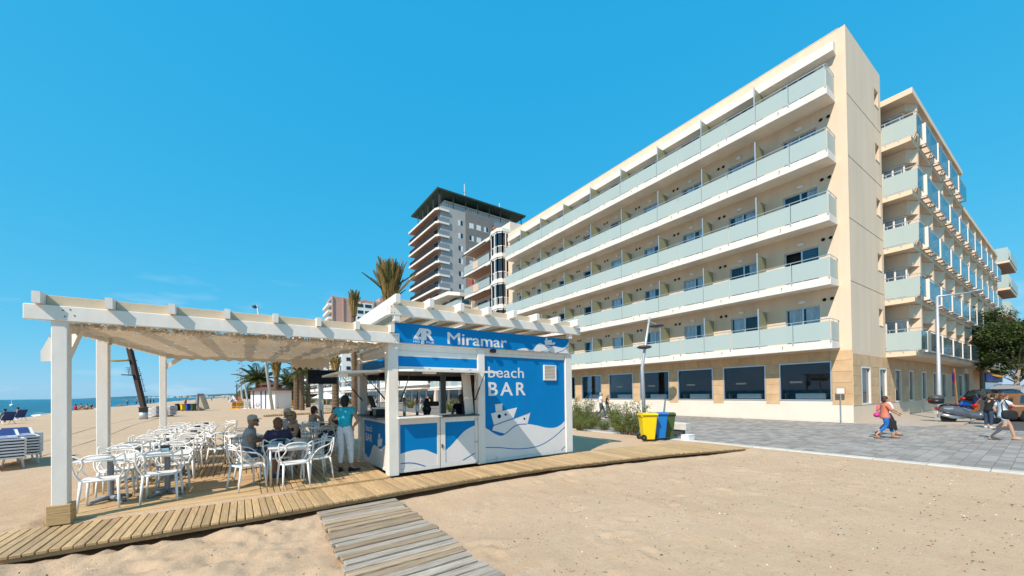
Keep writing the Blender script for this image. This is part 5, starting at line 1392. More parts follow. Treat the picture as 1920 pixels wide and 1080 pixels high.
def pose(base, **k): d = dict(base); d.update(k); return d
def at_head(px, py, d, base, scale=1.0, z=PZ):
    p = dep(px, py, d); return (p.x, p.y, z)
# ================================================================== TERRACE FURNITURE
def crv(pts, n=5):
    out = []; l = [Vector(p) for p in pts]
    for i in range(len(l)-1):
        p0 = l[max(i-1,0)]; p1 = l[i]; p2 = l[i+1]; p3 = l[min(i+2,len(l)-1)]
        for k in range(n):
            t = k/n; out.append(.5*((2*p1)+(p2-p0)*t+(2*p0-5*p1+4*p2-p3)*t*t+(3*p1-p0-3*p2+p3)*t**3))
    out.append(l[-1]); return out
def sym(h): return [(-x,y,z) for x,y,z in h]+[(x,y,z) for x,y,z in h[::-1][1:]]
CH = thing('chair', 'x', 'chair', (0,0,0), 0, 'white loop back terrace chairs')
b = MB()   # dished seat with rounded outline
ol = [(.235*math.copysign(abs(math.cos(a))**.6, math.cos(a)), .225*math.copysign(abs(math.sin(a))**.6, math.sin(a))) for a in [2*math.pi*i/20 for i in range(20)]]
rows = [[(0,0,.445)]]
for f, z in ((.5,.447),(.85,.458),(1.0,.463)): rows.append([(x*f,y*f,z) for x,y in ol])
rows.append([(x*1.02,y*1.02,.435) for x,y in ol]); rows.append([(x*.9,y*.9,.428) for x,y in ol])
b.v = [p for r in rows for p in r]
for k in range(20): b.f.append((0,1+k,1+(k+1)%20)); b.mi.append(0)
for q in range(4):
    for k in range(20): a = 1+q*20; b.f.append((a+k,a+20+k,a+20+(k+1)%20,a+(k+1)%20)); b.mi.append(0)
b.f.append(tuple(81+k for k in range(19,-1,-1))); b.mi.append(0)
b.build('seat', M['whiteplastic'], CH, True, local=True)
for sx_ in (-1,1):
    b = MB(); b.tube([(sx_*.205,.185,.455),(sx_*.225,.205,.2),(sx_*.235,.215,0)], [.021,.018,.0125], 8); b.build('leg', M['whiteplastic'], CH, True, local=True)
    b = MB(); b.tube([(sx_*.20,-.19,.455),(sx_*.215,-.225,.2),(sx_*.225,-.25,0)], [.021,.018,.0125], 8); b.build('leg', M['whiteplastic'], CH, True, local=True)
half = [(.215,.19,.45),(.262,.155,.55),(.275,.06,.655),(.262,-.08,.70),(.215,-.20,.735),(.11,-.262,.755),(0,-.275,.76)]
MB().tube(crv(sym(half)), .0125, 7).build('back_loop', M['whiteplastic'], CH, True, local=True)
half = [(.205,-.185,.45),(.262,-.205,.58),(.285,-.225,.72),(.283,-.235,.82),(.262,-.24,.845),(.19,-.25,.80),(.09,-.272,.79),(0,-.282,.795)]
MB().tube(crv(sym(half)), .0125, 7).build('back_loop', M['whiteplastic'], CH, True, local=True)
half = [(.235,-.02,.45),(.262,-.10,.52),(.225,-.185,.60),(.168,-.235,.70),(.17,-.26,.80),(.10,-.285,.84),(0,-.292,.848)]
MB().tube(crv(sym(half)), .0125, 7).build('back_loop', M['whiteplastic'], CH, True, local=True)
first = [True]
def chair(x, y, rz, label):
    if first[0]:
        first[0] = False; CH.location = (x,y,PZ); CH.rotation_euler = (0,0,rz); CH['label'] = label; return CH
    return dup(CH, (x,y,PZ), rz, label)
TB = thing('pedestal_table', 'x', 'table', (0,0,0), 0, 'white pedestal tables in the sunny rows')
MB().cbox(-.345,-.35,.715,.345,.35,.735,.006).build('tabletop', M['white_lam'], TB, local=True)
MB().tube([(0,0,.03),(0,0,.715)], .042, 12).build('column', M['grey'], TB, local=True)
MB().box(-.2,-.2,.695,.2,.2,.714).build('mount_plate', M['grey'], TB, local=True)
for k in range(4):
    a = math.pi/4+k*math.pi/2; d = Vector((math.cos(a),math.sin(a),0)); b = MB()
    b.tube([d*.03+Vector((0,0,.06)), d*.17+Vector((0,0,.055)), d*.30+Vector((0,0,.018))], [.04,.034,.024], 8)
    b.build('foot', M['grey'], TB, True, local=True)
rows_y = [9.08, 11.05, 12.95, 14.7, 16.4]
ORD = ['front','second','third','fourth','rearmost']
k = 0; jr = random.Random(6)
for r_, y in enumerate(rows_y):
    for c_, x in enumerate((-1.86,-1.15)):
        cn = 'seaward' if c_ == 0 else 'aisle'
        lab = 'white square table on grey pedestal, %s side of the %s sunny row' % (cn, ORD[r_])
        if k == 0: TB.location = (x,y,PZ); TB['label'] = lab
        else: dup(TB, (x,y,PZ), 0, lab)
        k += 1
        chair(x-.01+jr.uniform(-.03,.03), y-.44+jr.uniform(-.04,.03), jr.uniform(-.10,.10), 'white loop back chair with its back to the boardwalk, %s table, %s sunny row' % (cn, ORD[r_]))
        chair(x+.01+jr.uniform(-.03,.03), y+.50+jr.uniform(-.03,.05), math.pi+jr.uniform(-.12,.12), 'white loop back chair facing the boardwalk, %s table, %s sunny row' % (cn, ORD[r_]))
chair(-.62, 17.0, 2.2, 'white loop back chair standing turned aside behind the rearmost sunny row')
# napkin boxes on the tables
NP = thing('napkin_box', 'x', 'napkin box', (0,0,0), 0, 'napkin boxes on the terrace tables')
MB().cbox(-.062,-.05,0,.062,.05,.10,.01).build('case', M['black'], NP, local=True)
MB().box(-.05,-.0515,.015,.05,-.0505,.07).build('label', mat('pale_label', (.30,.50,.60), .5), NP, local=True)
MB().prism([(-.075,.10),(.075,.10),(.06,.122),(-.06,.122)], 'y', -.055, .055).build('lid', M['darkgrey'], NP, local=True)
for i, (x, y, rz, lab) in enumerate(((-1.2,9.25,.1,'black napkin box on the aisle table of the front sunny row'),(-1.12,12.9,.0,'black napkin box with pale label on the third sunny row'),(-1.2,14.8,.3,'black napkin box on the fourth sunny row'),(-1.1,16.4,.1,'black napkin box on the rearmost sunny row'),(.58,8.98,-.5,'black napkin box with blue label on the four legged table'),(1.95,13.1,.2,'black napkin box on the shaded table behind the standing woman'))):
    o = NP if i == 0 else dup(NP, (0,0,0)); o.location = (x,y,PZ+.735); o.rotation_euler = (0,0,rz); o['label'] = lab
# four legged steel tables in the shade
FT = thing('steel_table', 'x', 'table', (0,0,0), 0, 'steel legged tables in the shade')
MB().cbox(-.36,-.36,.712,.36,.36,.735,.006).build('tabletop', M['white_lam'], FT, local=True)
MB().box(-.335,-.335,.66,.335,-.31,.711).build('apron', M['steel'], FT, local=True)
for sx_ in (-1,1):
    for sy_ in (-1,1): MB().tube([(sx_*.33,sy_*.33,0),(sx_*.33,sy_*.33,.711)], .022, 10).build('leg', M['steel'], FT, True, local=True)
ftab = [(.70,8.80,.02,'white topped steel table nearest the boardwalk with empty chairs'),(.66,9.95,.05,'white topped steel table where the three people sit'),(2.0,13.0,.1,'white topped steel table behind the standing woman'),(1.75,14.9,-.1,'white topped steel table beside the back pergola post'),(-.05,11.9,.2,'white topped steel table left of the man in the cap')]
for i, (x, y, rz, lab) in enumerate(ftab):
    o = FT if i == 0 else dup(FT, (0,0,0)); o.location = (x,y,PZ); o.rotation_euler = (0,0,rz); o['label'] = lab
for x, y, rz, lab in ((.02,8.66,-math.pi/2+.42,'white chair at the left corner of the steel table nearest the boardwalk'),(.74,8.36,.12,'white chair with its back to the boardwalk at the nearest steel table'),
    (1.18,8.72,math.pi/2+.25,'white chair at the right side of the nearest steel table'),(1.22,9.5,math.pi/2-.1,'white chair at the right side of the steel table where people sit'),(.55,9.30,.05,'white chair carrying the woman in purple'),
    (1.9,12.35,.1,'white chair in front of the shaded table behind the standing woman'),(2.3,12.5,.4,'white chair close to the kiosk wall at the shaded table'),(1.42,13.1,-1.5,'white chair at the left of the shaded table behind the standing woman'),(2.1,13.75,3.0,'white chair at the far side of the shaded table behind the standing woman'),
    (1.7,14.2,.2,'white chair in front of the table beside the back post'),(1.2,15.0,-1.4,'white chair at the left of the table beside the back post'),(2.3,14.8,1.5,'white chair at the right of the table beside the back post'),
    (-.5,11.8,-1.2,'white chair at the left of the steel table behind the man in the cap'),(-.1,12.6,3.1,'white chair at the far side of the steel table behind the man in the cap'),(.5,12.1,1.4,'white chair at the right of the steel table behind the man in the cap')):
    chair(x, y, rz, lab)

# ------------------------------------------------------------------ people on the terrace
sk1, sk2, sk3 = (.42,.24,.16), (.50,.31,.22), (.36,.20,.13)
p = dep(646,800,8.58); WX, WY = 1.84, 9.22
person('woman in turquoise sleeveless top and white trousers standing with hands on hips at the bar',
    pose(STAND, ell=(-.345,-.06,1.13), elr=(.345,-.06,1.13), wrl=(-.185,.0,.985), wrr=(.185,.0,.985), hl=(.4,.5,-.6), hr=(-.4,.5,-.6), hil=(-.10,0,.90), hir=(.10,0,.90), anl=(-.115,-.02,.085), anr=(.135,.0,.085), ftl=(-.17,.11,.035), ftr=(.22,.11,.035), knl=(-.10,.02,.49), knr=(.115,.02,.49)),
    (WX,WY,PZ), -.72, sk1, 'tee', (.02,.42,.56), .22, 'trousers', (.70,.72,.75), .93, 'bob', (.012,.009,.008), (.02,.025,.035), 1.10, scale=1.015)
man = dep(470,792,7.95)
person('man in grey cap and sunglasses sitting with folded arms beside the shaded table',
    pose(SIT, ell=(-.25,.04,.76), elr=(.25,.04,.76), wrl=(.02,.22,.80), wrr=(-.05,.24,.78), hl=(1,.1,-.05), hr=(-1,.1,0)), (man.x,man.y,PZ), -1.75, sk3, 'tee', (.36,.37,.38), .55, 'shorts', (.08,.10,.16), .5, None, shoes=(.06,.10,.22), build=1.2, hat=('cap',(.42,.41,.38)), glasses=True, scale=1.03, look=.3)
chair(man.x, man.y, -1.75, 'white chair carrying the man in the grey cap')
wp2 = dep(505,800,7.75)
person('woman in dark purple jacket with short auburn hair sitting with her back turned', pose(SIT, wrl=(-.1,.3,.78), wrr=(.1,.3,.78)), (.55,9.36,PZ), .1, sk2, 'tee', (.045,.035,.075), 1.7, 'trousers', (.03,.03,.05), 1.0, 'bob', (.16,.065,.03), (.1,.1,.1), 1.22, scale=.98)
wb_ = dep(549,790,9.1)
person('woman in black vest and sunglasses sitting at the shaded table facing left', pose(SIT, wrl=(-.08,.36,.80), wrr=(.14,.34,.78)), (wb_.x,wb_.y,PZ), 1.9, sk1, 'tank', (.012,.012,.014), 0, 'trousers', (.02,.02,.03), 1.0, 'short', (.30,.21,.12), (.05,.05,.05), 1.2, glasses=True, scale=1.05)
chair(wb_.x, wb_.y, 1.9, 'white chair carrying the woman in the black vest')
hm = dep(541,790,10.4)
person('man in grey shirt and pale sun hat sitting behind the woman in the black vest', pose(SIT), (hm.x,hm.y,PZ), 2.3, sk2, 'tee', (.32,.36,.42), .6, 'shorts', (.12,.12,.14), .5, None, shoes=(.1,.1,.1), build=1.15, hat=('hat',(.55,.50,.40)), scale=1.06)
chair(hm.x, hm.y, 2.3, 'white chair carrying the man in the sun hat')
fwm = dep(588,790,12.9)
person('woman in grey vest sitting with her hand at her mouth near the back post', pose(SIT, elr=(.18,.22,.80), wrr=(.06,.22,1.02), hr=(-.2,.1,.9)), (fwm.x,fwm.y,PZ), -1.2, sk1, 'tank', (.22,.26,.32), 0, 'trousers', (.05,.06,.1), 1.0, 'bob', (.035,.02,.014), (.1,.1,.1), 1.1, scale=1.06, look=-.3)
chair(fwm.x, fwm.y, -1.2, 'white chair carrying the woman in the grey vest')
fw2 = dep(630,790,11.6)
person('dark haired person sitting half hidden behind the standing woman', pose(SIT), (fw2.x,fw2.y,PZ), 2.0, sk1, 'tank', (.04,.03,.03), 0, 'trousers', (.05,.06,.1), 1.0, 'bob', (.015,.01,.01), (.1,.1,.1), 1.1, scale=1.05)
chair(fw2.x, fw2.y, 2.0, 'white chair carrying the person half hidden behind the standing woman')
person('bartender in dark navy shirt inside the kiosk seen from behind', pose(STAND, wrr=(.2,.3,1.1), elr=(.25,.08,1.12)), (5.05,9.75,.225), 2.6, sk1, 'tee', (.012,.014,.06), .5, 'trousers', (.02,.02,.03), 1.0, 'short', (.01,.008,.008), (.02,.02,.02), 1.1, scale=.98)
g_ = thing('drink_glass', 'tall amber drink glass on the table by the woman in the black vest', 'glass', (.86,9.98,PZ+.735))
MB().lathe([(.028,0),(.036,.15)], 12).build('glass_wall', mat('amber_drink', (.45,.22,.04), .1), g_, True, local=True)
MB().lathe([(.035,.15),(.038,.155),(.034,.165)], 12).build('rim', M['whiteplastic'], g_, True, local=True)
# things on and in the bar
t = thing('cash_register', 'black till with tilted screen on the left counter of the kiosk', 'till', (2.66,9.9,1.392))
MB().cbox(2.5,9.7,1.392,2.78,10.15,1.50,.01).build('base', M['black'], t); b = MB(); b.beam((2.62,9.72,1.72),(2.62,10.12,1.72),.03,.34,(-.35,0,1)); b.build('screen', M['blackmat'], t)
MB().tube([(2.64,9.92,1.49),(2.63,9.92,1.6)], .03, 8).build('stand', M['darkgrey'], t)
t = thing('receipt_printer', 'small white and black receipt printer beside the till', 'printer', (2.6,9.35,1.392))
MB().cbox(2.52,9.2,1.392,2.74,9.48,1.56,.01).build('body', M['black'], t); MB().cbox(2.5,9.18,1.561,2.75,9.5,1.60,.008).build('lid', M['whiteplastic'], t)
t = thing('beer_tap', 'steel beer tap column on the front counter of the kiosk', 'beer tap', (3.22,8.75,1.2))
for x in (3.1,3.42):
    MB().tube([(x,8.9,1.2),(x,8.9,1.83)], .035, 10).build('column', M['steel'], t, True)
    MB().tube([(x,8.9,1.78),(x,8.78,1.76),(x,8.75,1.70)], .016, 8).build('spout', M['steel'], t, True); MB().tube([(x,8.86,1.83),(x,8.84,1.95)], .014, 6).build('handle', M['black'], t, True)
t = thing('coffee_grinder', 'dark coffee grinder with domed hopper behind the front counter', 'coffee grinder', (3.75,9.1,1.2))
b = MB(); b.lathe([(.17,1.2),(.19,1.27),(.11,1.32),(.08,1.42),(.11,1.5),(.11,1.56),(.06,1.62),(.07,1.7),(.05,1.78),(.001,1.8)], 14, (3.75,9.1,0)); b.build('body', M['black'], t, True)
MB().cbox(3.66,9.0,1.60,4.05,9.14,1.72,.02).build('head', M['blackmat'], t)
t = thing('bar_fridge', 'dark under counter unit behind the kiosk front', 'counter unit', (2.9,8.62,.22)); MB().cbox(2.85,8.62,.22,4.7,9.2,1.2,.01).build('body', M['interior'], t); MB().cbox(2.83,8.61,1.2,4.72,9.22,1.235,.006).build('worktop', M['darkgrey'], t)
t = thing('hanging_lamp', 'black bell lamp hanging inside the kiosk by the side hatch', 'lamp', (2.95,10.2,2.93))
MB().tube([(2.95,10.2,2.93),(2.95,10.2,2.5)], .012, 6).build('cord', M['black'], t); MB().lathe([(.03,2.52),(.07,2.48),(.09,2.38),(.14,2.28),(.12,2.28),(.001,2.36)], 14, (2.95,10.2,0)).build('lamp_shade', M['black'], t, True)
# ================================================================== BINS, LAMPS, BOXES
def bin_(label, x, y, rz, col, group='wheeled bins by the promenade', s=1.0, z=0):
    c = mat('bin_plastic', col, .45, (4,.08)); t = thing('wheeled_bin', label, 'bin', (x,y,z), rz, group)
    b = MB(); sec = [(.04,.20,.20),(.5,.235,.245),(.93,.26,.285)]; rows = []
    for zz, hx, hy in sec:
        rows.append([(-hx,-hy+.03,zz),(-hx+.03,-hy,zz),(hx-.03,-hy,zz),(hx,-hy+.03,zz),(hx,hy-.03,zz),(hx-.03,hy,zz),(-hx+.03,hy,zz),(-hx,hy-.03,zz)])
    b.v = [p for r in rows for p in r]
    b.f = [tuple(range(7,-1,-1)), tuple(range(16,24))]+[(k*8+j,k*8+(j+1)%8,(k+1)*8+(j+1)%8,(k+1)*8+j) for k in range(2) for j in range(8)]; b.mi = [0]*len(b.f)
    b.build('body', c, t, local=True)
    l = MB(); l.prism([(-.31,.93),(.33,.93),(.34,.965),(.30,1.0),(-.1,1.03),(-.30,1.0),(-.33,.96)], 'y', -.285, .285); l.build('lid', c, t, local=True)
    MB().tube([(-.2,.32,.95),(.2,.32,.95)], .018, 6).build('handle', c, t, local=True)
    MB().box(-.262,-.302,.88,.262,.302,.925).build('rim', c, t, local=True)
    for sx_ in (-1,1):
        w_ = MB(); w_.lathe([(.03,-.03),(.10,-.03),(.11,-.02),(.11,.02),(.10,.03),(.03,.03)], 16, (sx_*.24,.24,.11), 'x'); wo_ = w_.build('wheel', M['black'], t, local=True)
        MB().lathe([(.05,-.034),(.05,.034)], 12, (sx_*.24,.24,.11), 'x').build('hub', M['darkgrey'], wo_, local=True)
    t.scale = (s,)*3; return t
bin_('yellow wheeled bin, left of the three by the promenade', 12.42, 8.78, .96, (.80,.56,.003), z=.08)
bin_('blue wheeled bin, middle of the three by the promenade', 13.05, 8.75, .9, (.006,.16,.48), z=.08)
bin_('green wheeled bin, right of the three by the promenade', 13.72, 8.85, .85, (.045,.085,.02), z=.04)
t = thing('low_screen_wall', 'low pale concrete bench block beside the green bin', 'bench', (15.2,9.3,0))
b = MB(); b.cbox(14.95,8.75,.26,15.3,9.75,.56,.02); b.build('seat_block', M['kerb'], t); MB().box(15.02,8.95,-.01,15.25,9.5,.26).build('foot', M['darkgrey'], t)
t = thing('white_box', 'small white box lying at the kerb by the bins', 'box', (13.95,8.1,.0)); MB().cbox(13.75,7.95,.0,14.2,8.25,.2,.01).build('body', M['cloth'], t); MB().cbox(13.74,7.94,.2,14.21,8.26,.22,.005).build('lid', M['cloth'], t)
# leaning double headed lamp between bins and hotel
lp = onz(1208,786,0)
t = thing('street_lamp', 'leaning grey lamp post with two lamp heads in front of the hotel', 'street lamp', (lp.x,lp.y,0))
d_ = (lp-CAM).dot(FW)
top = dep(1218,594,d_); mid = dep(1204,690,d_)
pts = [Vector((lp.x,lp.y,0)), Vector((mid.x,mid.y,mid.z)), dep(1207,668,d_), top]
MB().tube(pts, [.13,.115,.10,.06], 12).build('pole', M['galv'], t, True)
for (px, py, sgn) in ((1231,611,1),(1208,651,-1)):
    q = dep(px, py, d_-.3*0); dr = (RT if sgn > 0 else -RT*.3).normalized()
    b = MB(); b.ell((q.x,q.y,q.z), (.50,.50,.13), 14, 7); b.build('lamp_head', M['darkgrey'], t, True)
    q0 = dep(1213 if sgn > 0 else 1209, py-8, d_); MB().tube([q0, q+Vector((0,0,.12))], .05, 6).build('bracket', M['grey'], t)
lr = onz(1762,786,0); D2 = (lr-CAM).dot(FW)
t = thing('street_lamp', 'tall pale grey street lamp with curved arm beside the parked scooter', 'street lamp', (lr.x,lr.y,0))
b = MB(); tp_ = dep(1757,556,D2); b.tube([(lr.x,lr.y,0),(lr.x,lr.y,1.2),(tp_.x,tp_.y,tp_.z)], [.115,.105,.06], 12); b.build('pole', M['galv'], t, True)
a1, a2 = dep(1790,552,D2), dep(1826,547,D2)
MB().tube([tp_, a1, a2], [.05,.045,.045], 8).build('arm', M['galv'], t, True); b = MB(); b.ell(tuple(dep(1831,546,D2)), (.34,.34,.07), 12, 6); b.build('lamp_head', M['galv'], t, True)
MB().cbox(lr.x-.18,lr.y-.18,.03,lr.x+.18,lr.y+.18,.09,.01).build('base_plate', M['galv'], t)
# no stopping sign
sp = onz(1797,778,0.03)
t = thing('road_sign', 'round blue no stopping sign on a rusty post by the hotel flank', 'sign', (sp.x,sp.y,.03)); ds = (sp-CAM).dot(FW); tq = dep(1789,705,ds)
MB().tube([(sp.x,sp.y,.03),(tq.x,tq.y,tq.z+.5)], .045, 8).build('post', mat('rusty_post', (.30,.17,.07), .8), t)
sc_ = dep(1788,708,ds); b = MB(); b.lathe([(.42,-.02),(.42,.02)], 20, (0,0,0), 'x'); 
b.v = [(sc_.x-.06+v[0]*.82-v[1]*.57*-1*.35, sc_.y+v[1]*.35*.5-v[0]*.5, sc_.z+v[2]) for v in b.v]; b.build('sign_plate', mat('sign_red', (.45,.02,.02), .5), t)
b = MB(); b.lathe([(.33,-.028),(.33,.0)], 20, (0,0,0), 'x'); b.v = [(sc_.x-.06+v[0]*.82-v[1]*.57*-1*.35, sc_.y+v[1]*.35*.5-v[0]*.5, sc_.z+v[2]) for v in b.v]; b.build('sign_face', mat('sign_blue', (.01,.06,.35), .5), t)

# ================================================================== PLANTS
def leafmat(nm, a, rnd_=.35): 
    m = mat(nm, a, .65, isl=rnd_, spec=.3); t = m.node_tree; b = t.nodes['Principled BSDF']; o = t.nodes['Material Output']
    tl = t.nodes.new('ShaderNodeBsdfTranslucent'); tl.inputs[0].default_value = (a[0]*1.3,a[1]*1.4,a[2]*.8,1); mx1 = t.nodes.new('ShaderNodeMixShader'); mx1.inputs[0].default_value = .25
    t.links.new(b.outputs[0], mx1.inputs[1]); t.links.new(tl.outputs[0], mx1.inputs[2]); t.links.new(mx1.outputs[0], o.inputs[0]); return m
M['leaf'] = leafmat('bush_leaf', (.105,.155,.034)); M['leafdry'] = leafmat('dry_bush_leaf', (.20,.19,.06)); M['treeleaf'] = leafmat('tree_leaf', (.075,.105,.032), .45)
M['palm'] = leafmat('palm_leaf', (.085,.10,.032)); M['palmdry'] = leafmat('dry_palm_leaf', (.34,.23,.085), .4); M['bark'] = mat('palm_bark', (.14,.095,.06), .95, (6,.35), (12,.8,.03)); M['treebark'] = mat('pale_bark', (.27,.22,.17), .9, (5,.25), (20,.6,.01))
M['twig'] = mat('twig', (.16,.11,.06), .9)
def bush_meshes(seed, h, rad, dry=.2, n=46):
    rw = random.Random(seed); st = MB(); lf = MB(); lf2 = MB()
    for k in range(n):
        a = rw.uniform(0,6.28); r0 = rad*.35*rw.random()**.5; p = Vector((math.cos(a)*r0, math.sin(a)*r0, 0)); hh = h*rw.uniform(.45,1.0)
        lean = Vector((math.cos(a),math.sin(a),0))*rad*rw.uniform(.25,.95); pts = [p, p+lean*.45+Vector((0,0,hh*.55)), p+lean+Vector((0,0,hh))]
        st.tube(pts, [.010,.007,.003], 4, caps=False)
        for q in range(54):
            u = .15+.85*rw.random()**.8; c = pts[0].lerp(pts[1], u*2) if u < .5 else pts[1].lerp(pts[2], u*2-1)
            sp_ = .10*(1.15-u)+.03; c = c+Vector((rw.gauss(0,sp_),rw.gauss(0,sp_),rw.gauss(0,sp_)))
            d = Vector((rw.gauss(0,.5),rw.gauss(0,.5),rw.uniform(.2,1.2))).normalized()*rw.uniform(.05,.11); s_ = d.cross(Vector((rw.uniform(-1,1),rw.uniform(-1,1),rw.uniform(-1,1)))).normalized()*rw.uniform(.010,.020)
            (lf2 if rw.random() < dry else lf).add([c-d*.5, c+s_, c+d*.5, c-s_], [(0,1,2,3)])
    return st.mesh('stems', M['twig']), lf.mesh('foliage', M['leaf']), lf2.mesh('dry_foliage', M['leafdry'])
bms = [bush_meshes(1,1.35,.75), bush_meshes(2,1.0,.7,.4), bush_meshes(3,1.5,.6,.3)]
bl = [(1078,800,.9,0,'leafy bush half hidden behind the kiosk end'),(1092,796,1.1,2,'tall feathery bush close to the kiosk end'),(1104,801,.75,1,'low pale bush second from the kiosk end'),(1116,797,.72,0,'feathery bush left of the strolling couple'),(1133,803,.55,1,'low bush in front of the strolling couple'),
      (1153,798,.85,2,'slim tall bush right of the strolling couple'),(1163,806,.75,1,'small pale bush before the last dark bush'),(1178,814,1.1,0,'dark green bush with spiky top nearest the bins'),(1190,808,.55,1,'small sparse bush beside the yellow bin'),(1087,806,.7,1,'small dry bush at the sand edge by the kiosk')]
for px, py, s_, k_, lab in bl:
    p = onz(px, py, .08); t = thing('bush', lab, 'bush', (p.x,p.y,sand_z(p.x,p.y) if p.x < KX else 0), random.uniform(0,6), 'bushes between kiosk and bins'); t.scale = (s_,)*3
    inst('stems', bms[k_][0], t); inst('foliage', bms[k_][1], t); inst('dry_foliage', bms[k_][2], t)
# bank of soft green bushes along the promenade behind the terrace
for i, (px, py, s_, lab) in enumerate(((566,758,2.2,'broad pale green bush left of the back post'),(580,757,2.3,'round green bush beside the back post'),(612,760,1.7,'flowering bush right of the back post'),(640,758,1.6,'low bush behind the standing woman'),(660,757,1.9,'yellowish bush under the palm trunks'),(688,760,1.4,'low bush seen through the side hatch'),(770,765,1.3,'bush seen through the front hatch'),(850,772,1.8,'yellow flowering bush seen behind the bartender'),(545,757,1.4,'small bush at the left end of the green bank'))):
    p = onz(px, py, 0); t = thing('bush', lab, 'bush', (p.x,p.y,0), i*1.3, 'bushes along the promenade'); t.scale = (s_*1.1,s_*1.1,s_*.75)
    k_ = i % 3; inst('stems', bms[k_][0], t); inst('foliage', bms[k_][1], t); inst('dry_foliage', bms[k_][2], t)
# palms
def frond(nm, L_, droop, mt, seed, nl=26, up_=.9, wd=.32):
    rw = random.Random(seed); b = MB(); pts = []
    for i in range(11):
        u = i/10; pts.append(Vector((L_*u*(1-.15*u*droop), 0, L_*(up_*u-droop*u*u))))
    b.tube(pts, [.05*(1-.85*i/10)+.006 for i in range(11)], 4, caps=False)
    for i in range(nl):
        u = .12+.87*i/(nl-1); k = min(9, int(u*10)); c = pts[k].lerp(pts[k+1], u*10-k); tdir = (pts[k+1]-pts[k]).normalized()
        ll = wd*L_*(math.sin(math.pi*min(1,u*.9+.1))**.6)*rw.uniform(.8,1.1)
        for s_ in (-1,1):
            d = (tdir*.75+Vector((0,s_*.75,.15-.3*droop))).normalized()*ll; w_ = tdir*.028*L_/2
            b.add([c, c+d*.5+w_, c+d+Vector((0,0,-.12*ll)), c+d*.5-w_], [(0,1,2,3)])
    return b.mesh(nm, mt)
FR = {k: [frond('frond', 1.0, dr, M['palm' if not dry else 'palmdry'], s_, up_=u, nl=26 if k == 'fan' else 34, wd=.32 if k == 'fan' else .24) for s_, dr, u in sp_] for k, dry, sp_ in (('fan',0,((1,.75,.75),(2,.95,.55),(3,.45,1.0))),('tied',1,((4,.05,1.0),(5,.12,1.0),(6,.0,1.1))),('tiedg',0,((7,.15,1.0),(8,.3,.9))))}
def palm(label, base, h, tr, kind, fl, nf, group='palms along the promenade', lean=(0,0)):
    t = thing('palm_tree', label, 'palm tree', tuple(base), random.uniform(0,6), group); b = MB(); pts = []; rs = []; rw = random.Random(int(abs(base[0])*100))
    n = 26
    for i in range(n+1):
        u = i/n; pts.append((lean[0]*u*u, lean[1]*u*u, h*u)); rs.append(tr*(1.12-.25*u)*(1+.10*(i % 2)))
    b.tube(pts, rs, 10); b.build('trunk', M['bark'], t, local=True); topp = Vector(pts[-1])
    if kind == 'fan':
        for k in range(nf):
            a = k*2.4; tilt = -(.95-1.25*(k/nf))*.7; o = inst('frond', FR['fan'][k % 3], t, topp, (0, tilt, a), (fl*rw.uniform(.85,1.1),)*3)
    else:
        # bound crown: a sheaf of upright leaf stalks with the fronds bursting from its top
        b = MB(); sh = fl*.55
        for k in range(90):
            a = k*2.4; r0 = tr*(.75+.3*rw.random()); r1 = tr*(.9+.75*rw.random()); zt = h+sh*rw.uniform(.55,1.1)
            b.tube([(math.cos(a)*r0,math.sin(a)*r0,h-.5*rw.random()),(math.cos(a+.1)*r1*.95,math.sin(a+.1)*r1*.95,h+sh*.5),(math.cos(a+.15)*r1*1.25,math.sin(a+.15)*r1*1.25,zt)], [.07,.05,.03], 4, caps=False)
        b.build('leaf_sheath', M['palmdry'], t, local=True)
        for k in range(nf):
            a = k*2.4; set_ = FR['tied'] if k % 2 else FR['tiedg']; q_ = rw.random()
            r0 = tr*(.5+.9*q_); z = h+sh*rw.uniform(.45,1.0)
            o = inst('frond', set_[k % len(set_)], t, (math.cos(a)*r0,math.sin(a)*r0,z), (rw.uniform(-.12,.12), -.78+.30*q_+rw.uniform(-.08,.08)+(.7 if k % 23 == 0 else 0), a), (fl*rw.uniform(.30,.46),)*3)
    return t
def palm_px(label, px, top_py, d, tr, kind, fl, nf):
    p = dep(px, 740, d); tp_ = dep(px, top_py, d); return palm(label, (p.x,p.y,0), tp_.z, tr, kind, fl, nf)
palm_px('tall palm with bound upright fronds rising behind the kiosk roof', 733, 585, 30, .34, 'tied', 3.9, 190)
palm_px('small bound palm in front of the pink tower', 664, 585, 40, .25, 'tied', 2.3, 60)
palm_px('broad full headed palm left of the beach hut lamp', 484, 718, 66, .45, 'fan', 3.5, 46)
palm_px('broad full headed palm right of the beach hut lamp', 545, 724, 72, .45, 'fan', 3.6, 42)
palm_px('bound palm standing beside the white apartment block', 518, 703, 58, .33, 'tiedg', 2.8, 60)
palm_px('tall palm left of the hanging television', 556, 686, 52, .34, 'tiedg', 2.4, 60)
palm_px('leaning bushy palm just left of the television', 566, 700, 50, .28, 'fan', 2.4, 30)
palm_px('palm trunk with dry skirt right of the television', 629, 690, 44, .34, 'tied', 2.2, 22)
palm_px('palm trunk behind the raised side hatch', 669, 690, 42, .34, 'tied', 2.2, 22)
palm_px('slim palm farthest right of the terrace palms', 578, 705, 62, .3, 'fan', 2.2, 26)
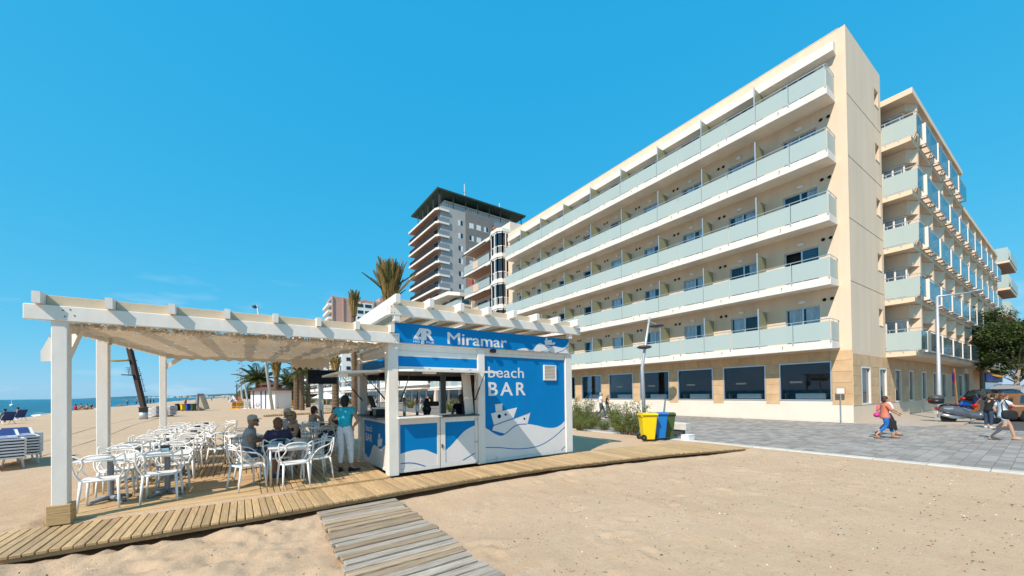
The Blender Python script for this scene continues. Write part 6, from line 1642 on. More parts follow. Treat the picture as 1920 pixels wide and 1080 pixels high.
# distant trees along the shore
mb = MB(); rw = random.Random(21)
for k in range(230):
    y = rw.uniform(230, 1500); x = 8+rw.uniform(-6,40)-y*.012; h = rw.uniform(4,9)*(1+.3*(y > 700))
    for q in range(5): mb.ell((x+rw.gauss(0,2.2),y+rw.gauss(0,2.2),h*rw.uniform(.4,.95)), (rw.uniform(1.6,3),rw.uniform(1.6,3),rw.uniform(1.2,2.6)), 6, 4, .25)
o = mb.build('far_trees', M['treeleaf']); o['kind'] = 'stuff'; o['label'] = 'line of far green trees along the end of the beach'; o['category'] = 'trees'
# street trees on the right
def tree(label, x, y, h, r, seed, th):
    t = thing('street_tree', label, 'tree', (x,y,0.0), 0, 'street trees beside the hotel'); rw = random.Random(seed)
    b = MB(); tp_ = Vector((rw.uniform(-.3,.3),rw.uniform(-.2,.2),th)); b.tube([(0,0,0),(.05,.03,th*.4),tuple(tp_)], [r*.075,r*.06,r*.05], 9)
    b.build('trunk', M['treebark'], t, True, local=True); ends = []; lb = MB()
    for k in range(9):
        a = k*.7*2.4; e = tp_+Vector((math.cos(a)*r*rw.uniform(.4,.8), math.sin(a)*r*rw.uniform(.4,.8), (h-th)*rw.uniform(.25,.8))); m_ = tp_.lerp(e,.5)+Vector((0,0,.3))
        lb.tube([tp_, m_, e], [r*.026,r*.014,.012], 6); ends.append(e)
    lb.build('limbs', M['treebark'], t, True, local=True)
    lf = MB(); clumps = []
    for k in range(120):
        a = rw.uniform(0,6.28); ph = rw.uniform(-.75,1); rr = rw.uniform(.45,1)**.6
        clumps.append(Vector((math.cos(a)*math.sqrt(1-min(1,ph*ph))*r*rr, math.sin(a)*math.sqrt(1-min(1,ph*ph))*r*rr, th+(h-th)*.48+ph*(h-th)*.52*rr)))
    for c in clumps:
        cr = rw.uniform(.35,.75)*r*.32
        for q in range(120):
            d = Vector((rw.gauss(0,1),rw.gauss(0,1),rw.gauss(0,.7)))*cr*.55; p = c+d; n_ = Vector((rw.gauss(0,.6),rw.gauss(0,.6),1)).normalized(); s_ = rw.uniform(.08,.16)
            u = n_.cross(Vector((rw.uniform(-1,1),rw.uniform(-1,1),.1))).normalized()*s_; v = n_.cross(u).normalized()*s_*.5
            lf.add([p-u, p+v-Vector((0,0,.02)), p+u, p-v-Vector((0,0,.02))], [(0,1,2,3)])
    lf.build('crown', M['treeleaf'], t, local=True); return t
q = dep(1843,745,37); tree('leafy street tree with pale trunk in front of the hotel flank', q.x, q.y, 9.4, 2.7, 3, 4.4)
q = dep(1905,745,33); tree('darker street tree at the right edge above the parked cars', q.x, q.y, 7.6, 2.7, 4, 3.4)
q = dep(1908,745,50); tree('low street tree between the two nearer crowns', q.x, q.y, 7.5, 3.6, 9, 2.4)
q = dep(1932,745,52); tree('street tree farther along the side street', q.x, q.y, 9.0, 3.4, 6, 3.6)

# ================================================================== VEHICLES
def wheel(par, c, r, wd, mt_rim, ax='y', spokes=10):
    w_ = MB(); w_.lathe([(r*.66,-wd/2),(r*.94,-wd/2),(r,-wd*.3),(r,wd*.3),(r*.94,wd/2),(r*.66,wd/2)], 24, c, ax); wo_ = w_.build('wheel', M['black'], par, True, local=True)
    rm_ = MB(); rm_.lathe([(r*.67,-wd*.42),(r*.58,-wd*.3),(r*.58,wd*.3),(r*.67,wd*.42)], 20, c, ax); rm_.lathe([(r*.16,-wd*.45),(r*.16,wd*.45)], 10, c, ax)
    for k in range(spokes):
        a = 2*math.pi*k/spokes; d = Vector((math.cos(a),0,math.sin(a))); p = Vector(c)+d*r*.12; q_ = Vector(c)+d*r*.62
        rm_.beam(p, q_, r*.11, wd*.7, (0,1,0))
    rm_.build('rim', mt_rim, wo_, local=True); return wo_
def scooter(label, x, y, rz, body, s=1.0, topbox=True):
    bm_ = mat('scooter_paint', body, .3, (3,.05), metal=.35, spec=.6); t = thing('scooter', label, 'scooter', (x,y,-.06), rz, 'scooters parked at the sidewalk corner')
    # local +x is forwards
    b = MB(); prof = [(-.98,.62,.10),(-.85,.76,.17),(-.55,.78,.20),(-.25,.70,.19),(.0,.54,.17),(.28,.46,.21),(.50,.60,.22)]; low = [(-.98,.56),(-.85,.50),(-.55,.40),(-.25,.26),(.0,.22),(.28,.22),(.5,.26)]
    for i in range(len(prof)-1):
        (x0,z0,w0),(x1,z1,w1) = prof[i],prof[i+1]; l0, l1 = low[i][1], low[i+1][1]
        b.add([(x0,-w0,l0),(x0,w0,l0),(x0,w0*.7,z0),(x0,-w0*.7,z0),(x1,-w1,l1),(x1,w1,l1),(x1,w1*.7,z1),(x1,-w1*.7,z1)], [(0,1,5,4),(1,2,6,5),(2,3,7,6),(3,0,4,7)]+([(0,3,2,1)] if i == 0 else [])+([(4,5,6,7)] if i == len(prof)-2 else []))
    b.build('body', bm_, t, True, local=True)
    b = MB(); b.prism([(.42,.26),(.62,.42),(.66,.80),(.56,1.02),(.46,1.0),(.50,.70),(.36,.34)], 'y', -.20, .20); b.build('front_shield', bm_, t, local=True)
    b = MB(); b.prism([(.58,.52),(.88,.62),(.94,.58),(.84,.48),(.66,.42)], 'y', -.07, .07); b.build('front_mudguard', bm_, t, True, local=True)
    b = MB(); 
    for i, (sx0, sz0, w0) in enumerate(((-.86,.80,.10),(-.62,.86,.15),(-.30,.80,.15),(.02,.78,.13),(.16,.66,.08))):
        b.v += [(sx0,-w0,sz0-.06),(sx0,w0,sz0-.06),(sx0,w0*.75,sz0),(sx0,-w0*.75,sz0)]
        if i: k = 4*(i-1); b.f += [(k+j,k+(j+1)%4,k+4+(j+1)%4,k+4+j) for j in range(4)]; b.mi += [0]*4
    b.f += [(3,2,1,0),(16,17,18,19)]; b.mi += [0,0]; b.build('saddle', M['black'], t, True, local=True)
    MB().tube([(.56,0,.9),(.50,0,1.08)], .04, 8).build('steering_column', M['black'], t, local=True)
    MB().tube([(.36,-.34,1.06),(.48,-.2,1.10),(.50,0,1.08),(.48,.2,1.10),(.36,.34,1.06)], .016, 7).build('handlebar', M['black'], t, local=True)
    b = MB(); b.add([(.58,-.18,1.0),(.58,.18,1.0),(.44,.14,1.38),(.44,-.14,1.38),(.565,-.18,1.0),(.565,.18,1.0),(.425,.14,1.38),(.425,-.14,1.38)], [(0,1,2,3),(7,6,5,4),(0,4,5,1),(1,5,6,2),(2,6,7,3),(3,7,4,0)]); b.build('windscreen', M['tint'], t, local=True)
    for s_ in (-1,1):
        MB().tube([(.44,s_*.2,1.1),(.42,s_*.30,1.28)], .008, 5).build('mirror_stem', M['black'], t, local=True); b = MB(); b.ell((.42,s_*.32,1.31), (.03,.07,.045), 10, 6); b.build('mirror', M['black'], t, True, local=True)
    b = MB(); b.ell((.66,0,.86), (.06,.12,.07), 10, 6); b.build('headlight', M['whiteplastic'], t, True, local=True)
    wheel(t, (.78,0,.26), .26, .11, M['alu'], spokes=8); wheel(t, (-.62,0,.26), .26, .12, M['alu'], spokes=8)
    for s_ in (-.075,.075): MB().tube([(.60,s_,.80),(.78,s_,.26)], .022, 6).build('fork', M['grey'], t, local=True)
    MB().tube([(-.2,-.16,.26),(-.6,-.19,.30),(-.95,-.20,.40)], [.05,.075,.06], 8).build('exhaust', M['steel'], t, True, local=True)
    MB().tube([(0,-.1,.24),(.03,-.25,.0)], .012, 6).build('side_stand', M['darkgrey'], t, local=True)
    b = MB(); b.ell((-1.0,0,.66), (.04,.12,.05), 8, 5); b.build('tail_light', mat('red_lens', (.4,.01,.01), .25), t, True, local=True)
    MB().box(-1.04,-.1,.42,-1.02,.1,.55).build('number_plate', M['whiteplastic'], t, local=True)
    if topbox:
        b = MB(); b.lathe([(.12,.84),(.23,.88),(.25,1.03)], 20, (-1.02,0,0)); b.build('top_box', M['black'], t, True, local=True)
        b = MB(); b.lathe([(.25,1.035),(.235,1.15),(.13,1.23),(.001,1.24)], 20, (-1.02,0,0)); b.build('box_lid', M['darkgrey'], t, True, local=True)
        MB().box(-1.29,-.14,1.0,-1.24,.14,1.05).build('reflector', mat('red_reflector', (.45,.02,.02), .3), t, local=True)
    t.scale = (s,)*3; return t
a_ = onz(1778,794,-.06); b2 = onz(1862,795,-.06)
an = math.atan2(b2.y-a_.y, b2.x-a_.x); ml_ = (a_+b2)/2; ln_ = (b2-a_).length
scooter('silver grey scooter with black top box parked at the sidewalk corner', ml_.x-.08*math.cos(an), ml_.y-.08*math.sin(an), an, (.12,.14,.17), ln_/1.40)
q = onz(1822,778,-.06); scooter('blue scooter parked behind the silver grey one', q.x, q.y, an+.5, (.01,.05,.30), 1.25, False)
q = onz(1846,784,-.06); scooter('black scooter with tall windscreen behind the silver grey one', q.x, q.y, an+.9, (.015,.015,.017), 1.35, False)
def car(label, x, y, rz, col, L_=4.2, Hc=1.55, W2=.88, rails=False, s=1.0):
    cm = mat('car_paint', col, .25, metal=.45, spec=.6); t = thing('parked_car', label, 'car', (x,y,-.06), rz, 'cars parked in the side street')
    # local +x forward; side outline with wheel arches
    def arch(cx, r=.36, n=8): return [(cx+r*math.cos(a), .30+r*math.sin(a)) for a in [math.pi-math.pi*i/n for i in range(n+1)]]
    xr, xf = -L_*.31, L_*.31
    low = [(-L_/2,.32)]+arch(xr)+arch(xf)+[(L_/2,.32)]
    belt = [(-L_/2-.02,.62),(-L_/2,.86),(-L_*.46,.98),(-L_*.1,.95),(L_*.22,.92),(L_*.42,.82),(L_/2-.02,.66)]
    top = belt[::-1]
    outline = low+top
    b = MB(); b.prism(outline, 'y', -W2, W2); b.build('body', cm, t, local=True)
    rf = [(-L_*.46,.98),(-L_*.40,1.36),(-L_*.30,Hc-.03),(-L_*.10,Hc),(L_*.06,Hc-.05),(L_*.24,.93)]
    c = MB(); n = len(rf); zb, zt = .93, Hc
    def sy(z): return W2-.03-(min(max(z,zb),zt)-zb)/(zt-zb)*.17
    vs = [(px_,-sy(z),z) for px_, z in rf]+[(px_,sy(z),z) for px_, z in rf]
    c.add(vs, [tuple(range(n)), tuple(range(2*n-1,n-1,-1))]+[(i,n+i,n+i+1,i+1) for i in range(n-1)]); c.build('cabin', cm, t, local=True)
    for s_ in (-1,1):
        for poly in ([(-.03,1.0),(L_*.185,.985),(L_*.055,Hc-.13),(-.03,Hc-.09)], [(-L_*.37,1.04),(-.11,1.0),(-.11,Hc-.09),(-L_*.305,Hc-.12)]):
            w_ = MB(); w_.add([(x_,s_*(sy(z)+.006),z) for x_, z in poly]+[(x_,s_*(sy(z)-.03),z) for x_, z in poly], [(0,1,2,3),(7,6,5,4),(0,4,5,1),(1,5,6,2),(2,6,7,3),(3,7,4,0)]); w_.build('side_window', M['panedark'], t, local=True)
    for (x0,z0,x1,z1,dx) in ((-L_*.455,1.03,-L_*.392,1.385,-.008),(L_*.228,.97,L_*.068,Hc-.075,.008)):
        w_ = MB(); y0, y1 = sy(z0)-.09, sy(z1)-.10; w_.add([(x0+dx,-y0,z0),(x0+dx,y0,z0),(x1+dx,y1,z1+.006),(x1+dx,-y1,z1+.006),(x0-dx*3,-y0,z0),(x0-dx*3,y0,z0),(x1-dx*3,y1,z1-.02),(x1-dx*3,-y1,z1-.02)], [(0,1,2,3),(7,6,5,4),(0,4,5,1),(1,5,6,2),(2,6,7,3),(3,7,4,0)]); w_.build('windscreen', M['panedark'], t, local=True)
    for cx in (xr, xf):
        for s_ in (-1,1): wheel(t, (cx,s_*(W2-.10),.32), .32, .2, M['alu'])
    for s_ in (-1,1):
        b = MB(); b.ell((-L_/2+.02,s_*(W2-.14),.88), (.12,.15,.11), 10, 6); b.build('tail_light', mat('red_lens', (.42,.01,.012), .2), t, True, local=True)
        b = MB(); b.ell((L_/2-.12,s_*(W2-.16),.72), (.14,.17,.08), 10, 6); b.build('headlight', M['whiteplastic'], t, True, local=True)
        b = MB(); b.ell((L_*.2,s_*(W2+.08),.98), (.08,.08,.06), 8, 5); b.build('wing_mirror', cm, t, True, local=True)
        MB().box(-.12,s_*(W2+.012)-.01,.78,.08,s_*(W2+.012)+.01,.81).build('handle', cm, t, local=True)
        if rails: MB().tube([(-L_*.36,s_*(W2-.24),Hc-.01),(-L_*.3,s_*(W2-.24),Hc+.05),(L_*.02,s_*(W2-.24),Hc+.04),(L_*.06,s_*(W2-.24),Hc-.02)], .02, 6).build('roof_rail', M['black'], t, True, local=True)
    MB().box(-L_/2-.045,-.26,.55,-L_/2-.02,.26,.67).build('number_plate', M['whiteplastic'], t, local=True)
    MB().box(-L_/2-.04,-W2+.02,.30,-L_/2+.1,W2-.02,.5).build('bumper', cm, t, local=True); MB().box(L_/2-.1,-W2+.04,.28,L_/2+.03,W2-.04,.48).build('bumper', cm, t, local=True)
    t.scale = (s,)*3; return t
q = onz(1909,790,-.06); car('copper brown hatchback parked at the right edge of the street', q.x+1.15, q.y-.1, -.50, (.36,.15,.055), 4.1, 1.6, s=1.0)
q = onz(1862,772,-.06); car('black hatchback parked behind the scooters', q.x+1.7, q.y-.3, -.45, (.012,.012,.014), 4.0, 1.5, s=1.2)
q = onz(1900,770,-.06); car('silver estate car with roof rails behind the copper hatchback', q.x+2.6, q.y-.6, -.42, (.55,.56,.58), 4.6, 1.62, rails=True, s=1.3)

# ================================================================== PEOPLE IN THE STREET
WALK = pose(STAND, ell=(-.21,-.14,1.13), wrl=(-.19,-.02,.93), elr=(.21,.10,1.13), wrr=(.17,.30,1.0), hil=(-.09,0,.89), knl=(-.10,.20,.53), anl=(-.10,.30,.09), ftl=(-.10,.45,.06), knr=(.10,.0,.50), anr=(.10,-.34,.14), ftr=(.11,-.22,.05), pel=(0,0,.92))
def face(px0, py0, px1, py1):     # heading from one ground point to another
    a, b = onz(px0,py0,0), onz(px1,py1,0); return math.atan2(b.y-a.y, b.x-a.x)-math.pi/2
q = onz(1660,822,0); hd_ = face(1640,822,1682,823)
person('woman in coral blouse and bright blue leggings walking right across the paving', WALK, (q.x,q.y,0), hd_, (.48,.28,.19), 'long', (.62,.20,.12), 1.2, 'trousers', (.01,.14,.46), .85, 'bob', (.06,.022,.012), (.30,.14,.06), 1.12, scale=.955)
q = onz(1668,817,0); person('older woman in white shirt and dark trousers walking beside the woman in coral', pose(WALK, knl=(-.10,.02,.50), anl=(-.10,-.30,.13), ftl=(-.10,-.18,.05), knr=(.10,.18,.53), anr=(.10,.28,.09), ftr=(.10,.43,.05)), (q.x+.2,q.y+.1,0), hd_, (.52,.33,.24), 'long', (.70,.70,.72), 1.1, 'trousers', (.03,.03,.05), .9, 'short', (.42,.28,.15), (.25,.12,.06), 1.05, scale=.95)
q = dep(1644,778,14.3); t = thing('handbag', 'pink handbag hanging behind the woman in coral', 'handbag', tuple(q)); b = MB(); b.ell(tuple(q), (.13,.10,.09), 12, 7); b.build('bag_body', mat('pink_leather', (.62,.03,.22), .5), t, True); MB().tube([q+Vector((-.08,0,.05)), q+Vector((0,0,.25)), q+Vector((.1,0,.42))], .012, 6).build('strap', mat('pink_leather_strap', (.62,.03,.22), .5), t)
q = dep(1671,795,14.4); t = thing('folder_bag', 'black flat bag carried by the older woman in white', 'bag', tuple(q)); b = MB(); b.cbox(q.x-.05,q.y-.14,q.z-.18,q.x+.05,q.y+.14,q.z+.14,.02); b.build('bag_body', M['blackmat'], t); MB().tube([q+Vector((0,-.08,.14)), q+Vector((0,0,.26)), q+Vector((0,.08,.14))], .01, 6).build('handle', M['blackmat'], t)
q = onz(1882,825,0); hd_ = face(1850,824,1910,826)
BW = pose(WALK, elr=(.25,.16,1.22), wrr=(.20,.42,1.22), hr=(0,1,.2))
person('young woman with long brown hair in pale blue summer dress walking out rightwards', BW, (q.x,q.y,0), hd_, (.55,.33,.235), 'long', (.50,.64,.74), .75, 'shorts', (.40,.50,.58), .30, 'long', (.13,.055,.022), (.48,.28,.18), .98, scale=1.0, tpat=((22,.2),(.80,.85,.88)))
q = dep(1893,778,13.0); t = thing('shoulder_bag', 'big black shoulder bag of the young woman in the pale dress', 'bag', tuple(q))
b = MB(); b.ell((0,0,0), (1,1,1), 20, 12); b.v = [tuple(math.copysign(abs(c)**.6, c)*k for c, k in zip(v, (.25,.085,.165))) for v in b.v]
b.v = [(q.x+v[0]*RT.x-v[1]*RT.y, q.y+v[0]*RT.y+v[1]*RT.x, q.z+v[2]-.06*v[0]) for v in b.v]; b.build('bag_body', M['blackmat'], t, True)
b = MB(); b.tube([dep(1880,776,13.0), dep(1878,758,13.15), dep(1883,750,13.25), dep(1896,770,13.0)], .018, 6); b.build('strap', M['blackmat'], t)
q = onz(1860,803,-.06); person('person in jeans and white trainers bending over the silver scooter', pose(STAND, che=(.0,.12,1.26), nek=(0,.20,1.41), hed=(0,.27,1.52), shl=(-.17,.15,1.35), shr=(.17,.15,1.35), ell=(-.2,.30,1.12), elr=(.2,.30,1.12), wrl=(-.15,.50,1.05), wrr=(.15,.50,1.05), wai=(0,.04,1.08)), (q.x+.05,q.y+.1,-.06), -2.15, (.5,.3,.2), 'long', (.012,.012,.014), 1.6, 'trousers', (.035,.06,.11), .97, 'short', (.02,.015,.01), (.6,.6,.6), 1.0)
q = onz(1127,784,0); hd_ = -2.4
person('grey haired man in white shirt strolling past the hotel windows', pose(WALK, elr=(.21,.08,1.12), wrr=(.1,.28,1.05)), (q.x,q.y,0), hd_, (.5,.3,.2), 'tee', (.75,.75,.76), .7, 'trousers', (.06,.07,.09), 1.0, 'short', (.35,.33,.30), (.05,.05,.05), 1.15, scale=1.12)
q = onz(1139,786,0); person('blonde woman in black top strolling beside the man in white', pose(WALK, elr=(.21,.08,1.12)), (q.x,q.y,0), hd_, (.5,.3,.2), 'tee', (.015,.015,.017), .3, 'trousers', (.06,.09,.15), 1.0, 'bob', (.45,.28,.12), (.6,.6,.6), 1.0, scale=1.04)
# small figures farther off share three bodies
def tiny(seed, c1, c2, skin_, sit=False):
    b = MB(); rw = random.Random(seed)
    if not sit:
        b.cur = 1; b.tube([(-.1,.12,.05),(-.09,.04,.5),(-.07,0,.9)], [.05,.07,.10], 7); b.tube([(.1,-.12,.05),(.09,-.02,.5),(.07,0,.9)], [.05,.07,.10], 7)
        b.cur = 0; b.tube([(0,0,.82),(0,0,1.1),(0,0,1.35),(0,0,1.46)], [.14,.13,.17,.07], 9)
        b.cur = 2; b.tube([(-.2,0,1.38),(-.25,.03,1.1),(-.22,.12,.88)], [.06,.05,.03], 6); b.tube([(.2,0,1.38),(.25,-.03,1.1),(.22,.1,.88)], [.06,.05,.03], 6); b.ell((0,.02,1.58), (.08,.095,.115), 9, 6)
        b.cur = 3; b.ell((0,-.015,1.62), (.088,.10,.10), 9, 6)
    else:
        b.cur = 2; b.tube([(-.1,.0,.12),(-.12,.35,.35),(-.11,.65,.06)], [.09,.07,.045], 7); b.tube([(.1,.0,.12),(.12,.35,.28),(.11,.7,.06)], [.09,.07,.045], 7)
        b.cur = 0; b.tube([(0,-.02,.1),(0,-.05,.35),(0,-.02,.55),(0,.0,.66)], [.15,.13,.16,.07], 9)
        b.cur = 2; b.tube([(-.18,0,.58),(-.25,.1,.35),(-.15,.3,.3)], [.06,.05,.03], 6); b.tube([(.18,0,.58),(.28,-.1,.3),(.25,-.2,.04)], [.06,.05,.03], 6); b.ell((0,.03,.78), (.08,.095,.115), 9, 6)
        b.cur = 3; b.ell((0,-.0,.82), (.088,.10,.10), 9, 6)
    return b.mesh('person', [cloth(c1),cloth(c2),skinmat(skin_),cloth((.03,.02,.015))], smooth=True)
TN = [(tiny(1,(.6,.6,.62),(.05,.07,.14),(.45,.27,.18)),'pale shirt'),(tiny(2,(.02,.02,.03),(.02,.03,.05),(.45,.27,.18)),'black clothes'),(tiny(3,(.5,.05,.04),(.1,.1,.12),(.45,.27,.18)),'a red top'),(tiny(4,(.45,.27,.18),(.02,.04,.2),(.45,.27,.18)),'blue swim shorts'),(tiny(5,(.12,.25,.45),(.5,.48,.42),(.45,.27,.18)),'blue shirt')]
TS = [(tiny(6,(.45,.27,.18),(.1,.1,.1),(.42,.25,.16),True),'swimwear'),(tiny(7,(.03,.03,.05),(.1,.1,.1),(.42,.25,.16),True),'dark clothes')]
def fig(px, py, k, where, sit=False, z=0, s=1.0, rz=0):
    q = onz(px, py, z); me_, wear = (TS if sit else TN)[k]
    o = bpy.data.objects.new('person', me_); COL.objects.link(o); o.location = q; o.rotation_euler = (0,0,rz); o.scale = (s,)*3
    tag(o, 'far person in %s %s' % (wear, where), 'person', 'people far along the beach and promenade'); return o
for a in ((226,762,0,'sitting at the water edge left of the lifeguard tower',True),(239,759.5,3,'wading just left of the lifeguard tower'),(276,757.5,1,'standing at the water right of the tower foot'),(282,757.2,1,'second of three at the water right of the tower'),(288,756.8,1,'last of three at the water right of the tower'),
          (256,758,3,'standing in the shallows behind the tower pole'),(397,751.5,1,'walking alone in the middle of the far beach'),(407,748,0,'on the far beach beyond the lone walker'),(348,766,2,'standing behind the blue bin on the beach'),(336,752,3,'by the far waterline above the blue bin'),(357,751,0,'at the far waterline above the green bin'),
          (428,750.5,1,'under the far sunshade row, left'),(433,752,4,'sitting by the far tent, near side'),(440,750.8,2,'beside the far tent among the crowd'),(420,748.6,0,'in the thin far crowd, left'),(446,751,1,'in the thin far crowd, right')):
    fig(a[0],a[1],a[2],a[3],len(a) > 4, 0 if a[0] > 300 else -.12, 1.05, random.uniform(0,6))
for i, (px, py, k, wh) in enumerate(((782,770,0,'on the promenade seen left of the coffee grinder'),(790,772,4,'on the promenade seen just left of the grinder, in front'),(803,774,2,'on the promenade seen right of the grinder'),(697,768,0,'on the promenade seen behind the till'),(706,770,4,'on the promenade seen above the till'))): fig(px, py, k, wh, rz=i)
# ================================================================== BEACH
M['stripe'] = mat('navy_sunbed_fabric', (.02,.045,.17), .8); M['sunbed'] = mat('white_sunbed', (.74,.74,.74), .5)
def bedmesh():
    b = MB(); b.cur = 0
    b.beam((-.95,0,.30),(.35,0,.30),.66,.05); b.beam((.35,0,.30),(.98,0,.46),.66,.05)
    return b.mesh('frame', M['sunbed'])
def sunbed_meshes():
    f = MB(); f.beam((-.95,0,.05),(.35,0,.05),.66,.045); f.beam((.34,0,.05),(.98,0,.22),.66,.045); f.box(-.95,-.35,.0,.40,-.31,.06); f.box(-.95,.31,.0,.40,.35,.06)
    c = MB(); c.beam((-.90,0,.082),(.34,0,.082),.5,.02); c.beam((.34,0,.084),(.95,0,.25),.5,.02)
    st = MB()
    for u in np.arange(-.85,.3,.22): st.box(u,-.24,.0935,u+.09,.24,.098)
    return f.mesh('frame', M['sunbed']), c.mesh('fabric', M['stripe']), st.mesh('stripe', M['sunbed'])
SBF, SBC, SBS = sunbed_meshes()
def sunbed(label, loc, rz, group, z=0):
    t = thing('sunbed', label, 'sunbed', (loc[0],loc[1],z), rz, group); inst('frame', SBF, t); inst('fabric', SBC, t); inst('stripe', SBS, t); return t
def level(i, n): return {0:'lowest',n-1:'topmost'}.get(i, ['lowest','second lowest','third lowest','fourth lowest','fifth lowest','sixth lowest','seventh lowest'][min(i,6)])
sA, sB = onz(10,872,0), onz(46,866,0)
ra = math.atan2(.35,1)+math.pi*.5
for nm, px, py in (('left stack at the photo edge',4,876),('right stack nearest the pergola post',34,868)):
    q = onz(px, py, 0)
    for i in range(7): sunbed('white and navy sunbed, %s of the %s' % (level(i,7), nm), (q.x,q.y), 1.95, 'sunbeds stacked left of the pergola', .27+.082*i)
    t = thing('sunbed_trestle', 'white trestle legs under the sunbed '+nm, 'trestle', (q.x,q.y,0), 1.95)
    for u in (-.7,.45):
        for s_ in (-1,1): MB().tube([(u,s_*.28,.29),(u+.12,s_*.33,-.02)], .025, 6).build('leg', M['sunbed'], t, local=True)
q = onz(57,862,0); t = thing('sunbed_side_table', 'white upright panel leaning against the right sunbed stack', 'panel', (q.x,q.y,0), .9); b = MB(); b.cbox(-.30,-.03,.22,.30,.03,.84,.01); b.build('panel_board', M['sunbed'], t, local=True)
for s_ in (-1,1): MB().tube([(s_*.25,0,.22),(s_*.25,0,0)], .025, 6).build('leg', M['sunbed'], t, local=True)
for j, (px, py, nm) in enumerate(((287,782,'stack behind the grey barrel'),(313,781,'stack right of the rear pergola post'))):
    q = onz(px, py, 0)
    for i in range(7): sunbed('white and navy sunbed, %s of the far %s' % (level(i,7), nm), (q.x,q.y), -.9, 'sunbeds stacked beyond the terrace', .05+.13*i)
# grey barrel
q = onz(269,786,0); t = thing('barrel', 'grey concrete litter barrel with dark lid band on the beach', 'barrel', tuple(q))
MB().lathe([(.30,0),(.30,.62)], 20).build('body', M['galv'], t, True, local=True); MB().lathe([(.31,.62),(.315,1.02),(.36,1.04),(.36,1.08),(.001,1.1)], 20).build('rim', M['darkgrey'], t, True, local=True)
for px, col, nm in ((305+34*.0+0,None,None),):
    pass
for px, col, nm in ((337,(.015,.015,.017),'black'),(346.5,(.80,.52,.003),'yellow'),(356,(.01,.06,.35),'blue'),(366,(.03,.07,.02),'dark green')):
    q = onz(px-3, 770.5, 0); bin_('far %s wheeled bin in the row of four on the beach' % nm, q.x, q.y, 3.6, col, 'row of bins far down the beach', 1.0)
q = onz(374,770,0); t = thing('windbreak', 'grey folded triangular tent on the beach right of the far bins', 'tent', tuple(q))
dt_ = (q-CAM).dot(FW)
def tri(nm, pts, th, mt_):
    b = MB(); ps = [dep(px,py,dt_) for px,py in pts]; o = Vector((FW.x,FW.y,0))*th; b.add(ps+[p+o for p in ps], [(0,1,2),(5,4,3),(0,3,4,1),(1,4,5,2),(2,5,3,0)]); b.build(nm, mt_, t)
tri('dark_side', [(362,768),(370,770),(370,738)], 1.2, M['grey']); tri('pale_side', [(372,769),(383,767),(374,742)], 1.0, M['canvas'])
# leaning lifeguard tower
q = onz(268,764,0); dl = 60; 
t = thing('lifeguard_tower', 'dark leaning lifeguard tower with ladder rungs and small platform on the beach', 'lifeguard tower', tuple(dep(271,764,dl)))
B0, T0 = dep(270,766,dl), dep(242,650,dl); rtx = Vector((RT.x,RT.y,0))
MB().beam(B0, T0, .62, .5, (FW.x,FW.y,0)).build('mast', mat('dark_timber', (.05,.03,.022), .8), t)
def bm(nm, a, b_, w_, h_, mt_): MB().beam(dep(*a,dl), dep(*b_,dl), w_, h_).build(nm, mt_, t)
bm('roof', (209,677), (248,675), 1.6, .12, mat('tan_roof', (.35,.28,.12), .8)); bm('platform', (237,703), (256,704), 1.6, .15, M['blackmat'])
for py in (689,693,697): bm('railing', (235,py), (262,py-.2), .05, .05, M['darkgrey'])
for px in (240,243,246): bm('railing', (px,689), (px+1,703), .05, .05, M['darkgrey'])
for i, py in enumerate((701,712,723,734)): bm('rung', (256+i*3.0,py), (266+i*3.0,py-.5), .06, .06, M['darkgrey'])
bm('ladder_rail', (260,689), (272,734), .05, .05, M['darkgrey'])
# sunbathers at the water
for i, (px, py, lab) in enumerate(((12,794,'dark reclining figure on the nearer beach chair at the water edge'),(36,787,'reclining figure on the farther beach chair at the water edge'))):
    q = onz(px, py, -.02); c_ = thing('beach_chair', ('nearer' if i == 0 else 'farther')+' low folding beach chair under a sunbather at the water edge', 'beach chair', tuple(q), .6, 'beach chairs at the water edge')
    b = MB(); b.beam((0,-.1,.25),(0,.7,.32),.6,.04); b.beam((0,-.1,.25),(0,-.75,.95),.6,.04); b.build('sling', M['stripe'], c_, local=True)
    for s_ in (-1,1): MB().tube([(s_*.3,.6,.0),(s_*.3,-.6,.75)], .02, 5).build('frame', M['alu'], c_, local=True); MB().tube([(s_*.3,-.5,.0),(s_*.3,.4,.5)], .02, 5).build('frame', M['alu'], c_, local=True)
    o = bpy.data.objects.new('person', TS[1-i][0]); COL.objects.link(o); o.location = q+Vector((0,0,.22)); o.rotation_euler = (-.25,0,.6); tag(o, lab, 'person', 'sunbathers at the water edge'); o.scale = (1.1,)*3
for i, (px, py, lab, k) in enumerate(((142,770,'person in red sitting at the shoreline between the first two posts',2),(152,768.5,'bather sitting right of the person in red',0),(163,769,'bather on a lounger left of the second post',0),(172,768,'bather leaning back next to the second post',1))):
    q = onz(px, py, -.12)
    if k == 2: o = bpy.data.objects.new('person', tiny(11,(.45,.03,.04),(.1,.1,.1),(.42,.25,.16),True))
    else: o = bpy.data.objects.new('person', TS[k][0])
    COL.objects.link(o); o.location = q; o.rotation_euler = (0,0,i*1.1); tag(o, lab, 'person', 'bathers at the shoreline'); o.scale = (1.25,)*3
bu = MB(); q = onz(22,762,-.3); t = thing('buoy', 'small pale buoy floating off the beach', 'buoy', tuple(q)); MB().ell((0,0,.3), (.5,.5,.5), 10, 6).build('float', M['whiteplastic'], t, True, local=True); MB().tube([(0,0,.7),(0,0,2.0)], .08, 6).build('mast', M['whiteplastic'], t, local=True)
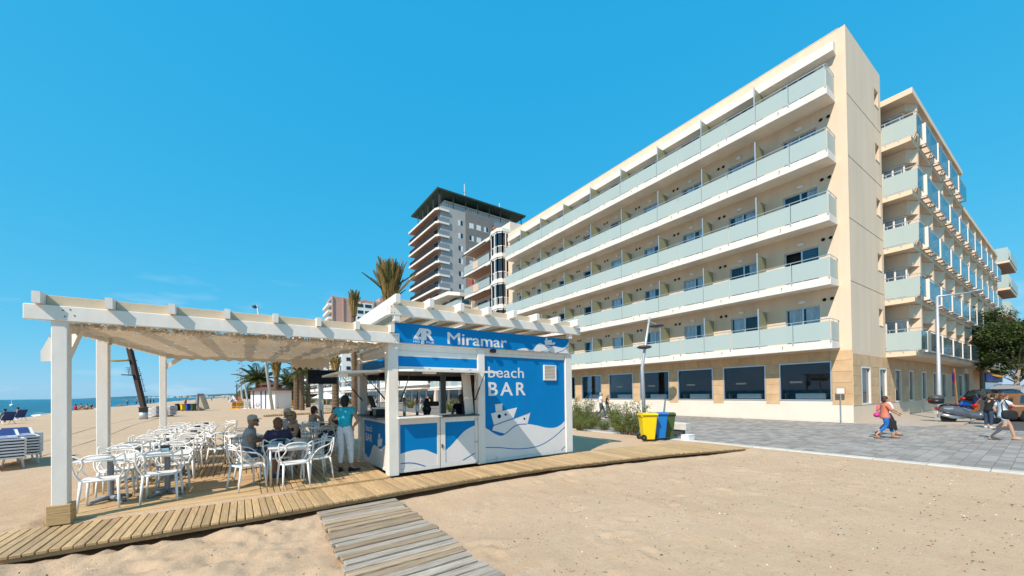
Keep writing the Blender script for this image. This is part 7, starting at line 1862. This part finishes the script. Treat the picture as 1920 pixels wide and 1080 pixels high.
# beach hut with blue stripes
a_, b2 = onz(470,766,0), onz(516,766.5,0); dh = (a_-CAM).dot(FW); ux = (b2-a_).normalized(); uy = Vector((-ux.y,ux.x,0)); wH = (b2-a_).length
rzh = math.atan2(ux.y,ux.x); hut = thing('beach_hut', 'white beach hut with blue stripes and brown roof', 'hut', tuple(a_), rzh)
MB().box(0,0,0,wH,2.6,2.75).build('wall', M['bgw2'], hut, local=True)
for u in (.10,.42,.60): MB().box(wH*u,-.03,0,wH*u+.30,-.001,2.75).build('stripe', mat('hut_blue', (.03,.10,.42), .6), hut, local=True)
MB().box(-.03,.3,0,-.001,.7,2.75).build('stripe', mat('hut_blue_side', (.03,.10,.42), .6), hut, local=True)
rb = mat('brown_hut_roof', (.12,.055,.04), .8); b = MB(); b.add([(-.5,-.6,2.75),(wH+.5,-.6,2.75),(wH+.5,3.2,2.75),(-.5,3.2,2.75),(wH*.25,.9,3.4),(wH*.75,.9,3.4),(wH*.75,1.7,3.4),(wH*.25,1.7,3.4)], [(0,3,2,1),(4,5,6,7),(0,1,5,4),(1,2,6,5),(2,3,7,6),(3,0,4,7)]); b.build('roof', rb, hut, local=True)
b = MB(); b.box(wH*.25,.9,3.38,wH*.75,1.7,3.75); b.prism([(wH*.15,3.7),(wH*.85,3.7),(wH*.7,4.05),(wH*.3,4.05)], 'y', .6, 2.0); b.build('roof_vent', rb, hut, local=True)
# bicycle leaning on the hut
q = onz(487,767,0); bc = thing('bicycle', 'dark bicycle leaning against the striped beach hut', 'bicycle', (q.x-uy.x*.3,q.y-uy.y*.3,0), rzh)
for cx in (-.52,.52):
    b = MB(); b.tube([(cx+.34*math.cos(a),0,.35+.34*math.sin(a)) for a in [2*math.pi*i/20 for i in range(20)]], .025, 5, closed=True); w_ = b.build('wheel', M['black'], bc, local=True)
b = MB()
for p, q2 in (((-.52,0,.35),(-.18,0,.78)),((-.18,0,.78),(.40,0,.80)),((-.05,0,.32),(-.22,0,.88)),((-.05,0,.32),(.40,0,.78)),((-.52,0,.35),(-.05,0,.32)),((.38,0,.92),(.52,0,.35))): b.tube([p,q2], .022, 5)
b.build('frame', M['black'], bc, local=True); MB().cbox(-.34,-.06,.88,-.1,.06,.94,.01).build('saddle', M['black'], bc, local=True); MB().tube([(.36,-.25,.98),(.38,0,.95),(.36,.25,.98)], .018, 5).build('handlebar', M['black'], bc, local=True)
# yellow plastic barriers
M['orange'] = mat('yellow_barrier', (.72,.33,.012), .5)
def barrier(label, px0, px1, py, pale=False):
    a_, b2 = onz(px0,py,0), onz(px1,py-.6,0); u = (b2-a_); t = thing('barrier', label, 'barrier', tuple(a_), math.atan2(u.y,u.x), 'plastic barriers near the beach hut'); Lb = u.length; mt_ = M['sunbed'] if pale else M['orange']
    MB().cbox(0,-.06,1.0,Lb,.06,1.18,.02).build('top_rail', mt_, t, local=True); MB().cbox(0,-.06,.15,Lb,.06,.32,.02).build('bottom_rail', mt_, t, local=True)
    n = max(3, int(Lb/.32))
    for k in range(n+1): MB().box(k*Lb/n-.03,-.03,.32,k*Lb/n+.03,.03,1.0).build('bar', mt_, t, local=True)
    MB().box(.05,-.02,.40,Lb-.05,.02,.95).build('panel', mt_, t, local=True)
    for u_ in (.15,Lb-.15): MB().box(u_-.05,-.3,0,u_+.05,.3,.15).build('foot', mt_, t, local=True)
barrier('yellow barrier standing apart left of the beach hut', 435, 444, 766.5); barrier('yellow barrier with bars left of the white barrier', 444, 458, 766.5); barrier('white barrier panel beside the beach hut', 458, 470, 766.5, True)
barrier('yellow barrier right of the leaning lamp post', 516, 538, 764.5); barrier('yellow barrier with rounded end, rightmost of the row', 538, 552, 763.5)
# leaning lamp post by the hut, with its head above the pergola
b0 = dep(511,768,52); t0 = dep(482,572,52); t = thing('street_lamp', 'tall leaning grey lamp post rising behind the pergola by the beach hut', 'street lamp', tuple(b0)); MB().tube([b0, b0.lerp(t0,.5), t0], [.20,.16,.09], 10).build('pole', M['galv'], t, True)
q = dep(478,575,52); b = MB(); b.ell(tuple(q), (.35,.35,.25), 10, 6); b.build('lamp_head', M['darkgrey'], t, True); MB().tube([q, dep(484,576,52)], .06, 6).build('bracket', M['darkgrey'], t)
# sculptural light masts
for i, (x0, y0, x1, y1) in enumerate(((454,748,448,690),(464,752,451,676))):
    d_ = 95; t = thing('light_mast', ('shorter' if i == 0 else 'taller')+' thin mast with many tiny lamps far along the beach', 'light mast', tuple(dep(x0,y0,d_)), 0, 'thin lamp masts far along the beach'); MB().tube([dep(x0,y0,d_), dep(x1,y1,d_)], [.22,.10], 7).build('pole', M['galv'], t)
    for k in range(9):
        u = .45+.06*k; p = dep(x0,y0,d_).lerp(dep(x1,y1,d_), u); s_ = 1 if k % 2 else -1; b = MB(); b.ell(tuple(p+rtx*s_*.55), (.28,.28,.14), 7, 5); b.tube([p, p+rtx*s_*.5], .05, 4); b.build('small_lamp', M['grey'], t)
q0, q1 = dep(444,750,80), dep(444,719,80); t = thing('street_lamp', 'short far lamp post with cross arm left of the thin masts', 'street lamp', tuple(q0)); MB().tube([q0,q1], [.14,.09], 6).build('pole', M['darkgrey'], t); MB().beam(dep(440,724,80), dep(449,724,80), .15, .15).build('arm', M['darkgrey'], t)
q0, q1 = onz(523,756,0), dep(523,706,70); dd = (q0-CAM).dot(FW); q1 = dep(523,712,dd)
t = thing('street_lamp', 'curved pale lamp post in front of the white apartment block', 'street lamp', tuple(q0)); MB().tube([q0, q1, dep(525,708,dd), dep(530,705,dd)], [.12,.09,.07,.07], 7).build('pole', M['galv'], t, True); b = MB(); b.ell(tuple(dep(532,705,dd)), (.4,.4,.12), 8, 5); b.build('lamp_head', M['galv'], t, True)
for px, top_, lab in ((667,690,'plain grey pole seen above the side hatch'),(711,700,'grey pole seen through the side hatch'),(874,694,'white pole seen behind the bartender')):
    q0 = onz(px, 772, 0); dd = (q0-CAM).dot(FW); t = thing('pole', lab, 'pole', tuple(q0)); MB().tube([q0, dep(px,top_-30,dd)], [.10,.07], 8).build('shaft', M['galv'], t, True); MB().lathe([(.18,0),(.18,.05),(.11,.1)], 10, tuple(q0)).build('collar', M['grey'], t)
# far beach tent and kiosk box
q = onz(437,754,0); t = thing('beach_tent', 'small striped beach tent near the far crowd', 'tent', tuple(q)); b = MB(); b.add([(-1.3,-1,0),(1.3,-1,0),(1.3,1,0),(-1.3,1,0),(.1,0,2.3)], [(0,1,4),(1,2,4),(2,3,4),(3,0,4),(3,2,1,0)]); b.build('canopy', M['sunbed'], t, local=True); MB().prism([(-.9,.05),(-.2,.05),(.0,1.6)], 'y', -1.0, -.75).build('flap', M['stripe'], t, local=True)
q = onz(446,752,0); t = thing('changing_cabin', 'orange brown cabin behind the striped tent', 'cabin', tuple(q)); MB().box(-1.4,-1,0,1.4,1,2.6).build('wall', mat('orange_cabin', (.45,.19,.07), .8), t, local=True); MB().box(-1.6,-1.2,2.6,1.6,1.2,2.75).build('roof', M['bark'], t, local=True)
# sunken boardwalk far behind the terrace
t = bpy.data.objects.new('far_boardwalk', None); COL.objects.link(t); t['kind'] = 'structure'; ORG[t.as_pointer()] = (0,0,0); t['label'] = 'far wooden boardwalk crossing the sand behind the terrace'
a_ = onz(506,781,0); pk2 = MB().cbox(-.09,-1.0,.0,.09,1.0,.16,.01).mesh('plank', M['wood'])
for k in range(60):
    p = a_.lerp(onz(700,771,0), k/59); inst('plank', pk2, t, (p.x,p.y+.6,.02), (0,0,-.6))
MB().beam(tuple(a_+Vector((0,0,.06))), tuple(onz(700,771,0)+Vector((0,0,.06))), .08, .18).build('edge_beam', M['box_wood'], t)
# white parasols of a promenade cafe
for i, (px, py, d_, lab) in enumerate(((612,741,48,'white parasol left of the palm trunk behind the terrace'),(634,742,46,'white parasol right of the palm trunk behind the terrace'))):
    q = dep(px, py, d_); t = thing('parasol', lab, 'parasol', (q.x,q.y,0), 0, 'white cafe parasols on the promenade'); MB().tube([(0,0,0),(0,0,q.z)], .04, 6).build('pole', M['whiteplastic'], t, local=True); MB().lathe([(1.7,q.z-.35),(.9,q.z+.05),(.05,q.z+.4)], 8).build('canopy', M['cloth'], t, local=True)
# van parked on the promenade road
q = onz(548,758,0); car('white car parked beyond the yellow barrier under the palms', q.x+2, q.y+6, 1.6, (.6,.62,.64), 4.4, 1.7, s=1.3)
# wheel tracks in the sand
mb = MB()
for off in (0,1.7):
    prev = None
    for k in range(60):
        u = k/59; y = 15+u*34; x = -5.4-off-.045*(y-15)+.12*math.sin(y*.3); row = [(x-.09,y,.012+sand_z(x,y)*.0),(x,y,.03),(x+.1,y,.012)]
        if prev: mb.add(prev+row, [(0,3,4,1),(1,4,5,2)])
        prev = row
o = mb.build('tyre_track', M['sand'], smooth=True); struct(o)
